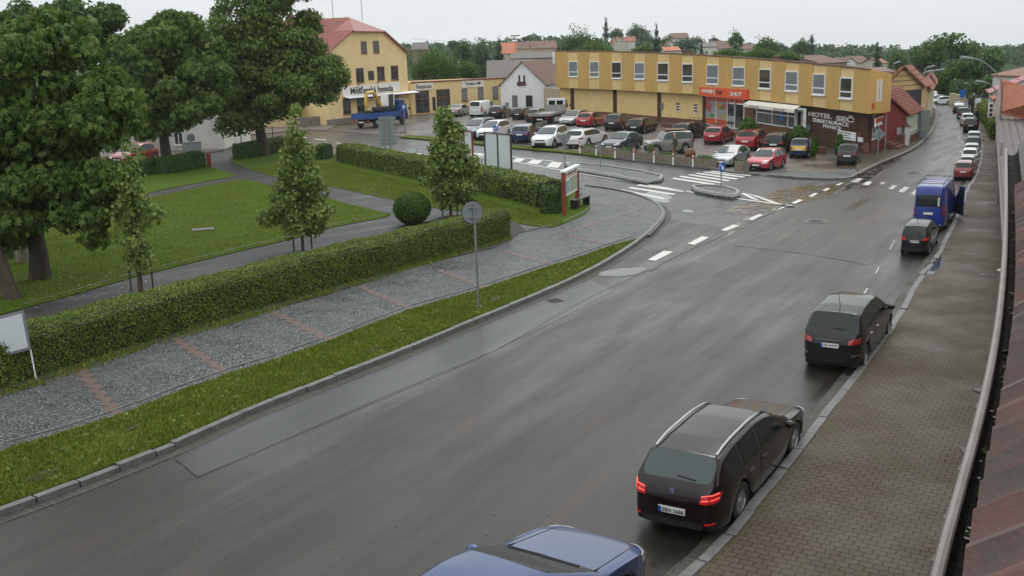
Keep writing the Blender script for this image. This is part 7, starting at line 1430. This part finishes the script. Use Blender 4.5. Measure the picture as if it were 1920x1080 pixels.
# billboards
def billboard(label,x0,x1,yt0,yt1,yb,base_py,split,red=True):
    a=G(x0,base_py,.1); b=G(x1,base_py+ (3 if x1-x0>30 else 1),.1); W=Wall((a.x,a.y),(b.x,b.y),px=False); zt0=HT(a,x0,yt0); zt1=HT(b,x1,yt1); zb=HT(a,x0,yb); t=empty('billboard',W.P(W.L/2,.1),0,label,'billboard'); L=W.L; f=.07
    zt=(zt0+zt1)/2
    for u0,u1 in ((.0,split),(split,1.)): loc(MB().slab([W.P(L*u0+f,zb+f),W.P(L*u1-f*.5,zb+f),W.P(L*u1-f*.5,zt0+(zt1-zt0)*u1-f),W.P(L*u0+f,zt0+(zt1-zt0)*u0-f)],W.N,.05),t).build('panel',M['white2'],t)
    fr=MB()
    for u in (0,split,1.): 
        zt_=zt0+(zt1-zt0)*u; fr.box((L*u-f*.5-(.0),-.10,.0 if u!=split else zb),(L*u+f*.5,.03,zt_),0,W.fr())
    fr.slab([W.P(0,zt0-f,.03),W.P(L,zt1-f,.03),W.P(L,zt1,.03),W.P(0,zt0,.03)],W.N,.12).box((0,-.10,zb-.02),(L,.025,zb+f),0,W.fr()); loc(fr,t).build('frame',M['rust'] if red else M['dframe'],t)
billboard('wide white two-panel billboard with a dark frame behind the roadside hedge',911,959,247,252,316,330,.5,False)
billboard('narrow white billboard with a red frame partly hidden by a young tree',860,887,243,246,308,318,.45,True)
# red framed information board
a=G(1058,404,.12); b=G(1083,388,.12); W=Wall((a.x,a.y),(b.x,b.y),px=False); L=W.L; h0=HT(a,1058,322); h1=HT(b,1083,318.5); t=empty('notice_board',a,0,'town information board with map between two red posts at the pavement corner','notice board')
for u,h_ in ((0,h0-.03),(L,h1-.03)): loc(MB().box((u-.09,-.09,0),(u+.09,.09,h_),0,W.fr()),t).build('post',M['rust'],t,bev=.01)
hb_=HT(a,1060,370); loc(MB().box((.09,-.04,hb_),(L-.09,.03,h0-.05),0,W.fr()),t).build('board',M['board'],t); loc(MB().box((-.14,-.14,h0-.03),(L+.14,.14,h0+.05),0,W.fr()),t).build('roof',M['frame'],t)
loc(MB().box((L*.12,.03,hb_+.12),(L*.35,.04,hb_+(h0-hb_)*.6),0,W.fr()),t).build('poster',mat('poster_blue_green',(.25,.38,.42),.5,var=.4,vs=9),t); loc(MB().box((L*.40,.03,hb_+.1),(L*.93,.04,hb_+(h0-hb_)*.66),0,W.fr()),t).build('map',mat('town_map',(.40,.46,.36),.5,var=.4,vs=12,col2=(.20,.32,.18)),t)
text('A MĚSTO SEČ',W,(L*.12,L*.92,hb_+(h0-hb_)*.79,hb_+(h0-hb_)*.91),M['black'],t,o=.04,ex=.005,bold=.02); loc(MB().box((.1,.03,hb_+(h0-hb_)*.72),(L-.1,.036,hb_+(h0-hb_)*.75),0,W.fr()),t).build('red_line',M['redp'],t)
g=G(1088,388,.12); t=empty('bench',g,1.1,'dark bench half hidden behind the information board','bench'); MB().box((-.9,-.2,.42),(.9,.2,.47)).build('seat',M['dframe'],t)
for x in (-.8,.8): MB().box((x-.03,-.18,0),(x+.03,.18,.42)).build('leg',M['dmetal'],t)
# white board at the left edge, on thin posts
g=G(68,712,.12); k=g.y/FPX; h=HT(g,45,582)-.12; hb_=HT(g,52,655)-.12; t=empty('display_case',g,0,'white framed display case on thin posts in front of the hedge, left edge','notice board'); aw,lf=face(g); tilt=-.045
cx=-lf*0; P_=lambda x,z:-lf*(x+tilt*z)+UZ*z
MB().tube([P_(0,0),P_(0,h*.98)],.018,8).build('post',M['frame'],t); MB().tube([P_(-1.35,0),P_(-1.35,h*.98)],.018,8).build('post',M['frame'],t)
MB().slab([P_(-1.5,hb_-.22)-aw*.03,P_(.02,hb_)-aw*.03,P_(.02,h)-aw*.03,P_(-1.5,h-.22)-aw*.03],-aw,.05).build('frame',M['metal'],t); MB().slab([P_(-1.44,hb_-.15)-aw*.04,P_(-.04,hb_+.06)-aw*.04,P_(-.04,h-.06)-aw*.04,P_(-1.44,h-.27)-aw*.04],-aw,.005).build('panel',M['white2'],t)
# left street signs
t,g,h=post(361,288,251,.04,'road_sign','round sign seen from behind on a pole before the left forecourt','road sign'); aw,lf=face(g); MB().disc(Vector((0,0,h-.35))+aw*.06,aw,.36,.03,28).build('disc',M['grey'],t)
t,g,h=post(453,272,225,.06,'street_pole','plain pale pole between the old trees on the left','pole'); t,g,h=post(512,262,236,.05,'street_pole','thin dark pole right of the old lime trunk','pole',m=M['dmetal'])
g=G(393,312,.12); t=empty('short_post',g,0,'short rust red post at the end of the dark hedge','post'); MB().box((-.13,-.13,0),(.13,.13,1.0)).build('post',M['rust'],t,bev=.02)
g=G(361,291,.1); t=empty('cabinet',g,0,'small grey street cabinet at the foot of the round sign on the left','cabinet'); MB().box((-.8,-.15,0),(.8,.15,1.1)).build('box',M['metal'],t,bev=.02); MB().box((-.84,-.19,1.1),(.84,.19,1.16)).build('lid',M['grey'],t)
g=G(43,492,.135); t=empty('litter_bin',g,0,'round concrete litter bin on the grass behind the big chestnut trunk','bin'); MB().tube([(0,0,0),(0,0,1.0)],[.24,.26],20).build('drum',M['concrete'],t,smooth=True); MB().tube([(0,0,.99),(0,0,1.03)],.27,20).build('rim',M['kerb'],t); MB().disc((0,0,1.035),(0,0,1),.2,.01,20).build('opening',M['black'],t)
# planters, bollards along the car park kerb
PLN=[(1101,283),(1136,288),(1167.5,294),(1212,299.5),(1245,305),(1281,309.5),(1316,314.5)]
PLX=[(1091,1117),(1125,1151),(1155,1186),(1196,1225),(1228,1261),(1265,1294),(1303,1330)]; what=['green cushion plants','bare soil','thick green ground cover','a small clipped shrub','green trailing plants','a brown ornamental ball','thick green plants at the right end']
for i,((x0,x1),wh_) in enumerate(zip(PLX,what)):
    yb=lambda x: np.interp(x,[1086,1152,1240,1328,1370],[287,295.5,306,315.5,323]); a=G(x0,yb(x0),.02);b=G(x1,yb(x1),.02); U=(b-a); L=U.length; U.normalize(); N=Vector((-U.y,U.x,0)); N=N if N.y>0 else -N; h=.62; t=empty('planter',a,0,'long concrete planter with '+wh_,'planter','concrete planters along the car park'); fr=(Vector((0,0,0)),U,N)
    mb=MB(); mb.box((0,0,0),(L,.06,h),0,fr).box((0,.64,0),(L,.70,h),0,fr).box((0,.06,0),(.06,.64,h),0,fr).box((L-.06,.06,0),(L,.64,h),0,fr); mb.build('trough',M['concrete'],t,bev=.012); MB().box((.06,.06,.1),(L-.06,.64,h-.05),0,fr).build('soil',M['soil'],t)
    if i in (0,2,4,6):
        n=500; Cn=np.array([tuple(U*RS.uniform(.05,L-.05)+N*RS.uniform(0,.72)+UZ*(h+RS.uniform(-.1,.16))) for _ in range(n)]); V_,F_=leaf_arrays(Cn,np.tile([0,0,1.],(n,1)),.10); link('plants',np_mesh('plants',V_,F_,[M['l_hedge2']]),t)
    if i==3: P_,D_=clump_points(tuple(U*L*.6+N*.35+UZ*(h+.25)),(.28,.28,.38),500); V_,F_=leaf_arrays(P_,D_,.08); link('shrub',np_mesh('shrub',V_,F_,[M['l_hedge']]),t)
    if i==5: MB().blob(U*L*.75+N*.35+UZ*(h+.2),(.38,.35,.36),0,12,8,.05).build('ball',M['wood'],t)
g=G(1391,322,.03); t=empty('planter',g,.5,'small square concrete planter standing alone between the silver and red cars','planter','concrete planters along the car park'); MB().box((-.34,-.34,0),(.34,.34,.68)).build('trough',M['concrete'],t,bev=.02); Cn=RS.uniform(-.33,.33,(200,3)); Cn[:,2]=.68+RS.uniform(0,.08,200); V_,F_=leaf_arrays(Cn,np.tile([0,0,1.],(200,1)),.08); link('plants',np_mesh('plants',V_,F_,[M['l_hedge2']]),t)
g=G(1302,312,.03)
for i,x in enumerate((1087,1118,1153,1188,1226,1262,1299)):
    y=np.interp(x,[1086,1152,1240,1328],[288,296.5,307,316.5]); g=G(x,y,.10); t=empty('bollard',g,0,'red and white banded bollard, '+['leftmost of the row','second from the left','third from the left','in the middle of the row','third from the right','second from the right','rightmost of the row'][i],'bollard','red and white bollards along the kerb'); h=.95
    for j,(z0,z1,mk) in enumerate(((0,.55,'white'),(.55,.68,'redp'),(.68,.8,'white'),(.8,.95,'redp'))): MB().tube([(0,0,z0),(0,0,z1)],.055,10).build('band',M[mk],t)
# hotel forecourt shrubs
for lab,px,py,rx,ry,lm,kind in (('big loose shrub beside the grocery shop porch',1404,240,21,22,'l_bright','shrub'),('big dark rounded shrub between the fence and the brown wall',1498,252,20,18,'l_hedge2','shrub'),('small bright shrub in front of the picket fence',1469,254,9,10,'l_hedge','shrub'),('dark narrow conifer in a pot by the brown wall',1574,270,11,20,'l_hedge2','conifer'),('small conifer behind the yellow microcar',1527,272,8,16,'l_hedge2','conifer')):
    g=G(px,py+ry+(8 if kind=='conifer' else 14),.1); c,r=PX(px,py,rx,ry,g.y,rx*g.y/FPX); t=empty(kind,g,0,lab,kind); 
    Vs=[];Fs=[];o=0
    for kx,kz,kr in ((0,0,1),(-.4,-.3,.6),(.4,-.35,.6),(0,.5,.55)) if kind=='shrub' else ((0,-.45,.95),(0,.05,.8),(0,.55,.5)):
        P_,D_=clump_points((c[0]+kx*r[0]-g.x,c[1]-g.y,c[2]+kz*r[2]-g.z),(r[0]*kr,r[0]*kr,r[2]*kr*.8),1100,RS,.4); V_,F_=leaf_arrays(P_,D_,.16); Vs.append(V_);Fs.append(F_+o);o+=len(V_)
    link('foliage',np_mesh('foliage',np.concatenate(Vs),np.concatenate(Fs),[M[lm]]),t); MB().tube([(0,0,0),(0,0,max(.3,c[2]-g.z))],.06,6).build('stem',M['bark'],t)
for i,(x,y,c_) in enumerate(((1431,248,(.6,.62,.6)),(1447,249,(.65,.42,.03)),(1482,252,(.55,.5,.5)))): 
    p=AT(x,y,RW.P(0,0).y-1.5); t=empty('flower_basket',p,0,['white flowers hanging at the left of the restaurant window','yellow flowers in a basket on the picket fence','pale flower wreath at the right end of the picket fence'][i],'flowers'); P_,D_=clump_points((0,0,0),(.35,.25,.22),160); V_,F_=leaf_arrays(P_,D_,.10); link('flowers',np_mesh('flowers',V_,F_,[mat('petals_%s'%'abc'[i],c_,.6)]),t); link('leaves',np_mesh('leaves',V_*.9-np.array([0,0,.1]),F_,[M['l_hedge2']]),t)
# signs by the hotel corner
t,g,h=post(1645.5,301,238,.045,'road_sign','pole with a diamond sign seen from behind before the entrance steps','road sign'); aw,lf=face(g); c=Vector((0,0,h-.5)); MB().slab([c+aw*.06+lf*x+UZ*y for x,y in ((-.42,0),(0,-.48),(.42,0),(0,.48))],-aw,.03).build('diamond',M['grey'],t)
t,g,h=post(1658,304,215,.03,'thin_pole','thin plain pole right of the diamond sign','pole')
t,g,h=post(1725,259,207,.06,'road_sign','double-legged grey direction board seen from behind on the far pavement','road sign'); aw,lf=face(g); MB().slab([aw*.08+lf*x+UZ*z for x,z in ((-.7,h-1.5),(.7,h-1.5),(.7,h),(-.7,h))],-aw,.04).build('board',M['grey'],t); MB().slab([aw*.08+lf*x+UZ*z for x,z in ((-.55,h-2.2),(.55,h-2.2),(.55,h-1.6),(-.55,h-1.6))],-aw,.04).build('board',M['grey'],t)
# street lamps
def lamp(label,px,py,top,armx,army,r=.07,z=.1,base=None):
    g=base or G(px,py,z); h=HT(g,px,top)-g.z; t=empty('street_lamp',g,0,label,'street lamp'); tip=AT(armx,army,g.y)-g; P=[Vector((0,0,0)),Vector((0,0,h*.97))]; m=Vector((0,0,h)); d=tip-m; up=max(.2,abs(d.z))
    arc=[m.lerp(tip,k/6)+UZ*(math.sin(math.pi*k/6*.5)*0) for k in range(1,7)]; arc=[Vector((tip.x*k/6,tip.y*k/6,h+(tip.z-h)*math.sin(math.pi/2*k/6))) for k in range(1,7)]
    MB().tube(P+arc,[r,r*.7]+[r*.5]*6,8).build('pole',M['metal'],t,smooth=True); d=(tip-arc[-2]).normalized(); MB().tube([tip-d*.1,tip+d*.75],[.09,.12],8).build('lamp_head',M['grey'],t,smooth=True); return t
gl_=G(1868,290,.12); lamp('near street lamp with a long curved arm above the right pavement',1877,290,152,1822,110,r=.09,base=Vector((gl_.x+.1,gl_.y,.12)))
lamp('second street lamp with a short arm behind the near one',1872,240,170,1845,154,r=.07,base=Vector((G(1862,245).x,G(1862,245).y,.12)))
lamp('street lamp rising above the yellow gable, right of a pair',1745,215,136,1757,132,.08); lamp('street lamp with a low arm left of a taller one',1722,228,142,1738,135,.08); lamp('tallest thin street lamp at the bend of the street',1730,205,130,1740,126,.08)
lamp('street lamp in front of the round dark tree behind the hotel',1671,200,122,1677,119,.06)
# garden hedge and panel at the far right, low wall at the bend
hedge(rs_line([(1857,262),(1848,238),(1835,222),(1822,207)],1.2,.1),1.3,1.3,'light green garden hedge along the far right pavement',M['l_hedge'],.22,60,side=-1)
t=empty('garden_panel',G(1832,218),0,'tall white panel standing in the garden beyond the far hedge','panel'); c=G(1832,220); k=c.y/FPX; MB().box((-5*k,-.1,0),(5*k,.1,HT(c,1832,186))).build('panel',M['white2'],t)
a=G(1779,197);b=G(1805,203); W=Wall((a.x,a.y),(b.x,b.y),px=False); t=empty('garden_wall',a,0,'low yellowish garden wall at the bend below the street trees','wall'); loc(MB().box((0,-.3,0),(W.L,0,1.5),0,W.fr()),t).build('wall',wallmat('yellow_garden_wall',(.40,.34,.20)),t)
t=empty('blue_sign',G(1803,205),0,'blue board under the trees at the bend','sign'); c=G(1803,205); MB().box((-.3,-.05,1.4),(.3,.05,2.3)).build('board',M['blue'],t); MB().tube([(0,0,0),(0,0,1.4)],.06,6).build('post',M['metal'],t)
# people
skin=mat('skin',(.42,.24,.17),.5); olive=mat('olive_clothes',(.07,.055,.03),.85,var=.3,vs=9); darkc=mat('dark_clothes',(.02,.022,.03),.85); hair=mat('grey_hair',(.16,.14,.12),.7); jeans=mat('dark_jeans',(.03,.04,.06),.8); shoe=mat('shoe',(.03,.025,.02),.6)
def person(label,px,py,rz,s,top,leg,stride=.12,lean=0,arm=.0,group=None,bald=True):
    g=G(px,py,.03); t=empty('person',g,rz,label,'person',group); t.scale=(s,s,s)
    V=[(0,0,.95),(lean*.4,0,1.15),(lean*.8,0,1.38),(lean,0,1.50),(lean+.03,0,1.57)]; E=[(0,1),(1,2),(2,3),(3,4)]; R=[(.15,.125),(.145,.11),(.165,.11),(.06,.06),(.055,.055)]
    def ch(p0,pts,rs):
        i=p0
        for p,r in zip(pts,rs): V.append(p); E.append((i,len(V)-1)); R.append((r,r)); i=len(V)-1
        return i
    for sd,st_ in ((1,stride),(-1,-stride)):
        ch(0,[(st_*.2,sd*.09,.88),(st_*.75+.02,sd*.10,.50),(st_,sd*.10,.09),(st_+.13,sd*.11,.045)],[.095,.068,.048,.040])
        ch(2,[(lean,sd*.19,1.40),(lean-.03-st_*.5+arm*.1,sd*.235,1.13),(lean+.06-st_*.9+arm*.25,sd*.225,.90),(lean+.08-st_*1.0+arm*.3,sd*.215,.82)],[.062,.048,.036,.030])
    me=bpy.data.meshes.new('body'); me.from_pydata(V,E,[]); o=link('body',me,t); sm=o.modifiers.new('skin','SKIN'); 
    for i,r in enumerate(R): me.skin_vertices[0].data[i].radius=r
    me.skin_vertices[0].data[0].use_root=True; ss=o.modifiers.new('s','SUBSURF'); ss.levels=2; dg=bpy.context.evaluated_depsgraph_get(); dg.update(); m2=bpy.data.meshes.new_from_object(o.evaluated_get(dg)); o.modifiers.clear(); o.data=m2; m2.name='body'
    for m_ in (top,leg,skin,shoe): m2.materials.append(m_)
    for p in m2.polygons:
        c=p.center; p.use_smooth=True; p.material_index=3 if c.z<.085 else (2 if (c.z>1.49 or (abs(c.y)>.17 and c.z<.87 and c.z>.7)) else (1 if c.z<.93 and abs(c.y)<.19 else 0))
    hd=MB(); hd.blob((lean+.04,0,1.68),(.098,.078,.125),0,14,10); hd.blob((lean+.14,0,1.67),(.022,.014,.022),0,6,5); 
    for sd in (1,-1): hd.blob((lean+.03,sd*.08,1.67),(.018,.012,.028),0,6,5)
    hd.build('head',skin,t,smooth=True)
    for sd in (1,-1): MB().blob((lean+.125,sd*.032,1.70),(.012,.012,.009),0,6,5).build('eye',M['black'],t)
    MB().box((lean+.125,-.025,1.625),(lean+.135,.025,1.633)).build('mouth',M['brown'],t)
    hb2=MB().blob((lean+.015,0,1.715 if not bald else 1.69),(.10,.084,.11 if not bald else .075),0,12,8); hb2.build('hair',hair,t,smooth=True)
    for sd in (1,-1):   # hands with fingers
        w=[v for v in V if abs(v[1]-sd*.215)<1e-6][0]; hm=MB().blob((w[0]+.01,w[1],w[2]-.045),(.022,.036,.05),0,8,6)
        for q in range(4): hm.tube([(w[0]+.01,w[1]-.027+q*.018,w[2]-.08),(w[0]+.02,w[1]-.027+q*.018,w[2]-.125-.01*(q in(1,2))),(w[0]+.035,w[1]-.027+q*.018,w[2]-.155-.01*(q in(1,2)))],[.009,.008,.007],6)
        hm.tube([(w[0]+.02,w[1]-.02,w[2]-.03),(w[0]+.055,w[1]-.03,w[2]-.07)],[.011,.008],6); hm.build('hand',skin,t,smooth=True)
    return t
person('person in an olive brown jacket and trousers standing behind the planters beside the boxy off-roader',1265.5,296,math.radians(200),1.0,olive,olive,stride=.10)
person('person in dark clothes leaning beside the black off-roader on the far pavement',1833,243,math.radians(170),1.15,darkc,jeans,stride=.08,lean=.16,arm=.9,bald=False)
person('person in dark clothes walking under the trees by the far garden hedge',1819,212.5,math.radians(80),1.15,darkc,darkc,stride=.16,bald=False)
# aerials and masts on the gabled house, wires
def mast(px,py0,py1,Y,label): 
    a=AT(px,py0,Y); t=empty('roof_aerial',a,0,label,'aerial'); b=AT(px,py1,Y)-a; MB().tube([(0,0,-.5),(0,0,b.z)],.04,6).build('mast',M['dmetal'],t)
    return t,b.z
Yg=Wb.P(Lb/2,0).y
t,z=mast(679,32,-14,Yg+6,'aerial mast on the ridge end of the red roof'); MB().box((-.5,-.03,z-.7),(.5,.03,z-.62)).build('crossbar',M['dmetal'],t); t,z=mast(625,40,-14,Yg+16,'thin lightning rod further back on the red roof')
t,z=mast(967,98,66,290,'small roof aerial on the hillside house'); MB().box((-1.2,-.05,z-.3),(1.2,.05,z)).box((-.8,-.05,z-1.2),(.8,.05,z-.9)).build('crossbar',M['dmetal'],t)
def wire(p,q,sag,label,r=.012):
    t=empty('overhead_wire',p,0,label,'cable'); P=[(q-p)*(k/16)-UZ*sag*4*(k/16)*(1-k/16) for k in range(17)]; MB().tube(P,r,4).build('wire',M['dmetal'],t)
wire(AT(770,72,150),AT(1045,70,300),1.0,'thin overhead wire crossing the sky above the walnut tree',.02)
# ================================================================ HAZE
hz=MB().box((-950,-80,-2),(1000,1600,95)).build('haze',bpy.data.materials.new('haze_air')); hm=hz.data.materials[0]; hm.use_nodes=True; nt_=hm.node_tree
for n_ in list(nt_.nodes):
    if n_.type=='BSDF_PRINCIPLED': nt_.nodes.remove(n_)
pv=nt_.nodes.new('ShaderNodeVolumePrincipled'); pv.inputs['Color'].default_value=(.86,.92,.95,1); pv.inputs['Density'].default_value=.00018; nt_.links.new(pv.outputs[0],nt_.nodes['Material Output'].inputs['Volume'])
tag(hz,kind='stuff',label='thin grey rain haze in the air over the town',cat='haze')
